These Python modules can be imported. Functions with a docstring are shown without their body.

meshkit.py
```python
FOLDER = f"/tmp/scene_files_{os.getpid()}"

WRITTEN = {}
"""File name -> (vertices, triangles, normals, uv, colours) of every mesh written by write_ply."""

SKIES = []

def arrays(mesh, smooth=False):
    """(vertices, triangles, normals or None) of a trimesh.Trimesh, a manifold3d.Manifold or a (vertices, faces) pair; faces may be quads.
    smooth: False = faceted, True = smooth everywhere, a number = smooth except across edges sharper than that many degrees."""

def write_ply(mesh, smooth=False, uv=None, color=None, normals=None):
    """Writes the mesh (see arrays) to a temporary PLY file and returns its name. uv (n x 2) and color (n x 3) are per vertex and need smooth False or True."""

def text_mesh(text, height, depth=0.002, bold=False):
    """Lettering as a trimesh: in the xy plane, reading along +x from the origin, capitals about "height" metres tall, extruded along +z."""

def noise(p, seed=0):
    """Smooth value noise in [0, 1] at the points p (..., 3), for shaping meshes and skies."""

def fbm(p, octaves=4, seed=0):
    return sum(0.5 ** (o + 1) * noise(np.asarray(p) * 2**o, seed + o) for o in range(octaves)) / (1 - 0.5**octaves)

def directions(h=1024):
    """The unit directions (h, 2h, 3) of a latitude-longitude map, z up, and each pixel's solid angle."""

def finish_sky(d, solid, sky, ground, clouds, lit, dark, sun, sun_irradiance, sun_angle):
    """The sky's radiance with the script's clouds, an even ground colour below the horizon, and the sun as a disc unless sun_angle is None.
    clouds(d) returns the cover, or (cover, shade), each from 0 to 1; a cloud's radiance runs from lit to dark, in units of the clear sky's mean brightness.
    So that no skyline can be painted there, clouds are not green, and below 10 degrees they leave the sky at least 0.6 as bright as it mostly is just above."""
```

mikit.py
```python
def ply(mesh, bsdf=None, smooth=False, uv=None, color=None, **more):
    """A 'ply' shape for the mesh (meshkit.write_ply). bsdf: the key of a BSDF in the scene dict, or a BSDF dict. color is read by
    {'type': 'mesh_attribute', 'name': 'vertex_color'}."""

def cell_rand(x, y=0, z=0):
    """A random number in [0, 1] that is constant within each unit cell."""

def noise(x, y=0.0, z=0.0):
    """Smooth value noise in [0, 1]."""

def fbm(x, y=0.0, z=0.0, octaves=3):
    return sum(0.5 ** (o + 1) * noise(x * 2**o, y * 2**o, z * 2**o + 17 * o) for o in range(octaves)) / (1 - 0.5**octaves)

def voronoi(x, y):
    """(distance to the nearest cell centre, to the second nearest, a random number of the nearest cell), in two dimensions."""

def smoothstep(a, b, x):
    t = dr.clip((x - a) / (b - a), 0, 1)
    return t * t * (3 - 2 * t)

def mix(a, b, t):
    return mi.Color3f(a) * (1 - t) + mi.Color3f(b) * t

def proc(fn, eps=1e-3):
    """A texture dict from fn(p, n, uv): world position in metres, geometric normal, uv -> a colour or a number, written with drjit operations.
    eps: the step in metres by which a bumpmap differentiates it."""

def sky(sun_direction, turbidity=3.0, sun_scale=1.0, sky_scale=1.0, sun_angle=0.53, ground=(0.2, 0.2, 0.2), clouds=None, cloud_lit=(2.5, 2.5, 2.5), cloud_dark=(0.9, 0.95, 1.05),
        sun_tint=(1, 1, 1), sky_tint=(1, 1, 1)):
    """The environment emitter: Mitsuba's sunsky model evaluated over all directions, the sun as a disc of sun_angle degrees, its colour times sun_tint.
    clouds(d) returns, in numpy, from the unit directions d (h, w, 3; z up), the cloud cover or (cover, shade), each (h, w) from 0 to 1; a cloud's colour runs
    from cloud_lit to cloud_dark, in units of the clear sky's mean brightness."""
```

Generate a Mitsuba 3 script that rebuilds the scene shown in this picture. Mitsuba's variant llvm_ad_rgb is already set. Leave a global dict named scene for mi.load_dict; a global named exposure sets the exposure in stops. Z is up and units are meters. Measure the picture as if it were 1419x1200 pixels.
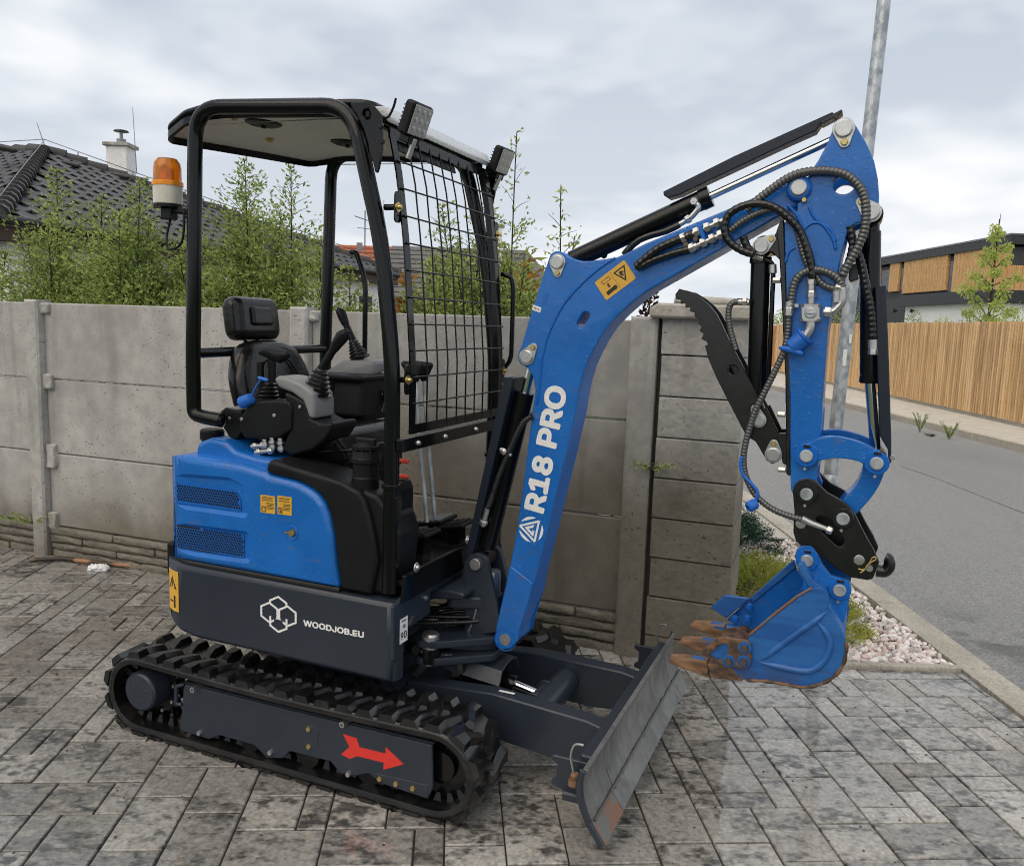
import math, numpy as np, trimesh, shapely, mitsuba as mi, drjit as dr, mikit, meshkit, mapbox_earcut as earcut, manifold3d as m3
from mikit import noise, fbm, voronoi, cell_rand, smoothstep, mix
from shapely.geometry import Polygon
T = mi.ScalarTransform4f
R = np.random.RandomState(7)
PI = math.pi
scene, labels = {'type': 'scene'}, {}
# ---------------------------------------------------------------- camera, sky, exposure
scene['camera'] = {'type': 'perspective', 'fov': 63.35, 'fov_axis': 'x', 'near_clip': .05, 'far_clip': 600.,
    'to_world': T().look_at(origin=[0, 0, 1.65], target=[0, .9916, 1.65-.12934], up=[-.033094, .129268, .991057])}
def clouds(d):
    z = np.maximum(d[..., 2], .03) + .16
    p = np.stack([d[..., 0]/z*1.0, d[..., 1]/z*1.0, np.zeros_like(z)], -1)
    a = meshkit.fbm(p*1.1 + [3.3, 1.7, 0], 5, 3)
    b = meshkit.fbm(p*3.0 + [9., 4., 0] + 1.2*a[..., None], 4, 11)
    s = np.clip((.62*a + .38*b - .33)*4.2, 0, 1)
    low = np.clip(1 - d[..., 2]/.30, 0, 1)          # paler towards the horizon, as stratus is
    s = s*(1 - .5*low)*(1 - .40*d[..., 2]) + .08     # overcast: paler at the horizon, brightest overhead
    return np.ones_like(s), np.clip(s, 0, 1)
scene['sky'] = mikit.sky([-.45, -.55, .8], turbidity=4, sun_scale=.2, sun_angle=60, clouds=clouds,
    cloud_lit=(1.78, 1.80, 1.82), cloud_dark=(.94, 1.06, 1.22), ground=(.16, .16, .15))
exposure = 2.55
# ---------------------------------------------------------------- helpers
def key(name):
    if name not in scene: return name
    k = 1
    while '%s_%03d' % (name, k) in scene: k += 1
    return '%s_%03d' % (name, k)
_holders = set()
def holder(name):
    "a free key for a thing or part without a mesh of its own"
    k, i = name, 0
    while k in _holders or k in scene: i += 1; k = '%s_%03d' % (name, i)
    _holders.add(k); return k
# frames: machine (x forward, y to its left, z up), wall (x along it, y behind it, z up), world
_a = math.radians(-22.76)
MF = (np.array([-.22, 2.568, 0]), np.array([[math.cos(_a), math.sin(_a), 0], [-math.sin(_a), math.cos(_a), 0], [0, 0, 1.]]))
WF = (np.array([-3.2012, 5.4651, 0]), np.array([[.93678, -.34991, 0], [.34991, .93678, 0], [0, 0, 1.]]))
XF = (np.zeros(3), np.eye(3))
def vf(m):
    if hasattr(m, 'to_mesh'):
        q = m.to_mesh(); return np.array(q.vert_properties[:, :3], float), np.array(q.tri_verts, int)
    if isinstance(m, trimesh.Trimesh): return np.array(m.vertices), np.array(m.faces)
    return np.asarray(m[0], float), np.asarray(m[1], int)
def tri(f):
    f = np.asarray(f, int); return f if f.shape[1] == 3 else np.vstack([f[:, [0, 1, 2]], f[:, [0, 2, 3]]])
def cat(*ms):
    V, F, n = [], [], 0
    for m in ms:
        v, f = vf(m); V.append(v); F.append(tri(f)+n); n += len(v)
    return np.vstack(V), np.vstack(F)
def put(name, mesh, mat, smooth=35, frame=MF, **kw):
    v, f = vf(mesh); v = frame[0] + v @ frame[1]
    k = key(name); scene[k] = mikit.ply((v, tri(f)), mat, smooth, **kw); return k
def lab(k, label, cat_=None, group=None, kind=None):
    d = labels.setdefault(k, {}); d['label'] = label
    if cat_: d['category'] = cat_
    if group: d['group'] = group
    if kind: d['kind'] = kind
def area(p): p = np.asarray(p); x, y = p[:, 0], p[:, 1]; return .5*np.sum(x*np.roll(y, -1) - np.roll(x, -1)*y)
def rnd(p, r, q=5):
    "outline with its corners rounded"
    g = Polygon(p).buffer(0); g = g.buffer(-r, quad_segs=q).buffer(2*r, quad_segs=q).buffer(-r, quad_segs=q)
    if hasattr(g, 'geoms'): g = max(g.geoms, key=lambda a: a.area)
    return np.array(g.simplify(.0006).exterior.coords)[:-1]
def curve(p, n=8, closed=False):
    "Catmull-Rom through the points"
    p = np.asarray(p, float); out = []
    N = len(p); q = (lambda i: p[i % N]) if closed else (lambda i: p[min(max(i, 0), N-1)])
    for i in range(N if closed else N-1):
        a, b, c_, d = q(i-1), q(i), q(i+1), q(i+2)
        for t in np.arange(n)/n: out.append(.5*(2*b + (c_-a)*t + (2*a-5*b+4*c_-d)*t*t + (3*b-a-3*c_+d)*t**3))
    if not closed: out.append(p[-1])
    return np.array(out)
def offs(p, b):
    p = np.asarray(p); e = np.roll(p, -1, 0)-p; e /= np.maximum(np.linalg.norm(e, axis=1, keepdims=True), 1e-9)
    nn = np.stack([-e[:, 1], e[:, 0]], 1); m = nn+np.roll(nn, 1, 0); l = np.maximum((m*m).sum(1, keepdims=True)/2, .35)
    return p + b*m/l
def plate(p, y0, y1, b=.003, holes=(), steps=1, ax='y'):
    "outline in (x, z) [or (x, y), (y, z)] made solid between y0 and y1 with chamfered edges"
    rings = [np.asarray(p, float)] + [np.asarray(h, float) for h in holes]
    rings = [q if (area(q) > 0) == (i == 0) else q[::-1] for i, q in enumerate(rings)]
    b = min(b, abs(y1-y0)*.45)
    lv = [(y0, b, 0)] if b else []
    if b:
        lv = [(y0+b*(1-math.cos(t)), b*(1-math.sin(t))) for t in np.linspace(0, PI/2, steps+1)]
        lv += [(y1-b*(1-math.cos(t)), b*(1-math.sin(t))) for t in np.linspace(PI/2, 0, steps+1)]
    else: lv = [(y0, 0), (y1, 0)]
    V, F, n = [], [], 0
    cnt = [len(q) for q in rings]; M = sum(cnt); ends = np.cumsum(cnt).astype(np.uint32)
    for yy, o in lv:
        for q in rings:
            w = offs(q, o) if o else q
            V.append(np.stack([w[:, 0], np.full(len(w), yy), w[:, 1]], 1))
    V = np.vstack(V)
    for k in range(len(lv)-1):
        s = 0
        for m in cnt:
            i = np.arange(m); j = (i+1) % m
            F.append(np.stack([k*M+s+i, (k+1)*M+s+i, (k+1)*M+s+j, k*M+s+j], 1)); s += m
    F = [tri(f) for f in F]
    c0 = earcut.triangulate_float64(np.ascontiguousarray(np.vstack(rings)), ends).reshape(-1, 3).astype(int)
    F.append(c0); F.append(c0[:, ::-1]+(len(lv)-1)*M)
    F = np.vstack(F)
    if ax == 'z': V = V[:, [0, 2, 1]]; F = F[:, ::-1]
    if ax == 'x': V = V[:, [1, 0, 2]]; F = F[:, ::-1]
    return V, F
def box(x0, x1, y0, y1, z0, z1, b=.004):
    return plate([(x0, z0), (x1, z0), (x1, z1), (x0, z1)], y0, y1, b) if b else (lambda v: (v, np.array(BOXF)))(np.array([[x, y, z] for x in (x0, x1) for y in (y0, y1) for z in (z0, z1)], float))
BOXF = [[0, 1, 3], [0, 3, 2], [4, 6, 7], [4, 7, 5], [0, 4, 5], [0, 5, 1], [2, 3, 7], [2, 7, 6], [0, 2, 6], [0, 6, 4], [1, 5, 7], [1, 7, 3]]
def rbox(x0, x1, y0, y1, z0, z1, r, seg=12):
    "box with all edges rounded"
    s = m3.Manifold.sphere(r, seg)
    return m3.Manifold.batch_hull([s.translate((x, y, z)) for x in (x0+r, x1-r) for y in (y0+r, y1-r) for z in (z0+r, z1-r)])
def hull(*pr, seg=12): return m3.Manifold.batch_hull([m3.Manifold.sphere(r, seg).translate(tuple(map(float, p))) for p, r in pr])
def rot(m, axis, deg, at=(0, 0, 0)):
    v, f = vf(m); M = trimesh.transformations.rotation_matrix(math.radians(deg), axis, at); return v @ M[:3, :3].T + M[:3, 3], f
def mv(m, d): v, f = vf(m); return v+np.asarray(d, float), f
def frames(p):
    p = np.asarray(p, float); t = np.gradient(p, axis=0); t /= np.maximum(np.linalg.norm(t, axis=1, keepdims=True), 1e-12)
    u = np.cross(t[0], [0, 0, 1.]); u = u if np.linalg.norm(u) > .1 else np.cross(t[0], [0, 1., 0]); u /= np.linalg.norm(u)
    U = [u]
    for k in range(1, len(p)):
        u = U[-1]-t[k]*(U[-1]@t[k]); u /= max(np.linalg.norm(u), 1e-9); U.append(u)
    U = np.array(U); return t, U, np.cross(t, U)
def tube(p, r, n=12, closed=False, caps=True):
    p = np.asarray(p, float); r = np.broadcast_to(np.asarray(r, float), (len(p),))
    if closed: p = np.vstack([p, p[:1]]); r = np.append(r, r[0])
    t, U, W = frames(p); a = np.arange(n)*2*PI/n
    V = (p[:, None] + r[:, None, None]*(np.cos(a)[None, :, None]*U[:, None]+np.sin(a)[None, :, None]*W[:, None])).reshape(-1, 3)
    F = []
    for k in range(len(p)-1):
        i = np.arange(n); j = (i+1) % n; F.append(np.stack([k*n+i, k*n+j, (k+1)*n+j, (k+1)*n+i], 1))
    F = tri(np.vstack(F))
    if caps and not closed:
        m = len(V); V = np.vstack([V, p[0], p[-1]]); i = np.arange(n); j = (i+1) % n; e = (len(p)-1)*n
        F = np.vstack([F, np.stack([j, i, i*0+m], 1), np.stack([e+i, e+j, i*0+m+1], 1)])
    return V, F
def sec(p, prof, closed=False):
    "sweep of a closed section outline (u, w) along a path lying in a plane y = const: u across in the plane, w along y"
    p = np.asarray(p, float); prof = np.asarray(prof, float)
    if closed: t = np.roll(p, -1, 0)-np.roll(p, 1, 0)
    else: t = np.gradient(p, axis=0)
    t /= np.linalg.norm(t, axis=1, keepdims=True); u = np.cross(t, [0, 1., 0]); n = len(prof)
    V = (p[:, None]+prof[None, :, :1]*u[:, None]+prof[None, :, 1:]*np.array([0, 1., 0])).reshape(-1, 3)
    F = []; N = len(p)
    for k in range(N if closed else N-1):
        i = np.arange(n); j = (i+1) % n; k2 = (k+1) % N; F.append(np.stack([k*n+i, k*n+j, k2*n+j, k2*n+i], 1))
    F = tri(np.vstack(F))
    if not closed:
        c0 = earcut.triangulate_float64(np.ascontiguousarray(prof), np.array([n], np.uint32)).reshape(-1, 3).astype(int)
        F = np.vstack([F, c0, c0[:, ::-1]+(N-1)*n])
    return V, F
def bend(p, r, n=6):
    "polyline with rounded bends of radius r"
    p = np.asarray(p, float); out = [p[0]]
    for i in range(1, len(p)-1):
        a, b, c_ = p[i-1], p[i], p[i+1]; d0 = a-b; d1 = c_-b; l0, l1 = np.linalg.norm(d0), np.linalg.norm(d1)
        k = min(r, .48*l0, .48*l1); s, e = b+d0/l0*k, b+d1/l1*k
        for t in np.linspace(0, 1, n): out.append((1-t)**2*s+2*t*(1-t)*b+t*t*e)
    out.append(p[-1]); return np.array(out)
def even(p, step):
    p = np.asarray(p, float); s = np.append(0, np.cumsum(np.linalg.norm(np.diff(p, axis=0), axis=1))); n = max(int(s[-1]/step), 2)
    q = np.linspace(0, s[-1], n); return np.stack([np.interp(q, s, p[:, k]) for k in range(p.shape[1])], 1)
def hose(p, r, ribs=0., pitch=.012):
    "hose through the points; ribs > 0 makes the coiled steel guard"
    p = curve(p, 10)
    if not ribs: return tube(even(p, .02), r, 10)
    p = even(p, pitch/4); k = np.arange(len(p)); return tube(p, r+ribs*np.array([1, .55, -.6, .3])[k % 4], 10)
def cyl(a, b, r, n=20, r2=None, ch=.0015):
    a, b = np.asarray(a, float), np.asarray(b, float); d = b-a; L = np.linalg.norm(d); d = d/L; r2 = r if r2 is None else r2
    ch = min(ch, L*.3, r*.4, r2*.4) ; return tube([a, a+d*ch*.999, a+d*ch, b-d*ch, b-d*ch*.999, b] if 0 else [a, a+d*ch, b-d*ch, b], [r-ch, r, r2, r2-ch], n)
def lathe(prof, at, axis=(0, 0, 1), n=24):
    "profile (r, h) turned about the axis through at"
    prof = np.asarray(prof, float); ax = np.asarray(axis, float)/np.linalg.norm(axis)
    u = np.cross(ax, [0, 0, 1.]); u = u if np.linalg.norm(u) > .1 else np.array([1., 0, 0]); u /= np.linalg.norm(u); w = np.cross(ax, u)
    a = np.arange(n)*2*PI/n
    V = (np.asarray(at, float)+prof[:, None, 1:]*ax+prof[:, None, :1]*(np.cos(a)[None, :, None]*u+np.sin(a)[None, :, None]*w)).reshape(-1, 3)
    F = []
    for k in range(len(prof)-1):
        i = np.arange(n); j = (i+1) % n; F.append(np.stack([k*n+i, k*n+j, (k+1)*n+j, (k+1)*n+i], 1))
    return V, tri(np.vstack(F))
def hexnut(at, axis, r, h): return lathe([(0, h), (r*.8, h), (r, h*.75), (r, 0)], at, axis, 6)
def disc(y, xz, r, h, hex=False):
    "pin head or bolt on a face turned to -y"
    prof = [(0, h), (r*.86, h), (r, h*.7), (r, 0)]
    return lathe(prof, (xz[0], y, xz[1]), (0, -1, 0), 6 if hex else 20)
def wobble(m, amp, freq, seed=0):
    v, f = vf(m); o = np.stack([meshkit.fbm(v*freq+7.7*k, 3, seed+k)-.5 for k in range(3)], -1); return v+amp*2*o, f
def fine(m, L): 
    v, f = vf(m); v, f = trimesh.remesh.subdivide_to_size(v, f, L, max_iter=12); t = trimesh.Trimesh(v, f, process=True); return t.vertices, t.faces
def text(s, h, depth=.0012, bold=True, w=None):
    "lettering as (v, f) in the xy plane, capitals h tall, stretched to the width w"
    v, f = vf(meshkit.text_mesh(s, h, depth, bold)); v = v.copy(); v[:, 0] -= v[:, 0].min()
    if w: v[:, 0] *= w/v[:, 0].max()
    return v, f
def lay(m, o, ux, uy, nrm):
    "a flat mark (x, y, depth) laid at o with its axes along ux, uy"
    v, f = vf(m); return np.asarray(o, float)+v[:, :1]*np.asarray(ux, float)+v[:, 1:2]*np.asarray(uy, float)+v[:, 2:]*np.asarray(nrm, float), f
def flat(polys, depth=.001):
    "shapely shapes as one thin solid"
    g = shapely.unary_union(polys); out = []
    for q in getattr(g, 'geoms', [g]):
        v, f = plate(np.array(q.exterior.coords)[:-1], 0, depth, 0, [np.array(i.coords)[:-1] for i in q.interiors]); out.append((v[:, [0, 2, 1]], f))
    return cat(*out)
def heavy(s, h, w, grow, depth=.0012):
    "bold lettering: the outlines of text() grown by grow, w wide in all"
    v, f = vf(meshkit.text_mesh(s, h, depth, True)); t = v[f]; n_ = np.cross(t[:, 1]-t[:, 0], t[:, 2]-t[:, 0]); t = t[n_[:, 2] > .99*np.linalg.norm(n_, axis=1)]
    g = shapely.unary_union([Polygon(q[:, :2]).buffer(1e-6) for q in t if abs(area(q[:, :2])) > 1e-12]).buffer(grow, join_style='mitre').simplify(h*.006)
    x0, y0, x1, y1 = g.bounds; g = shapely.affinity.translate(g, -x0, -y0); g = shapely.affinity.scale(g, w/(x1-x0), h/(y1-y0), origin=(0, 0)); return flat([g], depth)
def line(p, w): return shapely.LineString(p).buffer(w/2, cap_style='flat', join_style='mitre')

# ---------------------------------------------------------------- materials
def two(d): return {'type': 'twosided', 'bsdf': d}
def rgb(*c): return {'type': 'rgb', 'value': list(c)}
def mat(name, color, rough=.5, metal=0., coat=0., spec=.5, bump=None, scale=1., sheen=0.):
    d = {'type': 'principled', 'base_color': rgb(*color) if isinstance(color, tuple) else color, 'roughness': rough, 'metallic': metal, 'specular': spec}
    if coat: d.update(clearcoat=coat, clearcoat_gloss=.93)
    if sheen: d['sheen'] = sheen
    if bump: d = {'type': 'bumpmap', 'tex': bump, 'scale': scale, 'bsdf': d}
    scene[name] = two(d)
P = mikit.proc
def wet_rough(lo, hi, f): return P(lambda p, n, uv: lo+(hi-lo)*fbm(p.x*f, p.y*f, p.z*f, 3))
def droplets(p, n, uv):
    # beads of rain standing on paint
    a = p.x+p.y*.61; b = p.z+p.y*.35
    d, e, r = voronoi(a*95, b*95); h = smoothstep(.30, .05, d)*smoothstep(.72, .78, r)
    return h*.0009+.0006*fbm(p.x*30, p.y*30, p.z*30, 2)
drops = P(droplets, eps=8e-4)
def blue(p, n, uv):
    c = mix((.005, .112, .42), (.009, .138, .49), smoothstep(.35, .75, fbm(p.x*5, p.y*5, p.z*5, 3)))
    d, e, r = voronoi((p.x+p.y*.61)*60, (p.z+p.y*.35)*60)
    c = mix(c, (.22, .27, .36), .5*smoothstep(.16, .08, d)*smoothstep(.86, .90, r))                      # dried drops
    return mix(c, (.10, .12, .14), .30*smoothstep(.62, .80, fbm(p.x*18, p.y*18, p.z*30, 4)))              # road film
mat('paint_blue', P(blue), wet_rough(.10, .30, 9.), coat=.5, spec=.35, bump=drops)
mat('paint_blue_plain', (.0075, .116, .46), .22, coat=.25, spec=.3)
def worn(p, n, uv):
    g = noise(p.x*9, p.y*9, p.z*150); h = fbm(p.x*20, p.y*20, p.z*20, 3); k = fbm(p.x*6, p.y*6, p.z*14, 3)
    w = smoothstep(.74, .90, g*.55+k*.55); low = smoothstep(.64, .52, p.z)*smoothstep(.42, .62, h)
    return mix(mix((.007, .078, .29), (.014, .115, .36), smoothstep(.35, .65, noise(p.x*8, p.y*8, p.z*70)*.35+.65*k)), (.05, .045, .045), dr.clip(.55*w+.65*low, 0, .9))
mat('paint_worn', P(worn), wet_rough(.3, .6, 14.), coat=.25)
mat('paint_dark', P(lambda p, n, uv: mix((.018, .0245, .036), (.025, .033, .047), fbm(p.x*6, p.y*6, p.z*6, 3))), wet_rough(.2, .42, 8.), coat=.25, spec=.35, bump=P(lambda p, n, uv: .45*droplets(p, n, uv), eps=8e-4))
mat('paint_dark_plain', (.014, .020, .032), .3, spec=.35)
mat('paint_black', (.0045, .005, .006), .13, spec=.32)
mat('plastic_black', P(lambda p, n, uv: mix((.0055, .006, .0072), (.010, .0108, .0125), fbm(p.x*11, p.y*11, p.z*11, 3))), .42, spec=.2)
mat('rubber', P(lambda p, n, uv: mix((.006, .006, .0065), (.017, .0165, .016), smoothstep(.45, .75, fbm(p.x*13, p.y*13, p.z*13, 3)))), wet_rough(.06, .30, 12.), spec=.55)
mat('vinyl', (.006, .006, .007), .21, spec=.4, bump=P(lambda p, n, uv: .0007*fbm(p.x*70, p.y*70, p.z*70, 3)))
mat('plate_black', P(lambda p, n, uv: mix((.006, .006, .007), (.035, .020, .014), .35*smoothstep(.66, .82, fbm(p.x*30, p.y*30, p.z*30, 3)))), wet_rough(.18, .38, 20.), coat=.3)
mat('zinc', P(lambda p, n, uv: mix((.42, .43, .44), (.62, .62, .60), fbm(p.x*60, p.y*60, p.z*60, 3))), .34, metal=.9)
mat('chrome', (.75, .76, .78), .09, metal=1.)
mat('coil', (.13, .13, .128), .36, metal=.7)
mat('brass', (.55, .42, .16), .35, metal=.9)
mat('cast_bolt', (.10, .085, .075), .5, metal=.5)
def blade_c(p, n, uv):
    s = fbm(p.x*7, p.y*7, p.z*7, 4); k = fbm(p.x*40, p.y*40, p.z*8, 3)
    return mix(mix((.085, .085, .084), (.17, .17, .167), smoothstep(.3, .7, .6*s+.4*k)), (.12, .075, .05), smoothstep(.62, .76, fbm(p.x*4+3, p.y*4, p.z*12, 4))*.35)
mat('blade_steel', P(blade_c), wet_rough(.25, .5, 10.), metal=.25, coat=.3)
mat('rust', P(lambda p, n, uv: mix((.10, .055, .030), (.24, .13, .068), smoothstep(.25, .75, fbm(p.x*22, p.y*22, p.z*60, 3)))), .5)
mat('rust_dark', P(lambda p, n, uv: mix((.05, .032, .022), (.17, .09, .045), smoothstep(.35, .7, fbm(p.x*45, p.y*45, p.z*45, 3)))), .55)
mat('sticker_yellow', (.62, .35, .035), .4, coat=.3)
mat('sticker_white', (.75, .75, .74), .4)
mat('sticker_red', (.62, .030, .020), .45)
mat('ink', (.012, .012, .012), .5)
mat('pod_grey', (.20, .205, .21), .42)
mat('soffit', P(lambda p, n, uv: mix((.58, .565, .51), (.74, .725, .67), fbm(p.x*3, p.y*3, p.z*3, 4))), .6, spec=.3)
mat('cream', (.60, .58, .50), .35)
scene['orange_lens'] = {'type': 'principled', 'base_color': rgb(.98, .42, .03), 'roughness': .12, 'spec_trans': .75, 'eta': 1.45}
mat('orange_inner', (.85, .30, .02), .3, metal=.3)
mat('lamp_glass', (.30, .30, .29), .12, coat=1.)
mat('blue_cap', (.012, .12, .50), .4)
mat('cap_red', (.55, .05, .03), .4)
# the place
def concrete(lo, hi, sc, stain=.5, seed=0., wetz=None):
    def fn(p, n, uv):
        x, y, z = p.x+seed, p.y, p.z
        a = fbm(x*sc, y*sc, z*sc, 4); b = fbm(x*sc*9, y*sc*9, z*sc*7, 3)
        st = fbm(x*5.1, y*5.1, z*.9, 3)
        q = noise(x*140, y*140, z*140)
        c = mix(lo, hi, smoothstep(.22, .78, .50*a+.38*b+.12*q))
        c = c*(1-.14*smoothstep(.60, .72, fbm(x*11, y*11, z*.55, 3)))
        c = c*(1-stain*smoothstep(.52, .74, st)*.7)
        c = c*(1-.55*smoothstep(.80, .87, noise(x*85, y*85, z*85))*smoothstep(.36, .6, a))
        if wetz:                                             # damp, brown splash-back near the paving
            wz = wetz+.75*smoothstep(-2.6, -.6, p.x); k = smoothstep(wz+.35, wz-.35, z+.6*(fbm(x*2.3, y*2.3, z*1.4, 3)-.5))
            c = mix(c, c*mi.Color3f(.40, .365, .30), k)
        return c
    return P(fn)
bumpc = P(lambda p, n, uv: .003*fbm(p.x*28, p.y*28, p.z*28, 4)-.002*smoothstep(.78, .9, noise(p.x*95, p.y*95, p.z*95)))
mat('concrete_panel', concrete((.30, .293, .277), (.47, .46, .435), 1.5, .20, 0., .35), .72, bump=bumpc)
mat('concrete_post', concrete((.30, .294, .278), (.48, .47, .445), 3., .35, 5., .3), .72, bump=bumpc)
mat('concrete_block', concrete((.29, .283, .265), (.45, .44, .41), 5., .3, 9., .25), .8, bump=P(lambda p, n, uv: .006*fbm(p.x*45, p.y*45, p.z*45, 4)))
mat('concrete_cap', concrete((.33, .31, .27), (.50, .48, .43), 6., .4, 2.), .8, bump=bumpc)
mat('stone_plinth', concrete((.085, .077, .06), (.20, .18, .14), 7., .6, 4.), .6, bump=P(lambda p, n, uv: .012*fbm(p.x*16, p.y*16, p.z*34, 4)))
def paver(tone, seed):
    def fn(p, n, uv):
        x, y = p.x+seed, p.y
        a = fbm(x*5.1, y*7.5, 0, 3); b = fbm(x*21, y*36, seed, 4); c = fbm(x*95, y*95, 3, 2); e = noise(x*60, y*150, 7)
        g = fbm(x*46, y*60, seed+4, 3); d = smoothstep(.46, .66, .24*a+.40*b+.29*g+.07*e)
        col = mix((.285*tone, .272*tone, .248*tone), (.040, .039, .038), d*.9)
        col = mix(col, (.42, .39, .335), .5*smoothstep(.60, .74, fbm(x*14+3, y*34, seed+2, 3))*(1-d))
        col = mix(col, (.15, .115, .08), .35*smoothstep(.5, .75, fbm(x*1.3, y*1.3, 5, 3)))
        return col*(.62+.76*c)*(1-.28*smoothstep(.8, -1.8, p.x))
    return P(fn)
def wetness(p): # a film of rain water, thicker towards the street
    return smoothstep(.34, .68, fbm(p.x*.9+2, p.y*.9, 0, 3)+.24*smoothstep(-.6, 1.2, p.x)+.10*(noise(p.x*14, p.y*14)-.5)+.34*dr.exp(-(dr.square((p.x-1.0)/.75)+dr.square((p.y-3.35)/.75))))
pav_r = P(lambda p, n, uv: .42-.395*wetness(p)+.03*noise(p.x*90, p.y*90))
pav_b = P(lambda p, n, uv: (1-.95*wetness(p))*(.0035*fbm(p.x*55, p.y*55, 0, 4)+.004*fbm(p.x*14, p.y*22, 0, 3)), eps=1.5e-3)
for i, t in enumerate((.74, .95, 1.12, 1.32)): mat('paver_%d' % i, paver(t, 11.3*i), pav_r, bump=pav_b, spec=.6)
mat('joint_sand', P(lambda p, n, uv: mix((.015, .014, .012), (.055, .05, .04), fbm(p.x*60, p.y*60, 0, 3))), .7)
def asphalt(p, n, uv):
    g = noise(p.x*240, p.y*240); h = fbm(p.x*.6, p.y*.25, 0, 3); k = noise(p.x*90, p.y*90, 3)
    c = mix((.145, .145, .143), (.29, .29, .285), smoothstep(.1, 1., .55*g+.45*k))
    wet = smoothstep(.50, .62, fbm(p.x*5+7, p.y*5+2, 0, 3))*dr.exp(-(dr.square((p.x-2.75)/.22)+dr.square((p.y-4.55)/.4)))
    return c*(.85+.3*h)*(1-.5*wet)
mat('asphalt', P(asphalt), .7, bump=P(lambda p, n, uv: .005*noise(p.x*140, p.y*140)))
mat('kerb', P(lambda p, n, uv: mix((.27, .245, .20), (.42, .39, .33), fbm(p.x*9, p.y*5, p.z*9, 4))*(.8+.4*noise(p.x*120, p.y*120))), .75)
mat('side_paving', P(lambda p, n, uv: mix((.33, .31, .27), (.46, .43, .38), fbm(p.x*6, p.y*6, 0, 4))), .75)
mat('soil', P(lambda p, n, uv: mix((.035, .028, .02), (.09, .075, .055), fbm(p.x*9, p.y*9, 0, 4))), .9)
mat('lawn', P(lambda p, n, uv: mix((.03, .055, .018), (.06, .09, .03), fbm(p.x*2, p.y*2, 0, 4))), .9)
for i, c in enumerate([(.72, .67, .64), (.62, .50, .46), (.50, .47, .46), (.80, .77, .74)]): mat('pebble_%d' % i, c, .6)
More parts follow.
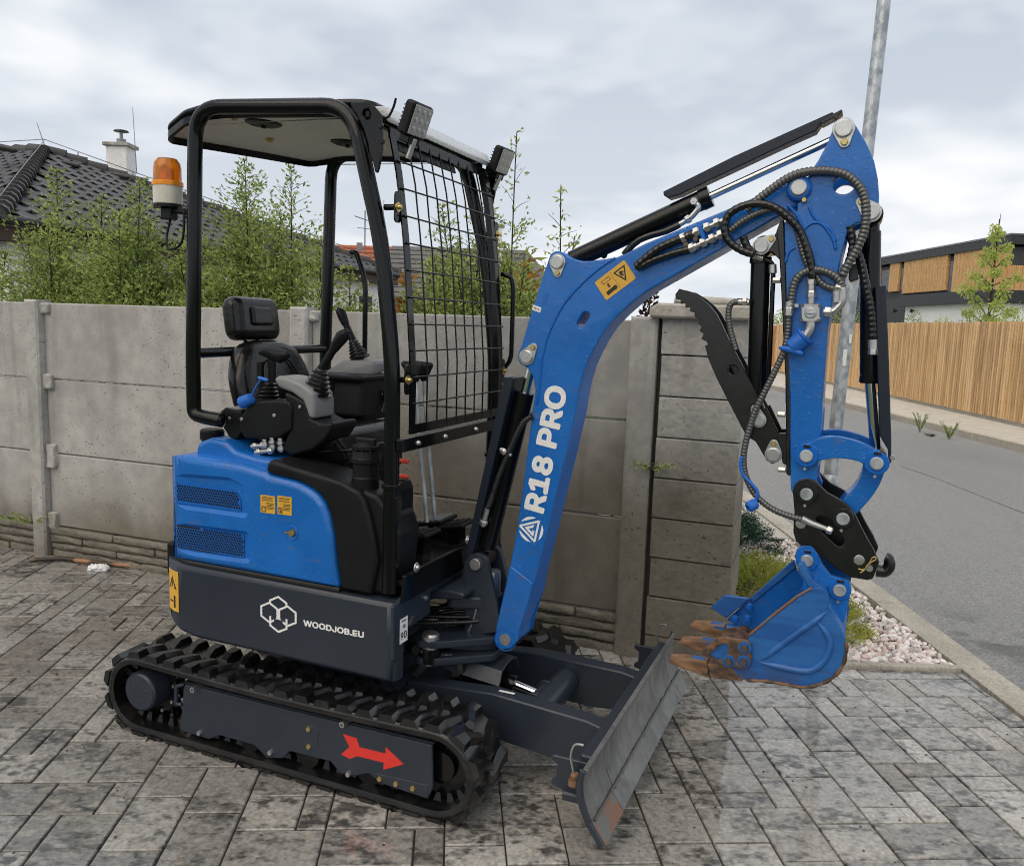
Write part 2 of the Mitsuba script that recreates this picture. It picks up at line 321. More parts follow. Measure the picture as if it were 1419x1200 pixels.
def wood(a, b, f):
    def fn(p, n, uv):
        q = cell_rand(p.x*f*1.0+.3, p.y*f, 1)
        g = fbm(p.x*34, p.y*34, p.z*1.6, 3)
        return mix(a, b, smoothstep(.1, .9, g))*(.9+.2*noise(p.x*9, p.y*9, p.z*2))
    return P(fn)
mat('slat_0', wood((.46, .285, .125), (.72, .48, .245), 9), .6)
mat('slat_1', wood((.55, .355, .17), (.78, .55, .30), 9), .6)
mat('slat_2', wood((.36, .215, .095), (.60, .40, .20), 9), .6)
mat('cladding', wood((.50, .28, .10), (.66, .40, .17), 9), .6)
mat('fence_rust', (.42, .19, .07), .7)
mat('stick', P(lambda p, n, uv: mix((.03, .02, .015), (.30, .16, .08), smoothstep(.5, .6, fbm(p.x*5, p.y*5, 0, 2)))), .5)
mat('render_white', P(lambda p, n, uv: mix((.76, .755, .74), (.84, .835, .82), fbm(p.x*2, p.y*2, p.z*2, 3))), .8)
mat('render_dark', (.045, .047, .050), .7)
mat('fascia_dark', (.030, .031, .034), .5)
mat('soffit_brown', (.06, .035, .025), .6)
mat('window_dark', (.015, .017, .02), .08, coat=1.)
mat('blind_grey', (.20, .20, .20), .5)
def tilec(a, b): return P(lambda p, n, uv: mix(a, b, fbm(p.x*1.7, p.y*1.7, p.z*1.7, 3))*(.8+.4*noise(p.x*5, p.y*5, p.z*5)))
mat('roof_tile', tilec((.022, .021, .021), (.045, .043, .043)), .42)
mat('roof_tile_worn', tilec((.030, .029, .028), (.058, .055, .053)), .5)
mat('roof_orange', tilec((.34, .10, .045), (.48, .17, .08)), .7)
mat('roof_grey', tilec((.10, .10, .10), (.16, .155, .15)), .7)
mat('galvanised', P(lambda p, n, uv: mix((.30, .33, .36), (.52, .55, .57), smoothstep(.3, .7, fbm(p.x*30, p.y*30, p.z*18, 3)))), .42, metal=.6)
mat('metal_thin', (.25, .25, .26), .4, metal=.8)
def leafmat(name, a, b, t=.35):
    scene[name] = {'type': 'principledthin', 'base_color': P(lambda p, n, uv: mix(a, b, smoothstep(.2, .8, noise(p.x*21, p.y*21, p.z*21)*.6+.4*noise(p.x*3, p.y*3, p.z*3)))), 'roughness': .42, 'diff_trans': t*2, 'spec_trans': 0., 'eta': 1.4}
leafmat('leaf_hedge', (.26, .35, .10), (.54, .62, .22))
leafmat('leaf_hedge_dark', (.16, .23, .065), (.36, .44, .14))
leafmat('leaf_tip', (.34, .42, .12), (.58, .64, .24))
leafmat('leaf_orange', (.34, .16, .05), (.55, .28, .08))
leafmat('leaf_purple', (.025, .015, .016), (.06, .035, .03))
leafmat('leaf_tree', (.42, .50, .13), (.66, .72, .26), .48)
leafmat('needle_blue', (.020, .050, .035), (.055, .11, .075), .2)
leafmat('needle_green', (.22, .25, .05), (.42, .44, .10), .25)
leafmat('grass_blade', (.06, .09, .02), (.16, .19, .05), .3)
mat('bark', (.05, .038, .028), .85)
mat('twig', (.045, .04, .025), .8)
mat('tissue', (.72, .72, .73), .7)
mat('visor_sky_sheen', (.62, .63, .64), .3, metal=.3)  # pale tone paints a sky reflection onto the black roof front
mat('edge_rust', P(lambda p, n, uv: mix((.13, .127, .122), (.20, .095, .048), smoothstep(.40, .58, fbm(p.x*16, p.y*16, p.z*16, 3)))), .5, metal=.1)

# ---------------------------------------------------------------- ground, street
def structure(k, label): lab(k, label, kind='structure')
def sheet(x0, x1, y0, y1, z, d=.02): return box(x0, x1, y0, y1, z-d, z, 0)
def flat_uv(k, m): scene[k] = mikit.ply(m, scene[k]['bsdf'], False, uv=np.asarray(m[0])[:, :2]*.1); return k
structure(put('ground', sheet(-300, 300, -40, 560, -.16, .1), 'lawn', False, XF), 'ground reaching from the paved yard to the horizon')
structure(put('garden_soil', plate([(-11.9, 8.88), (.72, 4.12), (.72, 40.), (-30., 40.)], -.10, -.03, 0, ax='z'), 'soil', False, XF), 'garden ground behind the concrete fence')
structure(flat_uv(put('road', sheet(2.47, 7.82, -6, 75, -.03, .1), 'asphalt', False, XF), sheet(2.47, 7.82, -6, 75, -.03, .1)), 'grey asphalt road beside the paved yard')
sm = [(5.137,10.816),(5.164,9.973),(5.116,8.945),(5.076,8.038),(5.014,7.362)]
put('road__seam', cat(*[tube([(a[0], a[1], -.031), (b[0], b[1], -.031)], .006, 5) for a, b in zip(sm[:-1], sm[1:])]), 'joint_sand', False, XF)
ks = []
for i in range(34):
    y = 1.0+i*1.0; k = holder('kerb') if i == 0 else 'kerb'
    kk = put('kerb__stone', box(2.30, 2.462, y+.004, y+.996, -.2, .012+R.uniform(-.003, .003), .008), 'kerb', False, XF)
structure('kerb', 'beige concrete kerb between the yard, the gravel bed and the road')
holder('far_kerb')
for i in range(34):
    y = 9+i*1.0; put('far_kerb__stone', box(7.82, 7.97, y+.004, y+.996, -.2, .085+R.uniform(-.003, .003), .012), 'kerb', False, XF)
structure('far_kerb', 'raised kerb along the far edge of the road')
structure(put('far_pavement', sheet(7.975, 13., 5, 75, .075, .2), 'side_paving', False, XF), 'pale paved footway along the wooden fence')
# ---------------------------------------------------------------- paved yard
pa = math.radians(4.2); PF = (np.zeros(3), np.array([[math.cos(pa), math.sin(pa), 0], [-math.sin(pa), math.cos(pa), 0], [0, 0, 1.]]))
EY = ([(1.72,3.976)][0][1]+[(2.404,3.97)][0][1])/2
def to_pf(p): return np.asarray(p)@PF[1][:2, :2].T
wl = WF[0][:2]+np.array([[-9.5, 0], [4.17, 0]])@WF[1][:2, :2]
edge = [(-12, .8), tuple(wl[0]+[0, .04]), tuple(wl[1]+[0, .03]), (1.03, EY), (2.29, EY), (2.29, .8)]
yard = Polygon(to_pf(edge)).buffer(0)
structure(put('driveway', (lambda m: (m[0], m[1]))(plate(to_pf(edge), -.12, -.010, 0, ax='z')), 'joint_sand', False, PF), 'paved yard of grey mottled concrete slabs in mixed sizes')
M0 = .097
def tiling(u0, u1, v0, v1, sizes, pr, seed):
    r = np.random.RandomState(seed); nu, nv = int((u1-u0)/M0), int((v1-v0)/M0); g = np.zeros((nu, nv), bool); out = []
    for j in range(nv):
        for i in range(nu):
            if g[i, j]: continue
            order = r.choice(len(sizes), len(sizes), False, pr)
            for o in list(order)+[-1]:
                a, b = sizes[o] if o >= 0 else (1, 1)
                if i+a > nu or j+b > nv or g[i:i+a, j:j+b].any(): continue
                g[i:i+a, j:j+b] = True; out.append((u0+i*M0, v0+j*M0, a*M0, b*M0)); break
    return out
cells = tiling(-6.2, 3.2, 1.0, 9.6, [(3, 2), (2, 3), (2, 2), (2, 1), (1, 2), (4, 2), (2, 4)], [.26, .22, .24, .08, .12, .03, .05], 5)
pieces = []
for u, v, a, b in cells:
    g_ = .0026+.0008*R.rand(); q = np.array([(u+g_, v+g_), (u+a-g_, v+g_), (u+a-g_, v+b-g_), (u+g_, v+b-g_)])
    w = np.array([u+a/2, v+b/2])@PF[1][:2, :2]
    if abs(w[0]+.05) > .62*w[1]*1.12+1.1 or w[1] < 1.35: continue
    g = Polygon(q).intersection(yard)
    if g.is_empty or g.area < .0008 or g.geom_type != 'Polygon': continue
    q = np.array(g.exterior.coords)[:-1]
    if area(q) < 0: q = q[::-1]
    vis = abs(w[0]) < .62*w[1]*.98 and w[1] > 2.05
    pieces.append((np.hypot(*w)+(0 if vis else 50), q, w))
pieces.sort(key=lambda t: t[0])
rest = [[], [], [], []]
for n_, (d_, q, w) in enumerate(pieces):
    t = int(R.choice(4, p=[.22, .36, .30, .12]))
    zt = R.uniform(-.0016, .0016); v, f = plate(q, -.045, zt, .0035, ax='z')
    ctr = v.mean(0); v = v.copy(); v[:, 2] += np.where(v[:, 2] > -.02, (v[:, 0]-ctr[0])*R.uniform(-.006, .006)+(v[:, 1]-ctr[1])*R.uniform(-.006, .006), 0)
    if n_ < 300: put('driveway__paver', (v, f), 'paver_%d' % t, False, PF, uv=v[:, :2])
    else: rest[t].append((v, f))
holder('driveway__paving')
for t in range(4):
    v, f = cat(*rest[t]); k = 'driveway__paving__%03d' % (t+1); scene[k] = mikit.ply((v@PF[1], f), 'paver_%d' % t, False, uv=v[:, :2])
labels['driveway__paving'] = {'kind': 'stuff'}
cr = []
for _ in range(260):
    x, y = R.uniform(-2.6, 2.2), R.uniform(2.2, 4.0); s_ = R.uniform(.0015, .0045); cr.append((np.array(trimesh.creation.icosahedron().vertices)*s_*[1.4, 1, .6]+[x, y, .002], trimesh.creation.icosahedron().faces))
lab(put('soil_crumbs', cat(*cr), 'soil', False, XF), 'scattered dark soil crumbs on the paving', kind='stuff')
# ---------------------------------------------------------------- gravel bed and near footway
structure(put('bed_soil', sheet(.9, 2.295, EY+.03, 6.55, -.035, .1), 'soil', False, XF), 'earth under the gravel bed beside the gate pillar')
structure(put('bed_edging', box(1.06, 2.292, EY+.005, EY+.05, -.2, .022, .006), 'kerb', False, XF), 'thin concrete edging between the yard and the gravel bed')
ico = trimesh.creation.icosphere(1); ico0 = trimesh.creation.icosahedron()
peb = [[], [], [], []]
for layer in range(2):
    for _ in range(3200):
        x, y = R.uniform(.95, 2.28), EY+.07+(6.43-EY)*R.uniform(0, 1)**1.15
        s = R.uniform(.011, .023); b = ico0 if y > 4.9 else ico
        v = np.array(b.vertices)*(1+.42*(R.rand(len(b.vertices), 1)-.5))*s*np.array([1, R.uniform(.6, .95), R.uniform(.45, .75)])
        v = v@trimesh.transformations.random_rotation_matrix(R.rand(3))[:3, :3].T
        peb[int(R.choice(4, p=[.36, .24, .22, .18]))].append((v+[x, y, -.02+layer*.022+.012*meshkit.noise(np.array([x*3, y*3, 0]))], b.faces))
for t in range(4):
    v, f = cat(*peb[t]); scene['gravel__%03d' % (t+1)] = mikit.ply((v, f), 'pebble_%d' % t, False)
lab('gravel', 'white and pinkish crushed stone gravel in the bed by the road', kind='stuff')
structure(put('footway', sheet(-.5, 2.295, 6.6, 12.5, -.012, .1), 'joint_sand', False, XF), 'pale paved strip behind the gravel bed')
fp = []
for j in range(24):
    for i in range(14):
        x0 = .1+i*.2-(.1 if j % 2 else 0); y0 = 6.61+j*.2
        if x0+.196 < .9 or x0 > 2.29: continue
        m = box(x0, min(x0+.196, 2.294), y0, y0+.196, -.05, R.uniform(-.001, .001), .004)
        if j < 12: put('footway__paver', m, 'side_paving', False, XF)
        else: fp.append(m)
put('footway__paving', cat(*fp), 'side_paving', False, XF); labels['footway__paving'] = {'kind': 'stuff'}
# ---------------------------------------------------------------- concrete fence
cf = holder('concrete_fence')
lab(cf, 'grey precast concrete panel fence with posts and stone pattern plinth behind the excavator', 'fence')
posts = [-4.02, -1.99, .036, 2.10, 4.075]
for i, s in enumerate(posts):
    w = .118 if i < 4 else .132
    put(cf+'__post', fine(plate([(s-w/2, -.05), (s+w/2, -.05), (s+w/2+.004, 1.71), (s-w/2+.004, 1.71)], -.005, .12, .012), .25), 'concrete_post', 30, WF)
zl = [.205, .700, 1.195, 1.695]
for a, b in zip(posts[:-1], posts[1:]):
    for j in range(3):
        o = R.uniform(-.006, .006)
        put(cf+'__panel', plate([(a+.062, zl[j]+.003), (b-.062, zl[j]+.003), (b-.062, zl[j+1]-.004), (a+.062, zl[j+1]-.004)], .05+o, .092+o, .006), 'concrete_panel', False, WF)
    x0, x1 = a+.062, b-.062                              # plinth cast as a dry stone wall
    put(cf+'__plinth', box(x0, x1, .056, .11, -.05, .2, .004), 'stone_plinth', False, WF)
    zz = [-.03, .045, .095, .15, .203]
    for j in range(4):
        x = x0+.002
        while x < x1-.02:
            L = min(R.uniform(.28, .75), x1-.002-x)
            if x1-.002-(x+L) < .15: L = x1-.002-x
            za, zb = zz[j]+.002, zz[j+1]-.002
            n = max(int(L/.07), 2); xs = np.linspace(x+.003, x+L-.003, n+1)
            lo = [(q, za+R.uniform(-.004, .005)) for q in xs]; hi = [(q, zb+R.uniform(-.007, .004)*(j < 3)) for q in xs[::-1]]
            put(cf+'__plinth__stone', plate(lo+hi, .022+R.uniform(0, .020), .075, .010), 'stone_plinth', 50, WF); x += L
for s, z, h in ((.115, 1.655, .07), (.12, 1.18, .10), (.128, .68, .16), (.125, .24, .12), (2.165, 1.66, .06)):   # lumps of mortar at the joints
    put(cf+'__mortar_lump', wobble(fine(rbox(s-.03, s+.045, .02, .07, z-h/2, z+h/2, .012, 8), .03), .012, 30, int(s*999)), 'concrete_post', 40, WF)
# ---------------------------------------------------------------- gate pillar of concrete blocks
gp = holder('gate_pillar'); lab(gp, 'square gate pillar of stacked grey concrete blocks with a coping stone', 'pillar')
put(gp+'__core', box(4.12, 4.545, .05, .38, -.05, 1.7, 0), 'joint_sand', False, WF)  # joint filler, widened left as dark backing painting shade in the post gap
for j in range(9):
    z0 = max(-.05, -.07+.2*j); o = R.uniform(-.004, .004)
    put(gp+'__block', plate(rnd([(4.168+o, z0+.003), (4.562+o, z0+.003), (4.562+o, -.07+.2*(j+1)-.003), (4.168+o, -.07+.2*(j+1)-.003)], .002, 2), .0+o, .41+o, .0045), 'concrete_block', 30, WF)
put(gp+'__coping', plate(rnd([(4.11, 1.705), (4.64, 1.705), (4.64, 1.745), (4.60, 1.77), (4.15, 1.775), (4.11, 1.75)], .006, 2), -.05, .46, .01), 'concrete_cap', 30, WF)
put(gp+'__cap_stone', plate(rnd([(4.21, 1.775), (4.62, 1.772), (4.61, 1.80), (4.22, 1.815)], .006, 2), .0, .40, .012), 'concrete_cap', 30, WF)

# ---------------------------------------------------------------- house with the dark hipped roof on the left
H0 = np.array([-6.62, 10.8]); E1 = np.array([.342, .940]); E2 = np.array([-.940, .342])
HF = (np.array([H0[0], H0[1], 0.]), np.array([[E1[0], E1[1], 0], [E2[0], E2[1], 0], [0, 0, 1.]]))   # u along the right-hand eave, v along the left-hand one
hh = holder('dark_roofed_house'); lab(hh, 'white house with a dark grey tiled hipped roof behind the hedge on the left', 'house')
LE, ZE, RISE, LV = 10.8, 2.80, 2.10, 16.
put(hh+'__wall', cat(box(.3, LE-.25, .25, .5, -.1, ZE-.25, 0), box(.3, .55, .5, LV, -.1, ZE-.25, 0), box(LE-.5, LE-.25, .5, LV, -.1, ZE-.25, 0)), 'render_white', False, HF)
put(hh+'__soffit', cat(box(.02, LE-.02, .02, .72, ZE-.28, ZE-.10, 0), box(.02, .72, .72, LV, ZE-.28, ZE-.10, 0)), 'soffit_brown', False, HF)
put(hh+'__gutter', cat(tube([[-.06, -.06, ZE-.03], [LE+.06, -.06, ZE-.03]], .06, 8), tube([[-.06, -.06, ZE-.03], [-.06, LV, ZE-.03]], .06, 8)), 'fascia_dark', True, HF)
h2 = LE/2
A0, A1, A2, AP, AQ = [0, 0, ZE], [LE, 0, ZE], [LE, LV, ZE], [h2, h2, ZE+RISE], [h2, LV-h2, ZE+RISE]
rf = put(hh+'__roof', (np.array([A0, A1, AP, [0, LV, ZE], AQ, A2, [h2, h2, ZE-.1]], float)-[0, 0, .06], np.array([[0, 1, 2], [0, 2, 4], [0, 4, 3], [1, 5, 4], [1, 4, 2]])), 'roof_tile', False, HF)
SL = math.hypot(h2, RISE); pit = math.atan2(RISE, h2)
def tile_mesh(w, l):
    xs = np.array([0, .22, .5, .78, 1.]); zs = np.array([.035, .012, .004, .012, .035])
    top = [(x*w, y, zz+up) for y, up in ((0, .022), (l, 0)) for x, zz in zip(xs, zs)]; bot = [(x*w, 0, zz-.010) for x, zz in zip(xs, zs)]
    V = np.array(top+bot); F = [(i, i+1, i+6, i+5) for i in range(4)]+[(10+i, 11+i, i+1, i) for i in range(4)]
    return V, tri(F)
TW, TL = .30, .36; far_t = [[], []]; cnt = 0
tm = tile_mesh(TW-.006, TL+.05)
def on_slope(face, a, s):          # a along the eave, s up the slope
    if face == 0: return np.array([1., 0, 0]), np.array([0, math.cos(pit), math.sin(pit)]), np.array([a, s*math.cos(pit), ZE+s*math.sin(pit)])
    return np.array([0, -1., 0]), np.array([math.cos(pit), 0, math.sin(pit)]), np.array([s*math.cos(pit), a, ZE+s*math.sin(pit)])
for face in (0, 1):
    for j in range(int(SL/TL)):
        s = j*TL; half = (s+.1)/SL*h2; a0, a1 = (half, LE-half) if face == 0 else (half, 7.2)
        n = int((a1-a0)/TW); st = math.floor(a0/TW)*TW+(TW/2 if j % 2 else 0)
        for i in range(n+1):
            a = st+i*TW
            if a < a0-.05 or a+TW > a1+.12: continue
            e, u, o = on_slope(face, a+(TW if face else 0), s); nn = np.cross(e, u)
            v = tm[0]; w = o+v[:, :1]*e+v[:, 1:2]*u+v[:, 2:]*nn*1.0; mt = 'roof_tile' if R.rand() < .7 else 'roof_tile_worn'
            if cnt < 300 and face == 0: put(rf+'__tile', (w, tm[1]), mt, 30, HF); cnt += 1
            else: far_t[mt == 'roof_tile_worn'].append((w, tm[1]))
tf = rf+'__tiling'; holder(tf); labels[tf] = {'kind': 'stuff'}
for i, mt in enumerate(('roof_tile', 'roof_tile_worn')):
    v, f = cat(*far_t[i]); scene['%s__%03d' % (tf, i+1)] = mikit.ply((HF[0]+v@HF[1], f), mt, 30)
def ridge(a, b, n):
    a, b = np.array(a, float), np.array(b, float)
    for i in range(n):
        p, q = a+(b-a)*i/n, a+(b-a)*(i+1.12)/n; put(rf+'__ridge_tile', tube([p+[0, 0, .02], q+[0, 0, .0]], [.135, .105], 10), 'roof_tile_worn', True, HF)
ridge(A0, AP, 22); ridge(A1, AP, 20); ridge([h2, h2+5.5, ZE+RISE], AP, 14)
for (a, s) in ((2.6, 4.2), (3.6, 4.6), (4.9, 4.5), (6.1, 4.45)):
    _, u, o = on_slope(0, a, s); put(rf+'__vent_tile', rot(hull(((o[0], o[1]+.1, o[2]+.09), .06), ((o[0]+.2, o[1]+.1, o[2]+.09), .06), ((o[0]+.1, o[1]-.12, o[2]+.05), .05)), [0, 0, 1], 0), 'roof_tile', 40, HF)
ch = [-9.80, 21.0]; 
put(hh+'__chimney', box(ch[0]-.25, ch[0]+.25, ch[1]-.25, ch[1]+.25, 4.2, 5.62, .01), 'render_white', False, XF)
put(hh+'__chimney__cap', box(ch[0]-.31, ch[0]+.31, ch[1]-.31, ch[1]+.31, 5.62, 5.70, .01), 'concrete_cap', False, XF)
put(hh+'__chimney__flue', cat(cyl([ch[0]+.02, ch[1], 5.7], [ch[0]+.02, ch[1], 5.82], .11), cyl([ch[0]+.02, ch[1], 5.82], [ch[0]+.02, ch[1], 6.0], .04), lathe([(0, 6.04), (.15, 6.03), (.18, 6.0), (0, 5.99)], [ch[0]+.02, ch[1], 0])), 'metal_thin', True, XF)
ap = HF[0]+np.array(AP)@HF[1]
put(hh+'__lightning_rod', tube([ap+[.03, 0, 0], ap+[-.14, 0, .55]], [.012, .006], 5), 'metal_thin', True, XF)
put(hh+'__lightning_rod', tube([[ch[0]+.42, ch[1]-.1, 5.0], [ch[0]+.36, ch[1]-.1, 6.55]], [.012, .006], 5), 'metal_thin', True, XF)
cw = [HF[0]+np.array([h2, h2+5., ZE+RISE+.22])@HF[1], ap+[0, 0, .22]]+[ap+(HF[0]+np.array(A1)@HF[1]-ap)*t+[0, 0, .2] for t in (.25, .5, .75, .97)]
put(hh+'__lightning_wire', tube(cw, .009, 5), 'metal_thin', True, XF)
put(hh+'__lightning_wire', tube([ap+[0, 0, .2]]+[ap+(HF[0]+np.array(A0)@HF[1]-ap)*t+[0, 0, .22] for t in (.5, .98)], .009, 5), 'metal_thin', True, XF)
for t in np.linspace(.08, .9, 7): q = ap+(HF[0]+np.array(A1)@HF[1]-ap)*t; put(hh+'__wire_holder', tube([q, q+[0, 0, .2]], .012, 5), 'metal_thin', True, XF)
for (u0, u1, z0, z1, sv) in ((9.3, 9.85, .9, 2.2, 0), (2.0, 3.6, .9, 2.3, 0)):
    wk = put(hh+'__window', box(u0, u1, .21, .27, z0, z1, .01), 'fascia_dark', False, HF); put(wk+'__pane', box(u0+.07, u1-.07, .19, .205, z0+.07, z1-.07, 0), 'window_dark', False, HF)
wk = put(hh+'__window', box(.26, .32, 1.2, 4.2, .1, 2.45, .01), 'fascia_dark', False, HF); put(wk+'__pane', box(.24, .255, 1.3, 4.1, .2, 2.35, 0), 'window_dark', False, HF)
put(hh+'__terrace_beam', box(-.05, .15, .75, 6., 2.36, 2.50, .01), 'blind_grey', False, HF)
# ---------------------------------------------------------------- houses further off
oh = holder('orange_roofed_house'); lab(oh, 'house with a terracotta tiled roof far behind the hedge', 'house')
(xa, za), (xb, zb), (xc, zc), (xd, zd) = [(-8.059,4.722),(-3.423,4.816),(-8.056,3.639),(-3.21,2.994)]
put(oh+'__wall', box(xa-1, xb+.3, 34.2, 40, -.1, zd-.1, 0), 'render_white', False, XF)
rk = put(oh+'__roof', plate([(33.6, zd-.3), (37.5, za+.05), (41.4, zd-.3), (41.4, zd-.45), (37.5, za-.10), (33.6, zd-.45)], xa-1.5, xb+.6, .0, ax='x'), 'roof_orange', False, XF)
for j in range(9):
    t = j/9; put(rk+'__tile_course', tube([[xa-1.5, 33.6+3.9*t, zd-.27+(za-zd+.35)*t], [xb+.6, 33.6+3.9*t, zd-.27+(za-zd+.35)*t]], .05, 5), 'roof_orange', True, XF)
put(oh+'__ridge_tile', tube([[xa-1.5, 37.5, za+.06], [xb+.6, 37.5, za+.06]], .12, 8), 'roof_orange', True, XF)
put(oh+'__skylight', box(xa+2.2, xa+2.9, 34.6, 34.75, zd+.1, zd+.8, .02), 'render_white', False, XF)
(mx, mz0), (mx2, mz1) = [(-6.61,4.368),(-6.619,5.685)]
mk = put(oh+'__aerial_mast', tube([[mx, 36.5, za-.3], [mx, 36.5, mz1+.6]], .03, 6), 'metal_thin', True, XF)
put(mk+'__antenna', cat(tube([[mx-.42, 36.5, mz1+.35], [mx+.25, 36.5, mz1+.15]], .02, 5), *[tube([[mx-.42+.1*i, 36.2, mz1+.35-.03*i], [mx-.42+.1*i, 36.8, mz1+.35-.03*i]], .01, 4) for i in range(7)]), 'metal_thin', True, XF)
put(mk+'__antenna', tube([[mx-.3, 36.3, mz1-.15], [mx+.6, 36.7, mz1-.18]], .015, 5), 'metal_thin', True, XF); put(mk+'__small_dish', box(mx-.35, mx-.1, 36.45, 36.5, mz1-1.1, mz1-.75, .01), 'metal_thin', True, XF)
put(oh+'__lightning_rod', tube([[mx+.75, 36.8, za], [mx+.75, 36.8, mz1+1.1]], .012, 5), 'metal_thin', True, XF)
gh = holder('grey_roofed_house'); lab(gh, 'house with a weathered grey roof and a pale chimney behind the hedge near the boom', 'house')
(xa, za), (xb, zb), (xc, zc), (xd, zd) = [(-1.989,4.126),(-.26,4.483),(.896,3.666),(1.663,2.474)]
put(gh+'__wall', box(xa+.4, xd-.6, 30.6, 37, -.1, zd+.4, 0), 'render_white', False, XF)
rk = put(gh+'__roof', plate([(29.8, zd), (33.5, zb+.1), (37.5, zd), (37.5, zd-.15), (33.5, zb-.1), (29.8, zd-.15)], xa-3., xb+.6, 0, ax='x'), 'roof_grey', False, XF)
for j in range(11):
    t = j/11; put(rk+'__tile_course', tube([[xa-3., 29.8+3.7*t, zd+.02+(zb-zd+.1)*t], [xb+.6, 29.8+3.7*t, zd+.02+(zb-zd+.1)*t]], .03, 5), 'roof_grey', True, XF)
put(rk+'__hip', (np.array([[xb+.6, 29.8, zd], [xb+.6, 33.5, zb+.1], [xb+.6, 37.5, zd], [xd+.4, 29.9, zd-.02], [xd+.4, 37.4, zd-.02], [xb+.6, 33.5, zd]]), np.array([[0, 3, 1], [3, 4, 1], [4, 2, 1]])), 'roof_grey', False, XF)
(x1, z1), (x2, z2) = [(-.909,4.367),(-.613,5.19)]
put(gh+'__chimney', box(x1, x2, 31.3, 31.7, zd+.5, z2, .01), 'render_white', False, XF); put(gh+'__chimney__cap', box(x1-.05, x2+.05, 31.25, 31.75, z2, z2+.10, .01), 'concrete_cap', False, XF)
# ---------------------------------------------------------------- modern building across the road
mb = holder('modern_building'); lab(mb, 'modern flat roofed building with dark walls and larch cladding across the road', 'building')
FX = 22.8
Q = lambda *p: p
(yA, zA), (yB, zB) = [(53.428,6.454),(39.196,6.489)]
y0, zt = yB, (zA+zB)/2
put(mb+'__wall', box(FX, FX+14, y0, 60, -.1, zt-.5, .0), 'render_dark', False, XF)
put(mb+'__roof', box(FX-.25, FX+14.2, y0-.25, 60.2, zt-.42, zt, .02), 'fascia_dark', False, XF)
put(mb+'__roof__edge_trim', box(FX-.28, FX+14.25, y0-.28, 60.25, zt, zt+.08, .01), 'metal_thin', False, XF)
def clad(q, x=FX, name='cladding'):
    ys = sorted(p[0] for p in q); zs = sorted(p[1] for p in q); ya, yb = (ys[0]+ys[1])/2, (ys[2]+ys[3])/2; z_a, z_b = (zs[0]+zs[1])/2, (zs[2]+zs[3])/2
    return ya, yb, z_a, z_b
def cladding_panel(ya, yb, z_a, z_b):
    k = holder(mb+'__cladding'); n = max(int((yb-ya)/.30), 1); w = (yb-ya)/n
    k = put(mb+'__cladding', box(FX-.12, FX-.002, ya, yb, z_a, z_b, .0), 'cladding', False, XF)
    put(k+'__board', cat(*[box(FX-.155, FX-.12, ya+i*w+.012, ya+(i+1)*w-.012, z_a, z_b, 0) for i in range(n)]), 'cladding', False, XF); labels[k+'__board'] = {'kind': 'stuff'}
for q in ([(51.545,6.056),(50.277,6.05),(51.352,4.396),(50.13,4.361)], [(49.611,6.064),(44.687,6.085),(49.578,4.327),(44.585,4.087)], [(44.053,6.087),(40.66,6.054),(43.969,4.03),(40.244,3.851)], [(53.312,6.048),(52.97,6.051),(53.051,4.789),(52.768,4.776)]):
    cladding_panel(*clad(q))
q = clad([(40.66,6.054),(39.246,6.034),(40.137,3.286),(38.73,3.275)]); cladding_panel(y0+.02, q[1], q[2]-.1, q[3])
for q in ([(52.826,5.806),(51.641,5.808),(52.638,4.446),(51.411,4.398)], [(50.174,5.769),(49.737,5.79),(50.073,4.359),(49.608,4.34)], [(44.58,5.759),(44.113,5.768),(44.518,4.084),(44.015,4.043)]):
    ya, yb, z_a, z_b = clad(q); wk = put(mb+'__window', box(FX-.05, FX-.002, ya, yb, z_a, z_b, .0), 'fascia_dark', False, XF); put(wk+'__pane', box(FX-.06, FX-.05, ya+.08, yb-.08, z_a+.08, z_b-.08, 0), 'window_dark', False, XF)
    put(wk+'__blind', cat(*[box(FX-.085, FX-.062, ya+.1, yb-.1, zz, zz+.05, 0) for zz in np.arange(z_a+.9, z_b-.1, .13)]), 'blind_grey', False, XF); labels[wk+'__blind'] = {'kind': 'stuff'}
n = 46
put(mb+'__gable_cladding', box(FX-.1, FX+14, y0-.12, y0-.002, 1.0, zt-1.35, 0), 'cladding', False, XF)
put(mb+'__gable_cladding__board', cat(*[box(FX-.1+i*.3+.012, FX+.2+i*.3-.012, y0-.155, y0-.12, 1.0, zt-1.35, 0) for i in range(n)]), 'cladding', False, XF); labels[mb+'__gable_cladding__board'] = {'kind': 'stuff'}
ax_ = 21.
(ya, za_), (yb, zb_), (yc, zc_), (yd, zd_) = [(45.558,4.088),(37.063,3.658),(45.435,3.479),(36.967,3.147)]
put(mb+'__annex_roof', box(ax_-.3, FX, yb-.1, ya, (zc_+zd_)/2, (za_+zb_)/2, .02), 'fascia_dark', False, XF)
an = put(mb+'__annex_wall', box(ax_, FX, yb+.1, ya-.2, -.1, (zc_+zd_)/2, 0), 'render_white', False, XF)
for yy, zz in [(46.288,3.096),(44.313,3.064)]: put(an+'__wall_lamp', cat(cyl([ax_-.18, yy, zz-.1], [ax_-.18, yy, zz+.1], .07), box(ax_-.12, ax_, yy-.03, yy+.03, zz-.03, zz+.03, 0)), 'paint_black', True, XF)
put(mb+'__side_wing', box(FX-1.6, FX, 44, 58, -.1, zc_*.5+.5*za_, 0), 'fascia_dark', False, XF)
for px in ((1408, 302, 1),): 
    put(mb+'__lightning_rod', tube([[FX+1, y0+3, zt], [FX+1, y0+3, zt+1.4]], .015, 5), 'metal_thin', True, XF)
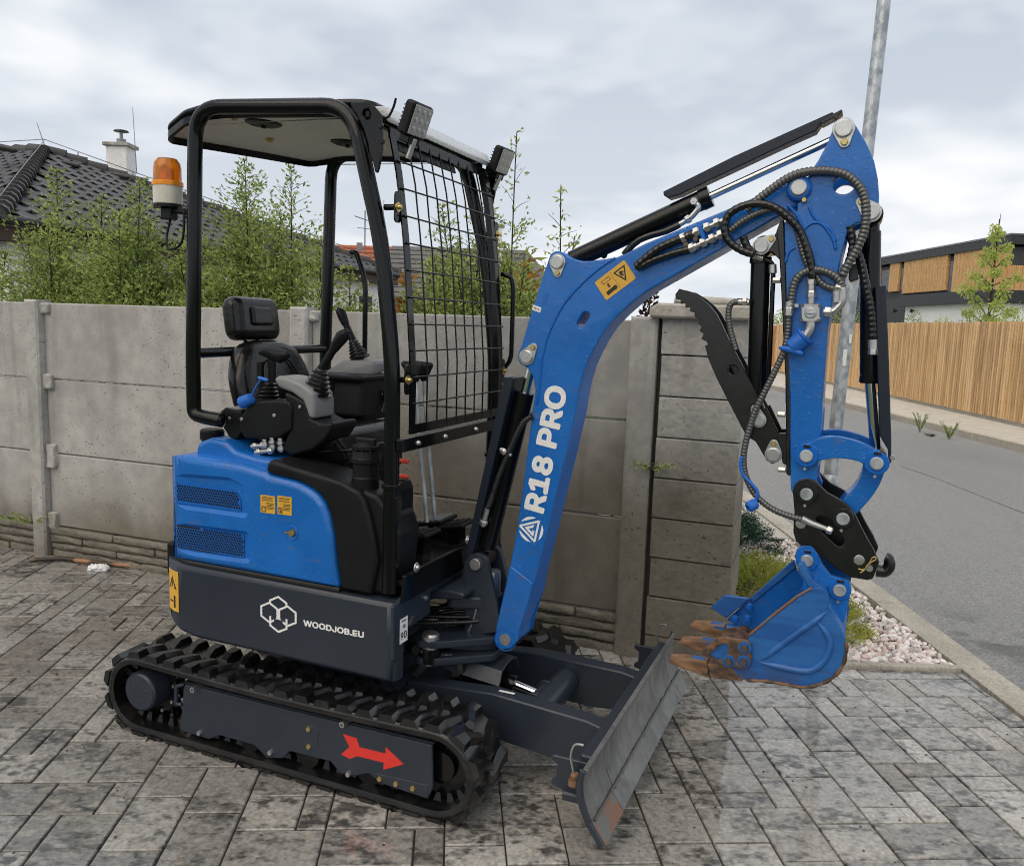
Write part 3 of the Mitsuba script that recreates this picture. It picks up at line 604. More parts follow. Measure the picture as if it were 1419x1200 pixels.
# ---------------------------------------------------------------- wooden slat fence along the far pavement
wf = holder('slat_fence'); lab(wf, 'long fence of upright natural wood slats along the far pavement', 'fence')
fa, fb = np.array([9.18, 12.0]), np.array([10.62, 34.2]); fd = (fb-fa)/np.linalg.norm(fb-fa); fl = np.linalg.norm(fb-fa); fn_ = np.array([fd[1], -fd[0]])
FF = (np.array([fa[0], fa[1], 0]), np.array([[fd[0], fd[1], 0], [fn_[0], fn_[1], 0], [0, 0, 1.]]))
put(wf+'__base', box(-.1, fl, .05, .2, -.1, .14, .01), 'kerb', False, FF)
put(wf+'__rail', cat(box(-.1, fl, .058, .095, .45, .53, 0)), 'slat_2', False, FF); put(wf+'__rail', box(-.1, fl, .058, .095, 1.55, 1.63, 0), 'slat_2', False, FF)
s, i = 0., 0
while s < fl-.1:
    w = R.choice([.05, .055, .06, .055]); h = 2.02+R.uniform(-.012, .012)
    put(wf+'__slat', mv(plate([(s, .16), (s+w, .16), (s+w+R.uniform(-.004, .004), h), (s+R.uniform(-.004, .004), h)], 0, .05, 0), [0, R.uniform(-.006, .006), 0]), 'slat_%d' % int(R.choice(3)), False, FF)
    s += w+.045; i += 1
for j in range(11): put(wf+'__post', box(j*2.2, j*2.2+.06, .09, .15, 0, 1.95, 0), 'fascia_dark', False, FF)
rfn = holder('rust_fence'); lab(rfn, 'rust coloured fence at the far end of the road left of the dipper arm', 'fence')
for j in range(7): put(rfn+'__panel', box(10.7+.75*j, 11.43+.75*j, 39.5, 39.56, .1, 2.0, .01), 'fence_rust', False, XF)
# ---------------------------------------------------------------- lamp post, stick, scrap
lp = holder('lamp_post'); lab(lp, 'tall galvanised steel lamp post at the edge of the gravel bed by the road', 'lamp post')
lx, ly = 2.185, 5.62
top = np.array([lx+.175, ly+.02, 6.2])
put(lp+'__pole', tube([[lx, ly, .0], [lx+.014, ly, .9], [lx+.0145, ly, .905], top], [.046, .046, .044, .040], 24), 'galvanised', True, XF)
put(lp+'__sleeve', lathe([(.075, -.05), (.075, .50), (.062, .58), (.060, .66), (.050, .70), (.046, .705)], [lx+.004, ly, 0]), 'galvanised', 30, XF)
put(lp+'__arm', tube(bend([top-[0, 0, .02], top+[.0, 0, .35], top+[1.0, .1, .45]], .3), .035, 14), 'galvanised', True, XF)
put(lp+'__lamp_head', hull((top+[.85, .09, .44], .06), (top+[1.45, .15, .47], .04), (top+[1.15, .02, .46], .07), (top+[1.15, .22, .46], .07)), 'pod_grey', 40, XF)
put(lp+'__label', mv(plate([(-.012, -.055), (.012, -.055), (.012, .055), (-.012, .055)], -.0512, -.046, 0), [lx+.02, ly, 1.505]), 'sticker_white', False, XF)
put(lp+'__label', mv(plate([(-.006, -.03), (.010, -.03), (.010, .03), (-.006, .03)], -.0505, -.045, 0), [lx+.045, ly, 1.63]), 'sticker_white', False, XF)
sp = [(-3.135,5.283),(-2.929,5.324),(-2.604,5.245),(-2.404,5.219),(-2.205,5.147)]
st = put('stick', wobble(tube(even([(x, y, .018) for x, y in sp], .04), .014, 7), .004, 25, 3), 'stick', True, XF); lab(st, 'long weathered wooden stick lying on the paving along the fence plinth', 'stick')
(tx, ty), = [(-2.624,5.163)]
r_ = np.random.RandomState(4); g = fine(rbox(tx-.06, tx+.06, ty-.03, ty+.03, -.005, .035, .015, 8), .012)
k = put('crumpled_tissue', wobble(g, .016, 60, 5), 'tissue', False, XF); lab(k, 'crumpled white tissue lying on the paving beside the stick', 'litter')

# ---------------------------------------------------------------- plants
def leaves(pos, dirs, L, W, r, fold=.35, droop=0.):
    "one folded four-sided leaf at each position, pointing along dirs"
    n = len(pos); d = dirs/np.maximum(np.linalg.norm(dirs, axis=1, keepdims=True), 1e-9)
    s = np.cross(d, r.normal(size=(n, 3))); s /= np.maximum(np.linalg.norm(s, axis=1, keepdims=True), 1e-9); u = np.cross(s, d)
    L = L*r.uniform(.65, 1.25, (n, 1)); W = W*r.uniform(.75, 1.2, (n, 1))
    a, t = pos, pos+d*L-np.array([0, 0, 1.])*droop*L; m = pos+d*L*.48
    V = np.stack([a, m+s*W/2+u*W*fold, t, m-s*W/2+u*W*fold], 1).reshape(-1, 3); b = np.arange(n)[:, None]*4
    return V, np.vstack([b+[0, 1, 2], b+[0, 2, 3]])
def shoot(base, top, r, bow=.05, n=14):
    t = np.linspace(0, 1, n)[:, None]; off = r.normal(size=3)*bow; off[2] = 0
    return base+(top-base)*t+off*np.sin(t*PI)*1.0+off*.6*np.sin(t*7+r.uniform(0, 6))*.3
def shrub(name, x, y, h, spread, nst, label, seed, mats=('leaf_hedge', 'leaf_hedge_dark', 'leaf_tip'), L=.037, dens=1., tw=.38, low=1.2, group=None, open_top=.0):
    r = np.random.RandomState(seed); k = holder(name); lab(k, label, 'shrub', group)
    stems, tws, P_, D_, H_ = [], [], [], [], []
    for i in range(nst):
        hh = h*(1 if i == 0 else r.uniform(.66, .92)); a = r.uniform(0, 2*PI); q = spread*math.sqrt(r.uniform(.0, 1)) if i else 0.
        top = np.array([x+q*math.cos(a), y+q*math.sin(a), hh]); base = np.array([x+q*.35*math.cos(a), y+q*.35*math.sin(a), -.05])
        s = shoot(base, top, r, .06); stems.append(tube(s, np.linspace(.011, .003, len(s)), 6))
        nt = int((hh-low)/.016*dens)
        for j in range(nt):
            z = 1-(j+r.uniform(0, 1))/nt*(1-low/hh); f = z*(len(s)-1); i0 = min(int(f), len(s)-2); p = s[i0]+(s[i0+1]-s[i0])*(f-i0)
            fr = (1-z)*hh                                             # distance below the tip
            l = tw*(min(1., .10+fr/.75))*r.uniform(.55, 1.1); a2 = j*2.4+r.uniform(-.5, .5)
            d = np.array([math.cos(a2), math.sin(a2), r.uniform(.35, .95)]); d /= np.linalg.norm(d)
            e = p+d*l; tws.append(tube([p, (p+e)/2+[0, 0, l*.06], e], [.0022, .0018, .001], 4, caps=False))
            m = max(int(l/.0062*(1-open_top*(fr < .5))), 3); t = r.uniform(.08, 1, m)[:, None]; pp = p+(e-p)*t+r.normal(size=(m, 3))*(.030*min(1., .15+fr/.6))
            dd = d*.8+r.normal(size=(m, 3))*.75; P_.append(pp); D_.append(dd); H_.append(np.full(m, fr))
        m = 7; P_.append(s[-1]-np.outer(r.uniform(0, .09, m), [0, 0, 1])); D_.append(np.array([0, 0, .8])+r.normal(size=(m, 3))*.6); H_.append(np.zeros(m))
    put(k+'__stem', cat(*stems), 'bark', True, XF); put(k+'__twigs', cat(*tws), 'twig', True, XF); labels[k+'__twigs'] = {'kind': 'stuff'}
    P_, D_, H_ = np.vstack(P_), np.vstack(D_), np.concatenate(H_)
    u = r.uniform(size=len(P_)); tip = (u < .55*np.exp(-H_/.25)+.10); dark = ~tip & (u > .62)
    lv = k+'__foliage'; holder(lv)
    for i, (sel, mt) in enumerate(((~tip & ~dark, mats[0]), (dark, mats[1]), (tip, mats[2]))):
        if sel.any(): scene['%s__%03d' % (lv, i+1)] = mikit.ply(leaves(P_[sel], D_[sel], L, L*.42, r), mt, False)
    labels[lv] = {'kind': 'stuff'}
    return k
def at(px_x, depth): return ((px_x-712)/1150*depth, depth)     # where a bearing meets a distance
def behind(px_x, off):
    t = (px_x-712)/1150; s = (t*(5.465+.937*off)+3.2-.35*off)/(.9368+.35*t); return WF[0][:2]+np.array([s, off])@WF[1][:2, :2]
def hz(px_x, px_y, y): return 1.65+(450.5+.033*(px_x-712)-px_y)/1150*y
G1 = 'hedge shrubs behind the concrete fence'
for i, (px, py, off, sp, nst, lb) in enumerate([
    (12, 352, .75, .30, 6, 'low green shrub at the far left end of the hedge above the fence'),
    (88, 245, .60, .22, 5, 'tall pointed green shrub in front of the dark roof, left of its two slimmer neighbours'),
    (147, 278, .62, .16, 4, 'slim green shrub in the middle of the three before the dark tiled roof'),
    (200, 256, .62, .24, 5, 'tall green shrub just left of the orange beacon'),
    (270, 318, .80, .28, 6, 'dense green shrub partly hidden by the rear canopy post'),
    (340, 231, .75, .30, 6, 'tallest bushy green shrub seen through the open side of the cab, with twin tips'),
    (404, 238, .85, .20, 4, 'green shrub with a thin open tip seen between the cab posts'),
    (440, 345, .70, .26, 6, 'low green shrub close behind the far rear canopy post'),
    (484, 372, .75, .12, 3, 'small green shrub before the white end wall of the left house'),
    (612, 292, .95, .24, 5, 'green shrub with slender shoots seen through the left half of the mesh guard'),
    (664, 285, .85, .22, 5, 'tall green shrub seen through the right half of the mesh guard'),
    (706, 196, 1.0, .10, 2, 'tall sparse shrub whose bare shoots rise beside the right work lamp'),
    (768, 272, .95, .13, 3, 'slender open green shrub rising behind the boom knee'),
    (722, 372, .60, .30, 8, 'low green shrub right of the mesh guard, under the orange leaves'),
    (630, 362, .65, .34, 9, 'low green shrub behind the fence at the foot of the mesh guard')]):
    x, y = behind(px, off); z = hz(px, py, y)
    shrub('hedge_shrub', x, y, z, sp, nst+(2 if i not in (11, 12) else 0), lb, 100+i, group=None, dens=(.9, .8, .7, .85, 1.1, 1.1, .8, 1.2, .7, 1.1, 1.1, .28, .36, 1.4, 1.4)[i], tw=.44 if i not in (11, 12) else .26, open_top=.7 if i in (6, 9, 10, 11, 12) else .3)
for px, py, off, lb in ((728, 362, .85, 'orange leaved shrub behind the fence right of the mesh guard'), (562, 388, .9, 'orange leaved shrub half hidden by the front cab post')):
    x, y = behind(px, off); shrub('photinia_shrub', x, y, hz(px, py, y), .22, 5, lb, int(px), ('leaf_orange', 'leaf_hedge', 'leaf_orange'), L=.085, dens=.42, tw=.2)
x, y = behind(905, .75); shrub('dark_shrub', x, y, hz(905, 398, y), .22, 6, 'dark purple leaved shrub behind the fence beside the gate pillar', 33, ('leaf_purple', 'leaf_purple', 'leaf_purple'), L=.05, tw=.16)
# creeping conifers on the gravel
def mound(name, x, y, rx, ry, h, n, mt, label, seed, rotz=0.):
    r = np.random.RandomState(seed); k = holder(name); lab(k, label, 'shrub')
    a = r.uniform(0, 2*PI, n); q = np.sqrt(r.uniform(0, 1, n))*(1+.22*np.sin(a*5+r.uniform(0, 6))+.14*np.sin(a*9+1)); z = (1-np.minimum(q, 1)**2.2)*h*r.uniform(.55, 1.1, n)
    c_, s_ = math.cos(rotz), math.sin(rotz); px, py = q*rx*np.cos(a), q*ry*np.sin(a)
    pos = np.stack([x+px*c_-py*s_, y+px*s_+py*c_, z*(.75+.5*meshkit.noise(np.stack([px*9, py*9, z*0], 1)))], 1)
    out = np.stack([np.cos(a+rotz), np.sin(a+rotz), .35+.5*r.uniform(size=n)], 1)
    pts, dr_ = [], []
    m = 9
    for j in range(m):
        t = j/(m-1); d = out+r.normal(size=(n, 3))*.18
        pts.append(pos+out*(.075*t)+r.normal(size=(n, 3))*.004); dr_.append(d*.6+r.normal(size=(n, 3))*.65)
    put(k+'__foliage', leaves(np.vstack(pts), np.vstack(dr_), .026, .0055, r), mt, False, XF); labels[k+'__foliage'] = {'kind': 'stuff'}
    tw = [tube([[x, y, -.02], [x+.6*(pos[i, 0]-x), y+.6*(pos[i, 1]-y), pos[i, 2]*.7], pos[i]+out[i]*.06], [.006, .004, .0015], 4) for i in r.choice(n, 60)]
    put(k+'__twigs', cat(*tw), 'twig', True, XF); labels[k+'__twigs'] = {'kind': 'stuff'}
(jx, jy), = [(1.731,6.1)]
mound('juniper_shrub', jx-.03, jy+.12, .30, .27, .29, 1100, 'needle_blue', 'dark blue green juniper on the gravel beside the gate pillar', 41)
(jx, jy), = [(1.661,5.142)]
mound('creeping_juniper', jx-.02, jy+.05, .36, .30, .17, 1500, 'needle_green', 'yellow green creeping juniper on the gravel left of the bucket', 42)
(jx, jy), = [(1.99,4.583)]
mound('creeping_juniper', jx-.24, jy+.12, .25, .42, .20, 1400, 'needle_green', 'yellow green creeping juniper on the gravel right of the bucket', 43)
def weed(name, at_, h, n, mt, label, seed, cat_='weed', L=.03, W=.010, upright=.6, parts=True):
    r = np.random.RandomState(seed); k = holder(name); lab(k, label, cat_); S, Pp, D = [], [], []
    for i in range(n):
        a = r.uniform(0, 2*PI); l = h*r.uniform(.5, 1); d = np.array([math.cos(a)*(1-upright), math.sin(a)*(1-upright), upright]); d /= np.linalg.norm(d)
        e = np.asarray(at_)+d*l; mid = np.asarray(at_)+d*l*.5+[0, 0, l*.12]; S.append(tube([at_, mid, e], [.0022, .0016, .0008], 4))
        m = max(int(l/.009), 3); t = r.uniform(.15, 1, m)[:, None]; Pp.append((1-t)**2*np.asarray(at_)+2*t*(1-t)*mid+t*t*e); D.append(d+r.normal(size=(m, 3))*.9)
    put(k+'__stem', cat(*S), 'twig', True, XF); put(k+'__foliage', leaves(np.vstack(Pp), np.vstack(D), L, W, r), mt, False, XF); labels[k+'__foliage'] = {'kind': 'stuff'}
w = WF[0]+np.array([-.02, .0, .21])@WF[1]; weed('weed', w, .24, 8, 'leaf_hedge', 'small green weed growing on the plinth at the leftmost fence post', 51, upright=.25, L=.03)
w = WF[0]+np.array([4.155, -.01, .97])@WF[1]; weed('weed', w, .15, 9, 'leaf_tip', 'small bright weed growing from the gap between fence post and gate pillar', 52, upright=.2, L=.026, W=.012)
for (px, py, h, u, lb) in ((1325, 607, .36, .85, 'dark leafy weed standing at the far kerb, tallest of three'), (1283, 597, .40, .95, 'thin pale weed stalks at the far kerb, left of the dark leafy weed'), (1299, 603, .10, .4, 'low tuft of dry grass at the far kerb between two weeds')):
    xy = (hz(px, py, 1)-1.65)*0; yy = 1.65/((py-(450.5+.033*(px-712)))/1150); xx = (px-712)/1150*yy; weed('weed', [xx*.995, yy, -.03], h, 16, 'leaf_hedge_dark' if 'dark' in lb else 'grass_blade', lb, px, L=.030, W=.010, upright=u*.75)
r = np.random.RandomState(61); k = holder('grass_tuft'); lab(k, 'sparse dry grass blades lying over the bed edging below the bucket', 'grass tuft')
b = []
for i in range(46):
    x, y = 1.42+r.uniform(-.28, .32), EY+.04+r.uniform(-.05, .10); a = r.uniform(0, 2*PI); l = r.uniform(.10, .24)
    b.append(tube([[x, y, 0], [x+.5*l*math.cos(a), y+.5*l*math.sin(a), .06*r.uniform(.5, 1.2)], [x+l*math.cos(a), y+l*math.sin(a), .02]], [.0016, .0013, .0004], 3, caps=False))
put(k+'__blades', cat(*b), 'grass_blade', True, XF); labels[k+'__blades'] = {'kind': 'stuff'}
# young street tree behind the wooden fence
def young_tree(name, x, y, h, label, seed, z0=1.9):
    r = np.random.RandomState(seed); k = holder(name); lab(k, label, 'tree')
    tr = shoot(np.array([x, y, 0.]), np.array([x+.05, y, h*.97]), r, .05, 24); put(k+'__trunk', tube(tr, np.linspace(.055, .012, 24), 8), 'bark', True, XF)
    B, Pp, D = [], [], []
    for j in range(26):
        z = z0+(h*.96-z0)*(j/25)**1.05; i0 = int(z/h*22); p = tr[min(i0, 23)]; f = (z-z0)/(h-z0); l = (1.05*min(1., .45+f*2.5)*(1-f)**.55+.08)*r.uniform(.35, 1.05); a = j*2.4+r.uniform(-.5, .5)
        d = np.array([math.cos(a), math.sin(a), r.uniform(.35, 1.0)]); d /= np.linalg.norm(d); e = p+d*l
        B.append(tube([p, (p+e)/2+[0, 0, .04], e], [.014, .009, .004], 5))
        for q in range(4):
            t = r.uniform(.5, 1.05); c_ = p+(e-p)*t; rr = r.uniform(.07, .19)*(1.15-.4*f); m = int(46*rr/.2)
            o = r.normal(size=(m, 3)); o /= np.linalg.norm(o, axis=1, keepdims=True); o *= rr*r.uniform(.2, 1, (m, 1))**.5
            Pp.append(c_+o*[1, 1, .75]); D.append(o+r.normal(size=(m, 3))*.12+[0, 0, -.04])
    put(k+'__limbs', cat(*B), 'bark', True, XF); lab_ = k+'__crown'
    put(lab_, leaves(np.vstack(Pp), np.vstack(D), .075, .045, r, droop=.3), 'leaf_tree', False, XF); labels[lab_] = {'kind': 'stuff'}
young_tree('young_tree', *at(1357, 20.), 4.62, 'young light green tree standing behind the wooden slat fence', 71)
def round_bush(name, x, y, h, w, label, seed, mt='leaf_hedge_dark', n=1500, L=.07, z0=0.):
    r = np.random.RandomState(seed); k = holder(name); lab(k, label, 'shrub'); o = r.normal(size=(n, 3)); o /= np.linalg.norm(o, axis=1, keepdims=True)
    q = r.uniform(.25, 1, (n, 1))**.4*(1+.35*(meshkit.noise(o*2.5+seed)[:, None]-.5)*2); p = np.array([x, y, h*.5+z0])+o*q*[w, w, h*.52]
    put(k+'__foliage', leaves(p, o+r.normal(size=(n, 3))*.5, L, L*.5, r), mt, False, XF); labels[k+'__foliage'] = {'kind': 'stuff'}
    put(k+'__stem', cat(*[tube([[x, y, -.1], [x+.3*v[0]*w, y+.3*v[1]*w, h*.5+z0], p[i]], [.02, .012, .004], 5) for i, v in zip(range(12), o)]), 'bark', True, XF)
def beyond_fence(px_x, w): return (9.18-.0649*12+.45+w)/((px_x-712)/1150-.0649)
for i, (px, py, w, lb) in enumerate(((1258, 437, .5, 'low dark green bush behind the wooden fence before the white annex, leftmost of its row'), (1296, 437, .5, 'low green bush behind the wooden fence left of the young tree'), (1347, 433, .5, 'dark green bush at the foot of the young tree'), (1396, 428, .7, 'larger green bush behind the wooden fence at the right edge'), (1440, 427, .6, 'green bush cut by the right edge of the picture behind the fence'), (1160, 428, .7, 'dark green bush behind the wooden fence seen right of the dipper arm'), (1192, 438, .6, 'low green bush behind the fence just right of the lamp post'))):
    d_ = beyond_fence(px, w); round_bush('garden_bush', *at(px, d_), hz(px, py, d_), w, lb, 80+i, ('leaf_hedge_dark', 'leaf_hedge')[i % 2], 2600, .06)
round_bush('garden_bush', *at(1080, 44), hz(1080, 430, 44), 1.3, 'round green bush beyond the road seen between pillar and dipper arm', 95, 'leaf_hedge', 2600, .12)

# ---------------------------------------------------------------- the excavator (machine frame: x forward, y away from the camera side, z up)
EX = holder('mini_excavator')
lab(EX, 'blue and dark grey mini excavator with black canopy standing on the paved yard', 'excavator')
N = lambda s: EX+'__'+s
def E(name, mesh, m, smooth=35): return put(N(name), mesh, m, smooth)
def bolt(name, y, xz, r, h=.008, m='zinc', hexa=True): return put(name, disc(y, xz, r, h, hexa), m, 25)
# tracks: belt round a stadium of rear sprocket and front idler
RX, RZ, FXx, FZ, RR = -1.318, .166, -.008, .166, .141
def belt_path(step):
    a = np.linspace(-PI/2, -3*PI/2, 16)[:, None]; rear = np.hstack([RX+RR*np.cos(a), RZ+RR*np.sin(a)])
    b = np.linspace(PI/2, -PI/2, 16)[:, None]; fr = np.hstack([FXx+RR*np.cos(b), FZ+RR*np.sin(b)])
    t = np.linspace(0, 1, 24)[1:-1][:, None]; top = rear[-1]+(fr[0]-rear[-1])*t-np.hstack([t*0, .012*np.sin(PI*t)])
    p = np.vstack([rear, top, fr, rear[:1]]); p = even(p, step)[:-1]; return np.insert(p, 1, 0, axis=1)
PATH = belt_path(.028)
LUGS = 40
def lug(side, w):
    "one tread lug in belt coordinates: (along, across, out)"
    s = -1 if side == 0 else 1; o = -.004
    pl = lambda u, v, h: (u, s*v, h)
    outer = [pl(-.024, w/2-.002, .021), pl(.022, w/2-.002, .021), pl(-.040, w/2, o), pl(.036, w/2, o)]
    mid = [pl(-.012, w/2-.050, .022), pl(.020, w/2-.050, .022), pl(-.028, w/2-.050, o), pl(.034, w/2-.050, o)]
    inn = [pl(.026, .004, .019), pl(.050, .004, .019), pl(.014, -.004, o), pl(.062, -.004, o)]
    h1 = trimesh.convex.convex_hull(np.array(outer+mid)); h2 = trimesh.convex.convex_hull(np.array(mid+inn)); return cat(h1, h2)
def make_track(y0, y1, near):
    tk = holder(N('track')); w = y1-y0; yc = (y0+y1)/2
    prof = [(-.016, -w/2+.004), (-.016, w/2-.004), (.0, w/2), (.004, w/2), (.014, w/2-.006), (.014, -w/2+.006), (.004, -w/2), (.0, -w/2)]
    L = np.array([(u, v) for u, v in prof]); b = sec(PATH, L, True); b[0][:, 1] += yc
    put(tk+'__belt', b, 'rubber', 40)
    gl = []
    fine_p = belt_path(.004); n = len(fine_p); ctr = fine_p
    for i in range(LUGS):
        for sd in (0, 1):
            k = int((i+.5*sd)/LUGS*n) % n; p = ctr[k]; t = ctr[(k+2) % n]-ctr[k-2]; t = t/np.linalg.norm(t); out = np.cross([0, 1., 0], t)
            out = out if out@(p-np.array([(RX+FXx)/2, 0, .17])) > 0 or abs(p[2]-.17) < .1 else -out
            mid = np.array([np.clip(p[0], RX, FXx), 0, .17]); out = out if out@(p-mid) > 0 else -out
            v, f = lug(sd, w); q = p+out*.014+v[:, :1]*t*.92+v[:, 2:]*out; q[:, 1] = yc+v[:, 1]
            if near: put(tk+'__tread_lug', (q, f), 'rubber', 25)
            else: gl.append((q, f))
    if not near: put(tk+'__tread_lug', cat(*gl), 'rubber', 25); labels[tk+'__tread_lug'] = {'kind': 'stuff'}
    g = []
    for k in range(0, len(PATH), 2):                          # drive teeth inside the belt
        p = PATH[k]; mid = np.array([np.clip(p[0], RX, FXx), 0, .17]); out = p-mid; out /= np.linalg.norm(out); t = np.cross(out, [0, 1., 0])
        for yy in (-.04, .04):
            h = trimesh.convex.convex_hull(np.array([p-out*.012+t*a+np.array([0, yc+yy+c_, 0]) for a in (-.016, .016) for c_ in (-.014, .014)]+[p-out*.045+t*a+np.array([0, yc+yy+c_, 0]) for a in (-.007, .007) for c_ in (-.007, .007)])); g.append(h)
    put(tk+'__drive_teeth', cat(*g), 'rubber', 25); labels[tk+'__drive_teeth'] = {'kind': 'stuff'}
    for i in range(4): put(tk+'__roller', lathe([(0, -.07), (.05, -.07), (.052, -.02), (.035, -.015), (.035, .015), (.052, .02), (.05, .07), (0, .07)], (-1.06+.26*i, yc, .088), (0, 1, 0)), 'paint_black', 30)
    put(tk+'__idler', lathe([(0, -.05), (.05, -.05), (.055, -.03), (.115, -.03), (.125, -.02), (.125, .02), (.115, .03), (.055, .03), (.05, .05), (0, .05)], (FXx, yc, FZ), (0, 1, 0), 32), 'paint_black', 30)
    teeth = [(r_*math.cos(a), r_*math.sin(a)) for i in range(18) for r_, a in ((.108, i*PI/9), (.126, i*PI/9+.09), (.126, i*PI/9+.2), (.108, i*PI/9+.28))]
    put(tk+'__sprocket', plate([(RX+a, RZ+b_) for a, b_ in teeth], yc-.015, yc+.015, .003), 'paint_black', 25)
    s = -1 if near else 1; yo = yc+s*.115
    mo = put(tk+'__drive_motor', lathe([(0, .0), (.070, .0), (.077, .006), (.080, .014), (.080, .085), (.092, .09), (.092, .15), (0, .15)], (RX-.004, y0+.018 if near else y1-.018, RZ+.004), (0, 1 if near else -1, 0), 36), 'paint_dark', 30)
    for i in range(3):
        a = .4+i*2*PI/3; put(mo+'__plug', disc(y0+.020 if near else y1, (RX+.036*math.cos(a), RZ+.036*math.sin(a)), .010, .004, True), 'paint_dark', 25)
        put(mo+'__plug', disc(y0+.020 if near else y1, (RX+.060*math.cos(a+.9), RZ+.060*math.sin(a+.9)), .005, .003, True), 'paint_dark', 25)
    for i in range(9):
        a = i*2*PI/9+.2; put(tk+'__sprocket__bolt', disc(yc-.016, (RX+.100*math.cos(a), RZ+.100*math.sin(a)), .008, .008, True), 'zinc', 25)
    fr = put(tk+'__track_frame', box(-1.12, -.14, yc-.075, yc+.085, .09, .245, .01), 'paint_dark', False)
    return tk
tk = make_track(0, .23, True)
g = [(-1.076, .262), (-.006, .248), (-.008, .140), (-.022, .083)]
go = [(-1.101,.245),(-.025,.254),(-.018,.108),(-.036,.059),(-.218,.068),(-.269,.093),(-.333,.065),(-.388,.063),(-.428,.097),(-.604,.093),(-.637,.057),(-.708,.041),(-.765,.078),(-.931,.078),(-.982,.05),(-1.124,.053)]
gd = put(tk+'__side_guard', plate(rnd(go, .004, 2), .028, .040, .003), 'paint_dark', 30)
put(tk+'__side_guard__top_lip', plate([(go[0][0], go[0][1]-.004), (go[1][0], go[1][1]-.004), (go[1][0], go[1][1]+.004), (go[0][0], go[0][1]+.004)], .038, .09, .002), 'paint_dark', False)
hb = [(-1.097,.247),(-1.135,.232),(-1.139,.159),(-1.111,.163)]; put(gd+'__bracket', tube(bend([(x, .026, z) for x, z in hb], .012), .0075, 10), 'paint_dark', True)
for q in [(-1.02,.07),(-.686,.072),(-.348,.074)]: bolt(gd+'__bolt', .028, q, .010, .014)
for q in [(-.519,.2),(-.518,.134),(-.223,.086),(-.158,.085),(-.092,.086)]: bolt(gd+'__bolt', .028, q, .010, .009, 'brass')
for q in [(-1.034,.247),(-.364,.261)]: put(gd+'__grease_stub', lathe([(0, .0), (.006, .0), (.0065, -.014), (.0105, -.014), (.0105, .05), (0, .05)], (q[0], .015, q[1]), (0, 1, 0), 16), 'zinc', 25)
pl = [(-.515,.187),(-.484,.19),(-.487,.147),(-.5,.131),(-.519,.126)]
put(gd+'__patch', plate(rnd([(-.538,.207),(-.492,.213),(-.48,.202),(-.482,.146),(-.497,.129),(-.535,.122)], .004, 2), .0262, .029, .001), 'paint_dark', False)
put(gd+'__patch', plate(rnd([(-.251,.101),(-.036,.11),(-.036,.063),(-.214,.072)], .003, 2), .0262, .029, .001), 'paint_dark', False)
ar = [(-.377,.214),(-.319,.211),(-.307,.181),(-.203,.183),(-.202,.207),(-.13,.162),(-.211,.122),(-.209,.148),(-.317,.146),(-.346,.128),(-.384,.136),(-.348,.172)]
k = put(gd+'__red_arrow', plate(ar, .0270, .0285, 0), 'sticker_red', False); lab(k, 'red arrow pointing forward on the track guard')
make_track(.83, 1.06, False)
uf = put(N('undercarriage_frame'), cat(box(-.86, -.30, .20, .86, .16, .30, .012), box(-.80, -.36, .26, .80, .30, .36, .02), lathe([(0, .36), (.235, .36), (.25, .37), (.25, .40), (.22, .41), (.22, .46), (0, .46)], (-.60, .53, 0), n=40)), 'paint_dark', 30)
# dozer blade: two arms to a curved mouldboard
bl = holder(N('dozer_blade'))
for (ya, yb, yw) in ((.335, .30, .07), (.72, .755, .07)):
    v, f = plate(rnd([(-.30, .20), (-.30, .30), (.06, .333), (.42, .318), (.505, .30), (.505, .165), (.30, .150), (.0, .17)], .008, 2), 0, yw, .005)
    v[:, 1] += ya+(yb-ya)*(v[:, 0]+.3)/.775; put(bl+'__arm', (v, f), 'paint_dark', 25)
put(bl+'__cross_tube', cyl([.20, .36, .245], [.20, .74, .245], .052), 'paint_dark', 30)
put(bl+'__arm__label', lay(flat([shapely.box(0, 0, .06, .012)], .001), (.075, .345, .3345), (1, 0, 0), (0, 1, 0), (0, 0, 1)), 'sticker_white', False)
# section of the mouldboard in (x, z): concave face forward; lower edge is a flat cutting plate
def board(face, th): 
    q = offs(np.array(face), 0); t = np.gradient(q, axis=0); t /= np.linalg.norm(t, axis=1, keepdims=True); nn = np.stack([-t[:, 1], t[:, 0]], 1); return np.vstack([q, (q+nn*th)[::-1]])
face = curve([(.528, .325), (.519, .29), (.521, .25), (.532, .21), (.553, .165)], 6)
YB0, YB1 = -.015, 1.25
mbk = put(bl+'__mouldboard', plate(board(face, -.014), YB0+.22, YB1-.16, .001), 'blade_steel', 40)
put(bl+'__cutting_edge', plate(board([(.554, .166), (.5965, .106)], -.016), YB0+.20, YB1-.14, .002), 'blade_steel', False)
for a, b in ((YB0, YB0+.215), (YB1-.155, YB1)):
    put(bl+'__extension', plate(board(face, -.014), a, b, .001), 'blade_steel', 40)
for i, (a, b) in enumerate(((YB0, YB0+.196), (YB1-.136, YB1))):
    put(bl+'__extension__edge', plate(board([(.554, .166), (.598, .104)], -.016), a, b, .002), 'edge_rust' if i == 0 else 'blade_steel', False)
sd = board(np.vstack([face, [(.597, .106)]]), -.018)
for a in (YB0-.012, YB1+.001): put(bl+'__end_plate', plate(np.array(sd)+[-.004, 0], a, a+.011, .002), 'paint_dark', 25)
r_ = np.random.RandomState(3); yy = np.arange(YB0+.01, YB1-.01, .012)
put(bl+'__weld_bead', tube(np.stack([.5545+r_.normal(size=len(yy))*.0007, yy, .167+r_.normal(size=len(yy))*.0015], 1), .0042+np.abs(r_.normal(size=len(yy)))*.0012, 7), 'coil', True)
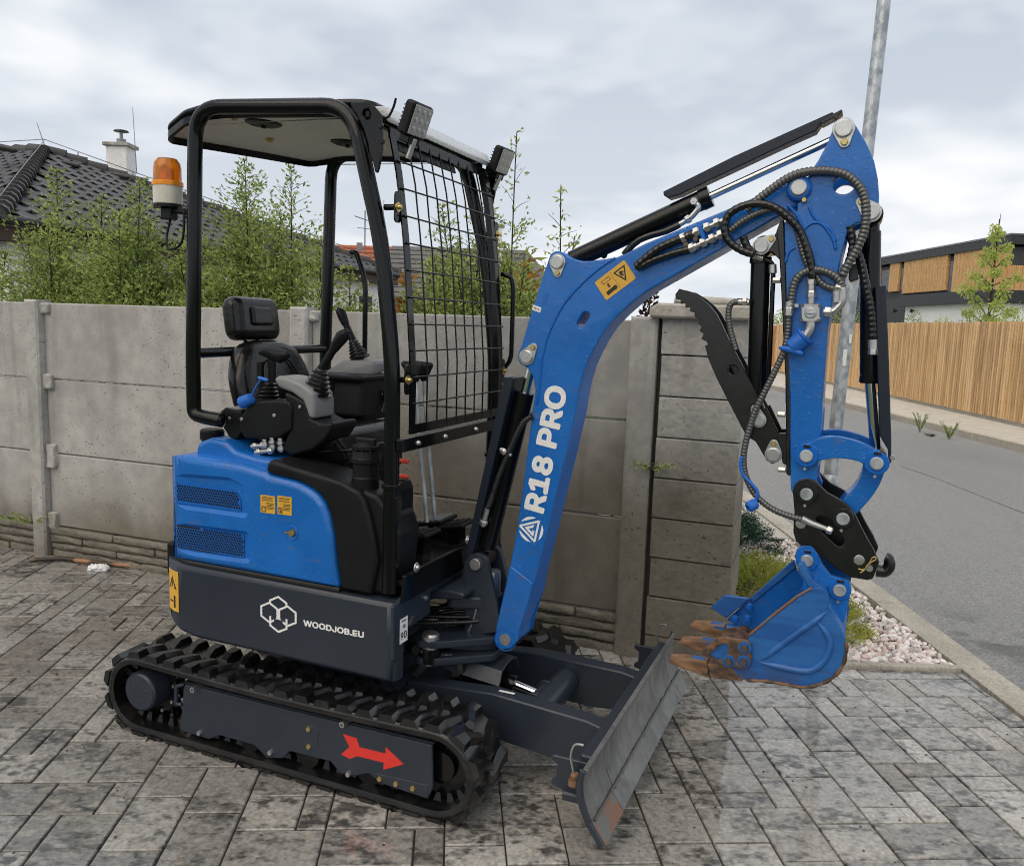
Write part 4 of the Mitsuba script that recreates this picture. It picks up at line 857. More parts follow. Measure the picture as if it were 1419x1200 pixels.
put(bl+'__back_rib', cat(box(.43, .515, YB0+.06, YB1-.06, .17, .20, .006), box(.475, .512, YB0+.1, YB1-.1, .285, .315, .004)), 'paint_dark', 25)
gs = [(.30, .29), (.34, .305), (.40, .295), (.425, .27), (.43, .235), (.45, .21), (.49, .20), (.50, .345), (.47, .345), (.44, .318)]
put(bl+'__gusset', plate(rnd([(.22, .300), (.26, .305), (.36, .296), (.405, .27), (.40, .225), (.37, .205), (.49, .17), (.512, .30)], .01, 3), .07, .085, .003), 'paint_dark', 25)
put(bl+'__gusset', plate(rnd([(.22, .300), (.26, .305), (.36, .296), (.405, .27), (.40, .225), (.37, .205), (.49, .17), (.512, .30)], .01, 3), 1.10, 1.115, .003), 'paint_dark', 25)
for y_, s in ((.035, 1), (1.19, 1)):
    p = np.array([.455, y_, .30]); put(bl+'__lock_pin', tube(bend([p+[.02, 0, -.04], p+[.0, 0, .03], p+[.012, 0, .075], p+[.045, -.01, .082]], .02), .0042, 10), 'zinc', True)
    put(bl+'__lock_pin_washer', lathe([(0, .008), (.012, .008), (.015, 0), (.015, -.012), (.020, -.014), (.020, -.03)], p+[.018, 0, -.03]), 'rust' if y_ < .5 else 'zinc', 30)
# blade cylinder under its folded guard
a, b = np.array([-.20, .53, .335]), np.array([.17, .53, .265])
put(N('blade_cylinder'), cyl(a, a+(b-a)*.72, .034), 'paint_black', 30); put(N('blade_cylinder')+'__rod', cyl(a+(b-a)*.70, b, .016), 'chrome', 30)
put(N('blade_cylinder')+'__rod_eye', cyl(b+[0, -.045, 0], b+[0, .045, 0], .026), 'paint_dark', 30)
for s in (-1, 1): put(N('blade_cylinder')+'__lug', plate(rnd([(.08, .21), (.24, .215), (.235, .25), (.185, .295), (.150, .295)], .012, 3), .53+s*.062-.007, .53+s*.062+.007, .002), 'paint_dark', 25)
cg = [(.43, .335), (.455, .385), (.50, .40), (.56, .40), (.605, .385), (.63, .335), (.622, .335), (.599, .378), (.557, .392), (.503, .392), (.461, .378), (.438, .335)]
v, f = plate(cg, -.20, .04, .002, ax='x'); v[:, 2] += -.10*(v[:, 0]+.2); put(N('blade_cylinder')+'__guard', (v, f), 'paint_dark', False)
put(N('blade_hose'), hose([(-.30, .40, .30), (-.20, .36, .40), (-.13, .38, .41), (-.12, .42, .35), (-.16, .45, .31)], .013, .0015, .014), 'coil', True)

# ---------------------------------------------------------------- upper structure
YN, YF = .075, .985
def carve(profile, plan, y0, y1, b=.02, b2=0):
    "side outline (x, z) crossed with a plan outline (x, y): rounded corners from above and from the side"
    a = plate(profile, y0, y1, b, steps=4); zz = [p[1] for p in profile]
    p = plate(plan, min(zz)-.1, max(zz)+.1, 0, ax='z')
    def man(m): return m3.Manifold(m3.Mesh(np.asarray(m[0], np.float32), np.asarray(m[1], np.uint32)))
    A, B = man(a), man(p)
    if A.status() != m3.Error.NoError or A.volume() < 0: A = man((a[0], a[1][:, ::-1]))
    if B.volume() < 0: B = man((p[0], p[1][:, ::-1]))
    return A ^ B
cwp = rnd([(-1.235, .455), (-1.19, .418), (-.215, .418), (-.205, .53), (-.205, .70), (-1.225, .70)], .02, 4)
def tail(y0, y1, xr, a, b, xf, rf=.03):
    "plan of the rounded tail: straight sides, elliptical rear corners"
    t = np.linspace(0, PI/2, 14)[1:]; cx = xr+a
    q = [(cx-a*math.sin(u), y0+b-b*math.cos(u)) for u in t]
    return [(xf, y0), (cx, y0)]+q+[(x, y0+y1-y) for x, y in q[::-1]]+[(cx, y1), (xf, y1)]
plan = tail(YN-.012, YF+.012, -1.30, .18, .17, -.196); plan = rnd(plan, .042, 6)
cwp = rnd([(-1.30, .62), (-1.265, .545), (-1.215, .475), (-1.15, .432), (-1.07, .418), (-.18, .418), (-.18, .70), (-1.30, .70)], .026, 5)
skirt = carve(cwp, plan, YN-.012, YF+.012, .024)
cut = m3.Manifold.cube((.9, YF-YN-.10, .27)).translate((-.50, YN+.05, .40)); skirt = skirt-cut
cw_ = put(N('counterweight'), skirt, 'paint_dark', 32)
fpn = [(.046,.7),(.073,.702),(.099,.715),(.284,.712),(.306,.703),(.305,.594),(.121,.587),(.093,.52),(.077,.497),(.051,.507)]
put(N('counterweight')+'__front_plate', plate(rnd([(y, z) for y, z in fpn], .006, 3), -.204, -.190, .003, ax='x'), 'paint_dark', 25)
(q_,), (q2_,) = [(.264,.666)], [(.162,.613)]
put(N('counterweight')+'__bolt', lathe([(0, .010), (.008, .009), (.010, 0)], (-.190, q_[0], q_[1]), (1, 0, 0), 6), 'zinc', 25)
put(N('counterweight')+'__hole', hull((( -.191, q2_[0]-.012, q2_[1]-.008), .011), ((-.191, q2_[0]+.012, q2_[1]+.010), .011)), 'ink', 30)  # solid black slug painting the dark of an opening
k = put(N('counterweight')+'__noise_label', lay(flat([shapely.box(0, 0, .052, .088)], .0008), (-.1895, .088, .552), (0, 1, 0), (0, 0, 1), (1, 0, 0)), 'sticker_white', False)
put(k+'__text', cat(lay(text('90', .024, .0006, w=.04), (-.1885, .093, .566), (0, 1, 0), (0, 0, 1), (1, 0, 0)), lay(text('dB', .011, .0006), (-.1885, .105, .605), (0, 1, 0), (0, 0, 1), (1, 0, 0)), lay(flat([shapely.box(0, 0, .03, .004)], .0006), (-.1885, .098, .628), (0, 1, 0), (0, 0, 1), (1, 0, 0))), 'ink', False)
yw = YN-.0125
# emblem and web address on the counterweight
def hexagon(cx, cy, r): return Polygon([(cx+r*math.cos(PI/6+i*PI/3), cy+r*math.sin(PI/6+i*PI/3)) for i in range(6)])
def side(o, u=(1, 0)): return (np.array([o[0], yw, o[1]]), (u[0], 0, u[1]), (-u[1], 0, u[0]), (0, -1, 0))
(o1, o2, o3, o4, o5, o6) = [(-.763,.569),(-.678,.647),(-.597,.575),(-.68,.522),(-.57,.571),(-.316,.592)]
lw = o3[0]-o1[0]; rr = lw/3.5
H = [hexagon(0, 0, rr), hexagon(.87*rr, .70*rr, rr), hexagon(1.74*rr, 0, rr), hexagon(.87*rr, -.72*rr, rr)]
t_ = rr*.17; ring = lambda h: h.difference(h.buffer(-t_, join_style='mitre'))
mark = shapely.unary_union([ring(H[0]).difference(shapely.box(.45*rr, -.95*rr, 1.1*rr, -.48*rr)), ring(H[2]).difference(shapely.box(.7*rr, -.95*rr, 1.3*rr, -.48*rr)), ring(H[1]).intersection(shapely.box(-rr, .80*rr, 3*rr, 3*rr)), ring(H[3]).intersection(shapely.box(-rr, -3*rr, 3*rr, -.30*rr))])
cx_ = (o1[0]+o3[0])/2; cz_ = (o2[1]+o4[1])/2
k = put(cw_+'__emblem', lay(flat([shapely.affinity.scale(shapely.affinity.translate(mark, -.87*rr, 0), .98, .86, origin=(0, 0))], .001), *side((cx_, cz_))), 'sticker_white', False); lab(k, 'white linked hexagon emblem on the counterweight')
k = put(cw_+'__lettering', lay(heavy('WOODJOB.EU', .0225, o6[0]-o5[0], .0006, .001), *side((o5[0], o5[1]-.010), (1, 0))), 'sticker_white', False); lab(k, 'white web address lettering WOODJOB.EU')
# engine hood
seam = [(-.762,1.114),(-.754,1.101),(-.73,1.089),(-.634,1.081),(-.592,1.072),(-.551,1.057),(-.517,1.036),(-.494,1.011),(-.476,.97),(-.46,.902),(-.449,.806),(-.444,.694)]
top = [(-1.179,1.052),(-1.156,1.107),(-1.078,1.131),(-.868,1.131),(-.764,1.117)]
hood = [(-1.197, .712)]+[(-1.192, 1.04), (-1.180, 1.092), (-1.155, 1.112), (-1.0, 1.118), (-.86, 1.115), (-.80, 1.108)]+[tuple(p) for p in seam[:-1]]+[(-.432, .712)]
hood_plan = rnd(tail(YN, YF, -1.285, .18, .17, .3), .012, 3)
ho = rnd([(-1.30, .712), (-1.30, 1.07), (-1.22, 1.108), (-1.12, 1.122), (-1.0, 1.122), (-.86, 1.116), (-.775, 1.104)]+[tuple(p) for p in seam[1:-1]]+[(-.430, .712)], .012, 3)
hman = carve(ho, hood_plan, YN, YF, .030)
hman = hman-m3.Manifold.cube((1., .9, .6)).translate((-.74, YN+.20, .6))
def dent(pts, dp):                                        # pressed recess with sloping flanks
    m = plate(rnd(pts, .022, 5), YN-.12, YN+dp, dp*1.1, steps=1); M = m3.Manifold(m3.Mesh(np.asarray(m[0], np.float32), np.asarray(m[1], np.uint32))); return M
for q in ([(-1.305,1.043),(-1.164,1.053),(-.913,1.063),(-.857,1.047),(-.83,1.008),(-.822,.932),(-.831,.916),(-.998,.916),(-1.168,.913),(-1.309,.907)], [(-1.311,.853),(-1.169,.863),(-.998,.867),(-.831,.871),(-.818,.86),(-.814,.759),(-.828,.746),(-1.001,.741),(-1.172,.739),(-1.315,.733)]):
    hman = hman-dent(q, .015)
hd = put(N('engine_hood'), hman, 'paint_blue', 32)
put(hd+'__bottom_lip', plate(rnd(tail(YN+.004, YF-.004, -1.280, .18, .17, -.432), .003, 2), .700, .716, .004, ax='z'), 'ink', 25)
# vents: an ink sheet paints the dark inside, behind a punched grille
tt_ = np.linspace(0, 1.2, 60); arc_x = -1.105-.18*np.sin(tt_); arc_y = YN+.17-.17*np.cos(tt_)
def wrap(m, off):
    "lays a flat piece of the side face round the rear corner, as the pressed sheet runs"
    v, f = vf(m); v = v.copy(); o = v[:, 1]-off; dv = YN+.015
    S = np.where(v[:, 0] < -1.0, v[:, 0]+dv, 9.); on = S < -1.0
    yy = np.maximum(arc_y, dv); k = np.argsort(arc_x+yy); xs, y_ = arc_x[k], yy[k]; ss = (arc_x+yy)[k]
    x2, y2 = np.interp(S, ss, xs), np.interp(S, ss, y_)
    inside = on & (S < (arc_x+yy)[0]); v[inside, 0] = x2[inside]; base = np.where(inside, y2, dv); v[:, 1] = base+o-.0016*(base > dv+.0005); return v, f
def vent(pts):
    yv = YN+.015; p = rnd(pts, .010, 4); g = Polygon(p); bx = g.bounds
    dense = np.array(shapely.segmentize(g, .006).exterior.coords)[:-1]
    k = holder(hd+'__vent'); back = [g.intersection(shapely.box(a, -1, a+.012, 9)) for a in np.arange(bx[0], bx[2], .012)]
    k = put(hd+'__vent', wrap(cat(*[(lambda m: (m[0]+[0, yv-.0012, 0], m[1]))(plate(np.array(q.exterior.coords)[:-1], 0, .0008, 0)) for q in back if q.geom_type == 'Polygon' and q.area > 1e-7]), yv), 'ink', False); s = .0121; holes = []
    for j in range(40):
        for i in range(40):
            c_ = (bx[0]+.004+i*s+(s*.5 if j % 2 else 0), bx[1]+.004+j*s*.866)
            h = Polygon([(c_[0]+.0060*math.sin(q*PI/3), c_[1]+.0060*math.cos(q*PI/3)) for q in range(6)])
            if g.buffer(-.0005).contains(h): holes.append(np.array(h.exterior.coords)[:-1])
    put(k+'__grille', wrap(plate(dense, yv-.0040, yv-.0016, 0, holes), yv), 'paint_blue_plain', False)
vent([(-1.185,1.013),(-1.094,1.015),(-.919,1.017),(-.885,1.006),(-.869,.982),(-.865,.937),(-1.011,.935),(-1.186,.934)])
vent([(-1.189,.849),(-1.013,.852),(-.854,.852),(-.853,.763),(-1.014,.757),(-1.191,.759)])
for (px, py, w_) in ((361, 685, 22), (384.5, 687, 20.5)):
    q = [(-.767,1.014),(-.702,1.016),(-.767,.949),(-.691,1.019),(-.628,1.019),(-.692,.952)]
    a, b, c_ = (q[0], q[1], q[2]) if px < 370 else (q[3], q[4], q[5])
    L, Hh = b[0]-a[0], a[1]-c_[1]
    k = put(hd+'__yellow_label', lay(flat([shapely.box(0, 0, L, Hh).buffer(-.003).buffer(.003)], .0008), (c_[0], YN-.0008, c_[1]), (1, 0, 0), (0, 0, 1), (0, -1, 0)), 'sticker_yellow', False)
    bars = [shapely.box(L*.1, Hh*t, L*e, Hh*t+.0022) for t, e in ((.88, .9), (.80, .78), (.70, .86), (.55, .9), (.48, .92), (.40, .9), (.32, .92), (.24, .85))]
    ic = [shapely.box(L*.08, Hh*.06, L*.36, Hh*.36).difference(shapely.box(L*.13, Hh*.10, L*.31, Hh*.31))]+([shapely.box(L*.20, Hh*.12, L*.28, Hh*.24)] if px > 370 else [])
    bars = [b_.difference(shapely.box(0, 0, L*.42, Hh*.58)) if i > 2 else b_ for i, b_ in enumerate(bars)]
    put(k+'__print', lay(flat([b_ for b_ in bars+ic if not b_.is_empty], .0006), (c_[0], YN-.0016, c_[1]), (1, 0, 0), (0, 0, 1), (0, -1, 0)), 'ink', False)
(lk,) = [(-.625,.891)]
k = put(hd+'__lock', cat(lathe([(.026, 0), (.024, .003), (.016, .001), (.013, -.004)], (lk[0], YN-.001, lk[1]), (0, -1, 0)),), 'paint_blue_plain', 30)
put(k+'__barrel', cat(disc(YN-.001, lk, .012, .012), box(lk[0]-.030, lk[0], YN-.012, YN-.010, lk[1]-.002, lk[1]+.004, 0)), 'brass', 30)
put(hd+'__rear_handle', rbox(-1.292, -1.252, .14, .30, .62, .755, .014), 'plastic_black', 35)
# warning label on the curved rear corner, turned to face the way the corner does there
(w1,) = [(-1.196,.59)]
ul = .42; nl = np.array([-math.sin(ul)/.18, -math.cos(ul)/.17, 0]); nl /= np.linalg.norm(nl); pl_ = np.array([-1.12-.18*math.sin(ul), YN-.012+.17-.17*math.cos(ul), w1[1]])
def corner(m, off=0.):
    v, f = vf(m); u = np.array([-nl[1], nl[0], 0]); bow = -(v[:, :1]**2)*2.7
    return pl_+u*v[:, :1]+np.array([0, 0, 1])*v[:, 1:2]+nl*(v[:, 2:]+off+bow), f
strip = lambda: (lambda xs: cat(*[flat([shapely.box(a, -.080, b, .080)], .001) for a, b in zip(xs[:-1], xs[1:])]))(np.linspace(-.042, .042, 9))
k = put(cw_+'__warning_label', corner(strip(), .0015), 'sticker_yellow', False); lab(k, 'yellow warning label on the rear corner')
tri_ = Polygon([(-.032, .008), (.032, .008), (0, .058)])
put(k+'__print', corner(flat([tri_.difference(tri_.buffer(-.006)), shapely.box(-.003, .018, .003, .038), shapely.box(-.024, -.046, .006, -.040), shapely.Point(.017, -.024).buffer(.006), shapely.box(.012, -.066, .022, -.030)], .0006), .0032), 'ink', False)
# black side cover and floor box
cov = [tuple(p) for p in seam[1:-1]]+[(-.430, .712)]; cov = [(x+.004, z) for x, z in cov][::-1]
cb = [(-.744,1.129),(-.728,1.142),(-.697,1.14),(-.634,1.127),(-.53,1.113),(-.429,1.096),(-.359,1.071),(-.334,1.042),(-.315,.994),(-.294,.916),(-.278,.832)]
cvt = rnd(cov+[tuple(p) for p in cb]+[(-.305, .712)], .004, 2)
put(N('side_cover'), plate(cvt, YN+.004, .27, .016, steps=3), 'plastic_black', 32)
put(N('side_cover')+'__front', plate(rnd([(-.46, .712), (-.225, .705), (-.205, .93), (-.225, .985), (-.30, 1.06), (-.60, 1.125), (-.75, 1.10), (-.55, .9)], .02, 4), YN+.030, .25, .02, steps=3), 'plastic_black', 32)
put(N('seat_base'), cat(rbox(-.98, -.60, .26, .80, 1.03, 1.11, .02), rbox(-.98, -.66, .28, .88, .72, 1.06, .02)), 'paint_black', 30)
put(hd+'__hump', carve(rnd([(-1.135, 1.08), (-1.115, 1.165), (-1.05, 1.19), (-.98, 1.185), (-.93, 1.15), (-.84, 1.135), (-.70, 1.13), (-.70, 1.08)], .02, 4), rnd([(-1.13, .13), (-.69, .13), (-.69, .6), (-1.13, .6)], .03, 4), .13, .6, .02), 'paint_blue', 32)
(c1,) = [(-1.121,1.182)]
put(N('hydraulic_cap'), lathe([(0, .052), (.040, .052), (.046, .045), (.046, .012), (.040, .010), (.040, -.03), (0, -.03)], (c1[0], .22, c1[1]-.025), n=28), 'plastic_black', 30)
(f1, f2) = [(-.379,1.189),(-.368,1.03)]
fk = put(N('fuel_filler'), lathe([(0, .04), (.047, .04), (.050, .018), (.053, .013), (.053, .0), (.045, -.005), (.045, -.05), (.048, -.055), (.046, -.16), (0, -.16)], (f1[0], .16, f1[1]-.03), n=32), 'plastic_black', 30)
put(fk+'__cap', cat(lathe([(0, .07), (.030, .068), (.045, .055), (.045, .045), (0, .045)], (f1[0], .16, f1[1]-.03), n=32), *[box(f1[0]-.004+.043*math.cos(a), f1[0]+.004+.043*math.cos(a), .156+.043*math.sin(a), .164+.043*math.sin(a), f1[1]-.01, f1[1]+.028, .001) for a in np.arange(10)*PI/5], box(f1[0]-.04, f1[0]+.04, .150, .170, f1[1]+.03, f1[1]+.052, .004)), 'plastic_black', 30)
# floor with pedals, front rail
put(N('floor'), box(-.62, -.19, .12, .92, .745, .765, .004), 'rubber', False)
fr_ = [(.054,.846),(.591,.821),(.62,.707),(.058,.712)]; fz = [p[1] for p in fr_]
sr = put(N('floor_rail'), plate(rnd([(.085, .70), (.095, .795), (.90, .795), (.90, .70)], .004, 2), -.190, -.174, .003, ax='x'), 'paint_black', 25)
for q in [(.167,.806),(.571,.811)]: put(sr+'__bolt', lathe([(0, .012), (.008, .011), (.010, .004), (.017, .003), (.018, 0)], (-.174, q[0], q[1]), (1, 0, 0)), 'zinc', 30)
for i, (px_, w_) in enumerate(zip([(-.329,.474),(-.385,.715),(-.284,.688)], (.13, .15, .12))):
    xx, yy_ = px_; xx = min(xx, -.26)
    pd = put(N('pedal'), rot(rbox(xx-.08, xx+.06, yy_-w_/2, yy_+w_/2, .825, .842, .007), [0, 1, 0], -12, (xx, 0, .83)), 'plastic_black', 30)
    put(pd+'__tread', cat(*[rot(box(xx-.074+.026*j, xx-.060+.026*j, yy_-w_/2+.008, yy_+w_/2-.008, .841, .848, .001), [0, 1, 0], -12, (xx, 0, .83)) for j in range(5)]), 'zinc' if i == 1 else 'plastic_black', False); labels[pd+'__tread'] = {'kind': 'stuff'}
    put(pd+'__bracket', box(xx-.03, xx+.03, yy_-.03, yy_+.03, .765, .83, .004), 'paint_black', False)
for dy in (-.02, .045):
    q = [(-.306,.5,.885),(-.342,.5,1.179),(-.367,.5,1.432),(-.372,.5,1.469)]; q = [np.array(a_)+[0, dy, 0] for a_ in q]
    lv = put(N('travel_lever'), tube(q[:3], .0085, 10), 'galvanised', True)
    put(lv+'__grip', hull((q[2], .014), (q[3]+[.0, 0, .0], .015), (q[3]+[-.045, 0, .018], .013), (q[3]+[.03, 0, .014], .013)), 'plastic_black', 40)
put(N('red_knob'), cat(*[hull((a_, .008), (np.array(a_)+[.03, .01, -.003], .008)) for a_ in [(-.283,.22,1.109),(-.284,.22,1.164)]]), 'cap_red', 35); labels[N('red_knob')] = {'kind': 'stuff'}
put(N('front_console'), plate(rnd([(-.281,1.1),(-.249,1.094),(-.239,1.069),(-.236,.815),(-.276,.796)], .008, 3), .15, .26, .015, steps=3), 'plastic_black', 35)

# ---------------------------------------------------------------- canopy frame
TR = .0268
cn = holder(N('canopy'))
def frame_path(y):
    return bend([(-1.06, y, 1.268), (-1.115, y, 1.275), (-1.116, y, 1.45), (-1.085, y, 2.385), (-.42, y, 2.345), (-.300, y, 1.90), (-.252, y, 1.50), (-.250, y, 1.25), (-.252, y, .72)], .115, 8)
for i, y in enumerate((.12, .95)):
    p = frame_path(y)
    if i == 0: p = np.vstack([[(-.98, y, 1.262)], p])
    put(cn+'__tube_frame', tube(p, TR, 18), 'paint_black', True)
    put(cn+'__tube_frame__collar', cyl([-.251, y, 1.085], [-.251, y, 1.10], .033), 'paint_black', 30)
    b = plate(rnd([(-.285, 1.86), (-.262, 1.86), (-.225, 1.50), (-.225, .75), (-.285, .72), (-.285, 1.3)], .01, 3), y-.006, y+.030, .004)
    put(cn+'__post_stiffener', plate(rnd([(-.252, .72), (-.218, .72), (-.218, 1.06), (-.252, 1.06)], .004, 2), y-.02, y+.02, .003), 'paint_black', 25)
put(cn+'__crossbar', cyl([-1.113, .12, 1.505], [-1.113, .95, 1.512], .019), 'paint_black', 30)
put(cn+'__grab_rail', tube(bend([(-.98, .95, 1.95), (-.95, .95, 1.95), (-.90, .95, 1.83), (-.90, .95, 1.50)], .06), .012, 10), 'paint_black', True)
# roof tray: a shallow pan with turned-down rim, open below to a pale lining
rp = rnd([(-1.285, .165), (-1.15, .128), (-.42, .128), (-.36, .15), (-.36, .92), (-.42, .942), (-1.10, .942), (-1.17, .91)], .05, 8)
def roofz(v): v = v.copy(); v[:, 2] += .028-.058*(v[:, 0]+.9)-.75*np.minimum(v[:, 0]+.95, 0)**2; return v
rp = np.array(shapely.segmentize(Polygon(rp), .1).exterior.coords)[:-1]; rim = Polygon(rp)
v, f = fine(plate(rp, 2.345, 2.372, .012, steps=3, ax='z'), .15); rfk = put(cn+'__roof', (roofz(v), f), 'paint_black', 32)
v, f = plate(rp, 2.312, 2.346, .005, [np.array(shapely.segmentize(rim.buffer(-.014), .1).exterior.coords)[:-1]], ax='z'); put(rfk+'__rim', (roofz(v), f), 'paint_black', 32)
v, f = plate(np.array(rim.buffer(-.015).exterior.coords)[:-1], 2.334, 2.3446, 0, ax='z'); put(rfk+'__lining', (roofz(fine((v, f), .12)[0]), fine((v, f), .12)[1]), 'soffit', 40)
for x, y in ((-.93, .30), (-.79, .64)):
    v, f = lathe([(0, -.020), (.008, -.020), (.010, -.012), (.052, -.010), (.066, -.004), (.068, .004), (0, .004)], (x, y, 2.333), n=32); put(rfk+'__speaker_cap', (roofz(v), f), 'plastic_black', 30)
for x, y in ((-.98, .20), (-.40, .20), (-1.08, .52), (-.55, .80)):
    v, f = lathe([(0, -.014), (.009, -.014), (.011, -.006), (.018, -.005), (.018, .002)], (x, y, 2.334), n=16); put(rfk+'__bolt', (roofz(v), f), 'brass', 30)
# brackets that carry the lamps
br = [(-.412,2.347),(-.346,2.345),(-.316,2.331),(-.291,2.305),(-.283,2.242),(-.282,2.193),(-.295,2.135),(-.305,2.109),(-.315,2.144),(-.329,2.195),(-.355,2.263),(-.384,2.315)]
hb = [(-.356,2.321),(-.334,2.326),(-.326,2.311),(-.33,2.291),(-.345,2.287),(-.36,2.305)]
put(cn+'__lamp_bracket', plate(rnd(br, .006, 3), .088, .098, .002, [rnd(hb, .004, 3)[::-1]]), 'paint_black', 25)
put(cn+'__lamp_bracket', plate(rnd(br, .006, 3), .972, .982, .002, [rnd(hb, .004, 3)[::-1]]), 'paint_black', 25)
for q in [(-.287,2.266),(-.281,2.219)]: put(cn+'__lamp_bracket__bolt', disc(.088, q, .010, .008, True), 'paint_black', 25)
# front fascia tube of the roof
put(cn+'__front_bar', rbox(-.375, -.335, .10, .97, 2.285, 2.345, .018), 'paint_black', 35)
put(cn+'__front_visor', plate(rnd([(-.36, 2.345), (-.30, 2.34), (-.285, 2.305), (-.29, 2.285), (-.31, 2.31), (-.36, 2.32)], .004, 2), .14, .93, .002), 'visor_sky_sheen', 35)  # roof front strip, sky reflection painted in as its colour
def work_lamp(o, yaw, pitch, lb):
    k = holder(N('work_lamp')); w, h, d = .054, .054, .03
    M = trimesh.transformations.euler_matrix(0, math.radians(pitch), math.radians(yaw))[:3, :3]
    tr = lambda m: (lambda v, f: (v@M.T+o, f))(*vf(m))
    b_ = put(k+'__housing', tr(rbox(-.03, .012, -w, w, -h, h, .012)), 'plastic_black', 30); lab(k, lb) if False else None
    put(k+'__fins', tr(cat(*[box(-.037, -.028, -w+.010, w-.010, -h+.010+i*.0125, -h+.014+i*.0125, .001) for i in range(7)])), 'plastic_black', False); labels[k+'__fins'] = {'kind': 'stuff'}
    put(k+'__lens', tr(rbox(.008, .0145, -w+.008, w-.008, -h+.008, h-.008, .003)), 'lamp_glass', 30)
    put(k+'__diodes', tr(cat(*[lathe([(0, .001), (.009, .0), (.011, -.001)], (.0148, -.028+.028*i, -.028+.028*j), (1, 0, 0), 12) for i in range(3) for j in range(3)])), 'zinc', 30); labels[k+'__diodes'] = {'kind': 'stuff'}
    put(k+'__stem', cyl(o+[-.01, 0, -.055], o+[-.035, 0, -.115], .009), 'zinc', 30)
    put(k+'__clamp', tr(plate([(-.028, -.075), (.012, -.075), (.012, -.052), (-.028, -.052)], -.03, .03, .003)), 'paint_black', 25)
(l1, l2) = [(-.18,2.283),(-.18,2.288)]
work_lamp(np.array([l1[0]+.005, .125, l1[1]]), -6, 22, 'near')
(l1, l2) = [(-.236,2.313),(-.236,2.313)]
work_lamp(np.array([l1[0], .94, l1[1]]), -6, 22, 'far')
put(cn+'__lamp_wire', tube(curve([(-.33, .12, 2.31), (-.29, .125, 2.30), (-.27, .13, 2.33), (-.26, .13, 2.36)], 6), .004, 6), 'plastic_black', True)
# beacon on the rear post
bx = [(-1.225,2.217),(-1.227,2.116),(-1.229,2.05),(-1.297,2.118),(-1.157,2.114)]; bc = (bx[0][0]-.008, bx[0][1]); rad = (bx[4][0]-bx[3][0])/2*.74
bk = holder(N('beacon')); z0, z1, z2_ = bx[2][1], bx[1][1], bx[0][1]
put(bk+'__base', lathe([(0, z0), (rad*.96, z0), (rad*.99, z0+.004), (rad, z1), (0, z1)], (bc[0], .13, 0), n=36), 'cream', 30)
hz_ = z2_-z1
put(bk+'__ring', lathe([(rad*.9, z1), (rad*1.06, z1), (rad*1.07, z1+hz_*.14), (rad*.95, z1+hz_*.17)], (bc[0], .13, 0), n=36), 'orange_inner', 30)
put(bk+'__lens', lathe([(rad*.97, z1+hz_*.1), (rad*.95, z1+hz_*.6), (rad*.88, z1+hz_*.82), (rad*.66, z1+hz_*.97), (0, z2_), (0, z2_-.004), (rad*.62, z1+hz_*.93), (rad*.82, z1+hz_*.79), (rad*.9, z1+hz_*.6), (rad*.92, z1+hz_*.1)], (bc[0], .13, 0), n=36), 'orange_lens', 30)
put(bk+'__reflector', cat(cyl([bc[0]+.008, .13, z1+.01], [bc[0]+.008, .13, z1+hz_*.62], .016), lathe([(.004, -.012), (.026, .004), (.030, .012)], (bc[0]-.006, .13, z1+hz_*.5), (-.4, -1, 0), 20)), 'orange_inner', 30)
put(bk+'__foot', cat(lathe([(0, z0-.012), (rad*1.02, z0-.012), (rad*1.02, z0), (0, z0)], (bc[0], .13, 0), n=36), hull(((bc[0]-.01, .13, z0-.02), .008), ((-1.10, .12, z0-.035), .012)), box(bc[0]-.02, bc[0]+.03, .11, .15, z0-.055, z0-.012, .004)), 'plastic_black', 30)
put(bk+'__cable', tube(curve([(bc[0]+.01, .13, z0-.055), (bc[0]+.0, .12, z0-.12), (bc[0]+.03, .10, z0-.165), (-1.13, .09, z0-.14), (-1.12, .095, z0-.02)], 8), .0045, 8), 'plastic_black', True)
# mesh guard
gd = holder(N('mesh_guard'))
GX = lambda z: np.interp(z, [1.25, 1.30, 1.5, 1.9, 2.12, 2.26, 2.36], [-.205, -.205, -.206, -.238, -.268, -.300, -.330])
gy0, gy1 = .175, .905
def gstrip(y, z0, z1, w, t, m='paint_black'):
    zz = np.linspace(z0, z1, 16); p = np.stack([GX(zz), np.full(16, y), zz], 1); return sec(p, [(-t/2, -w/2), (t/2, -w/2), (t/2, w/2), (-t/2, w/2)])
put(gd+'__stile', gstrip(gy0, 1.275, 2.27, .036, .006), 'paint_black', 25); put(gd+'__stile', gstrip(gy1, 1.275, 2.27, .036, .006), 'paint_black', 25)
put(gd+'__stile__flange', (lambda m: (m[0]+[-.016, .017, 0], m[1]))(gstrip(gy1, 1.275, 2.27, .006, .04)), 'paint_black', 25)
for z_ in (1.285, 2.262): put(gd+'__rail', box(GX(z_)-.004, GX(z_)+.004, gy0-.018, gy1+.018, z_-.016, z_+.016, .002), 'paint_black', False)
nv, nh = 8, 10
for i in range(nv):
    y = gy0+.018+(gy1-gy0-.036)*(i+1)/(nv+1)
    zz = np.linspace(1.28, 2.265, 14); w_ = R.normal(size=14)*.0012
    put(gd+'__upright_wire', tube(np.stack([GX(zz)+.003, y+w_, zz], 1), .0031, 7), 'paint_black', True)
for j in range(nh):
    z = 1.285+(2.262-1.285)*(j+1)/(nh+1)
    put(gd+'__cross_wire', tube([(GX(z)+.009, gy0-.015, z), (GX(z)+.009, (gy0+gy1)/2, z+R.normal()*.0015), (GX(z)+.009, gy1+.022, z)], .0031, 7), 'paint_black', True)
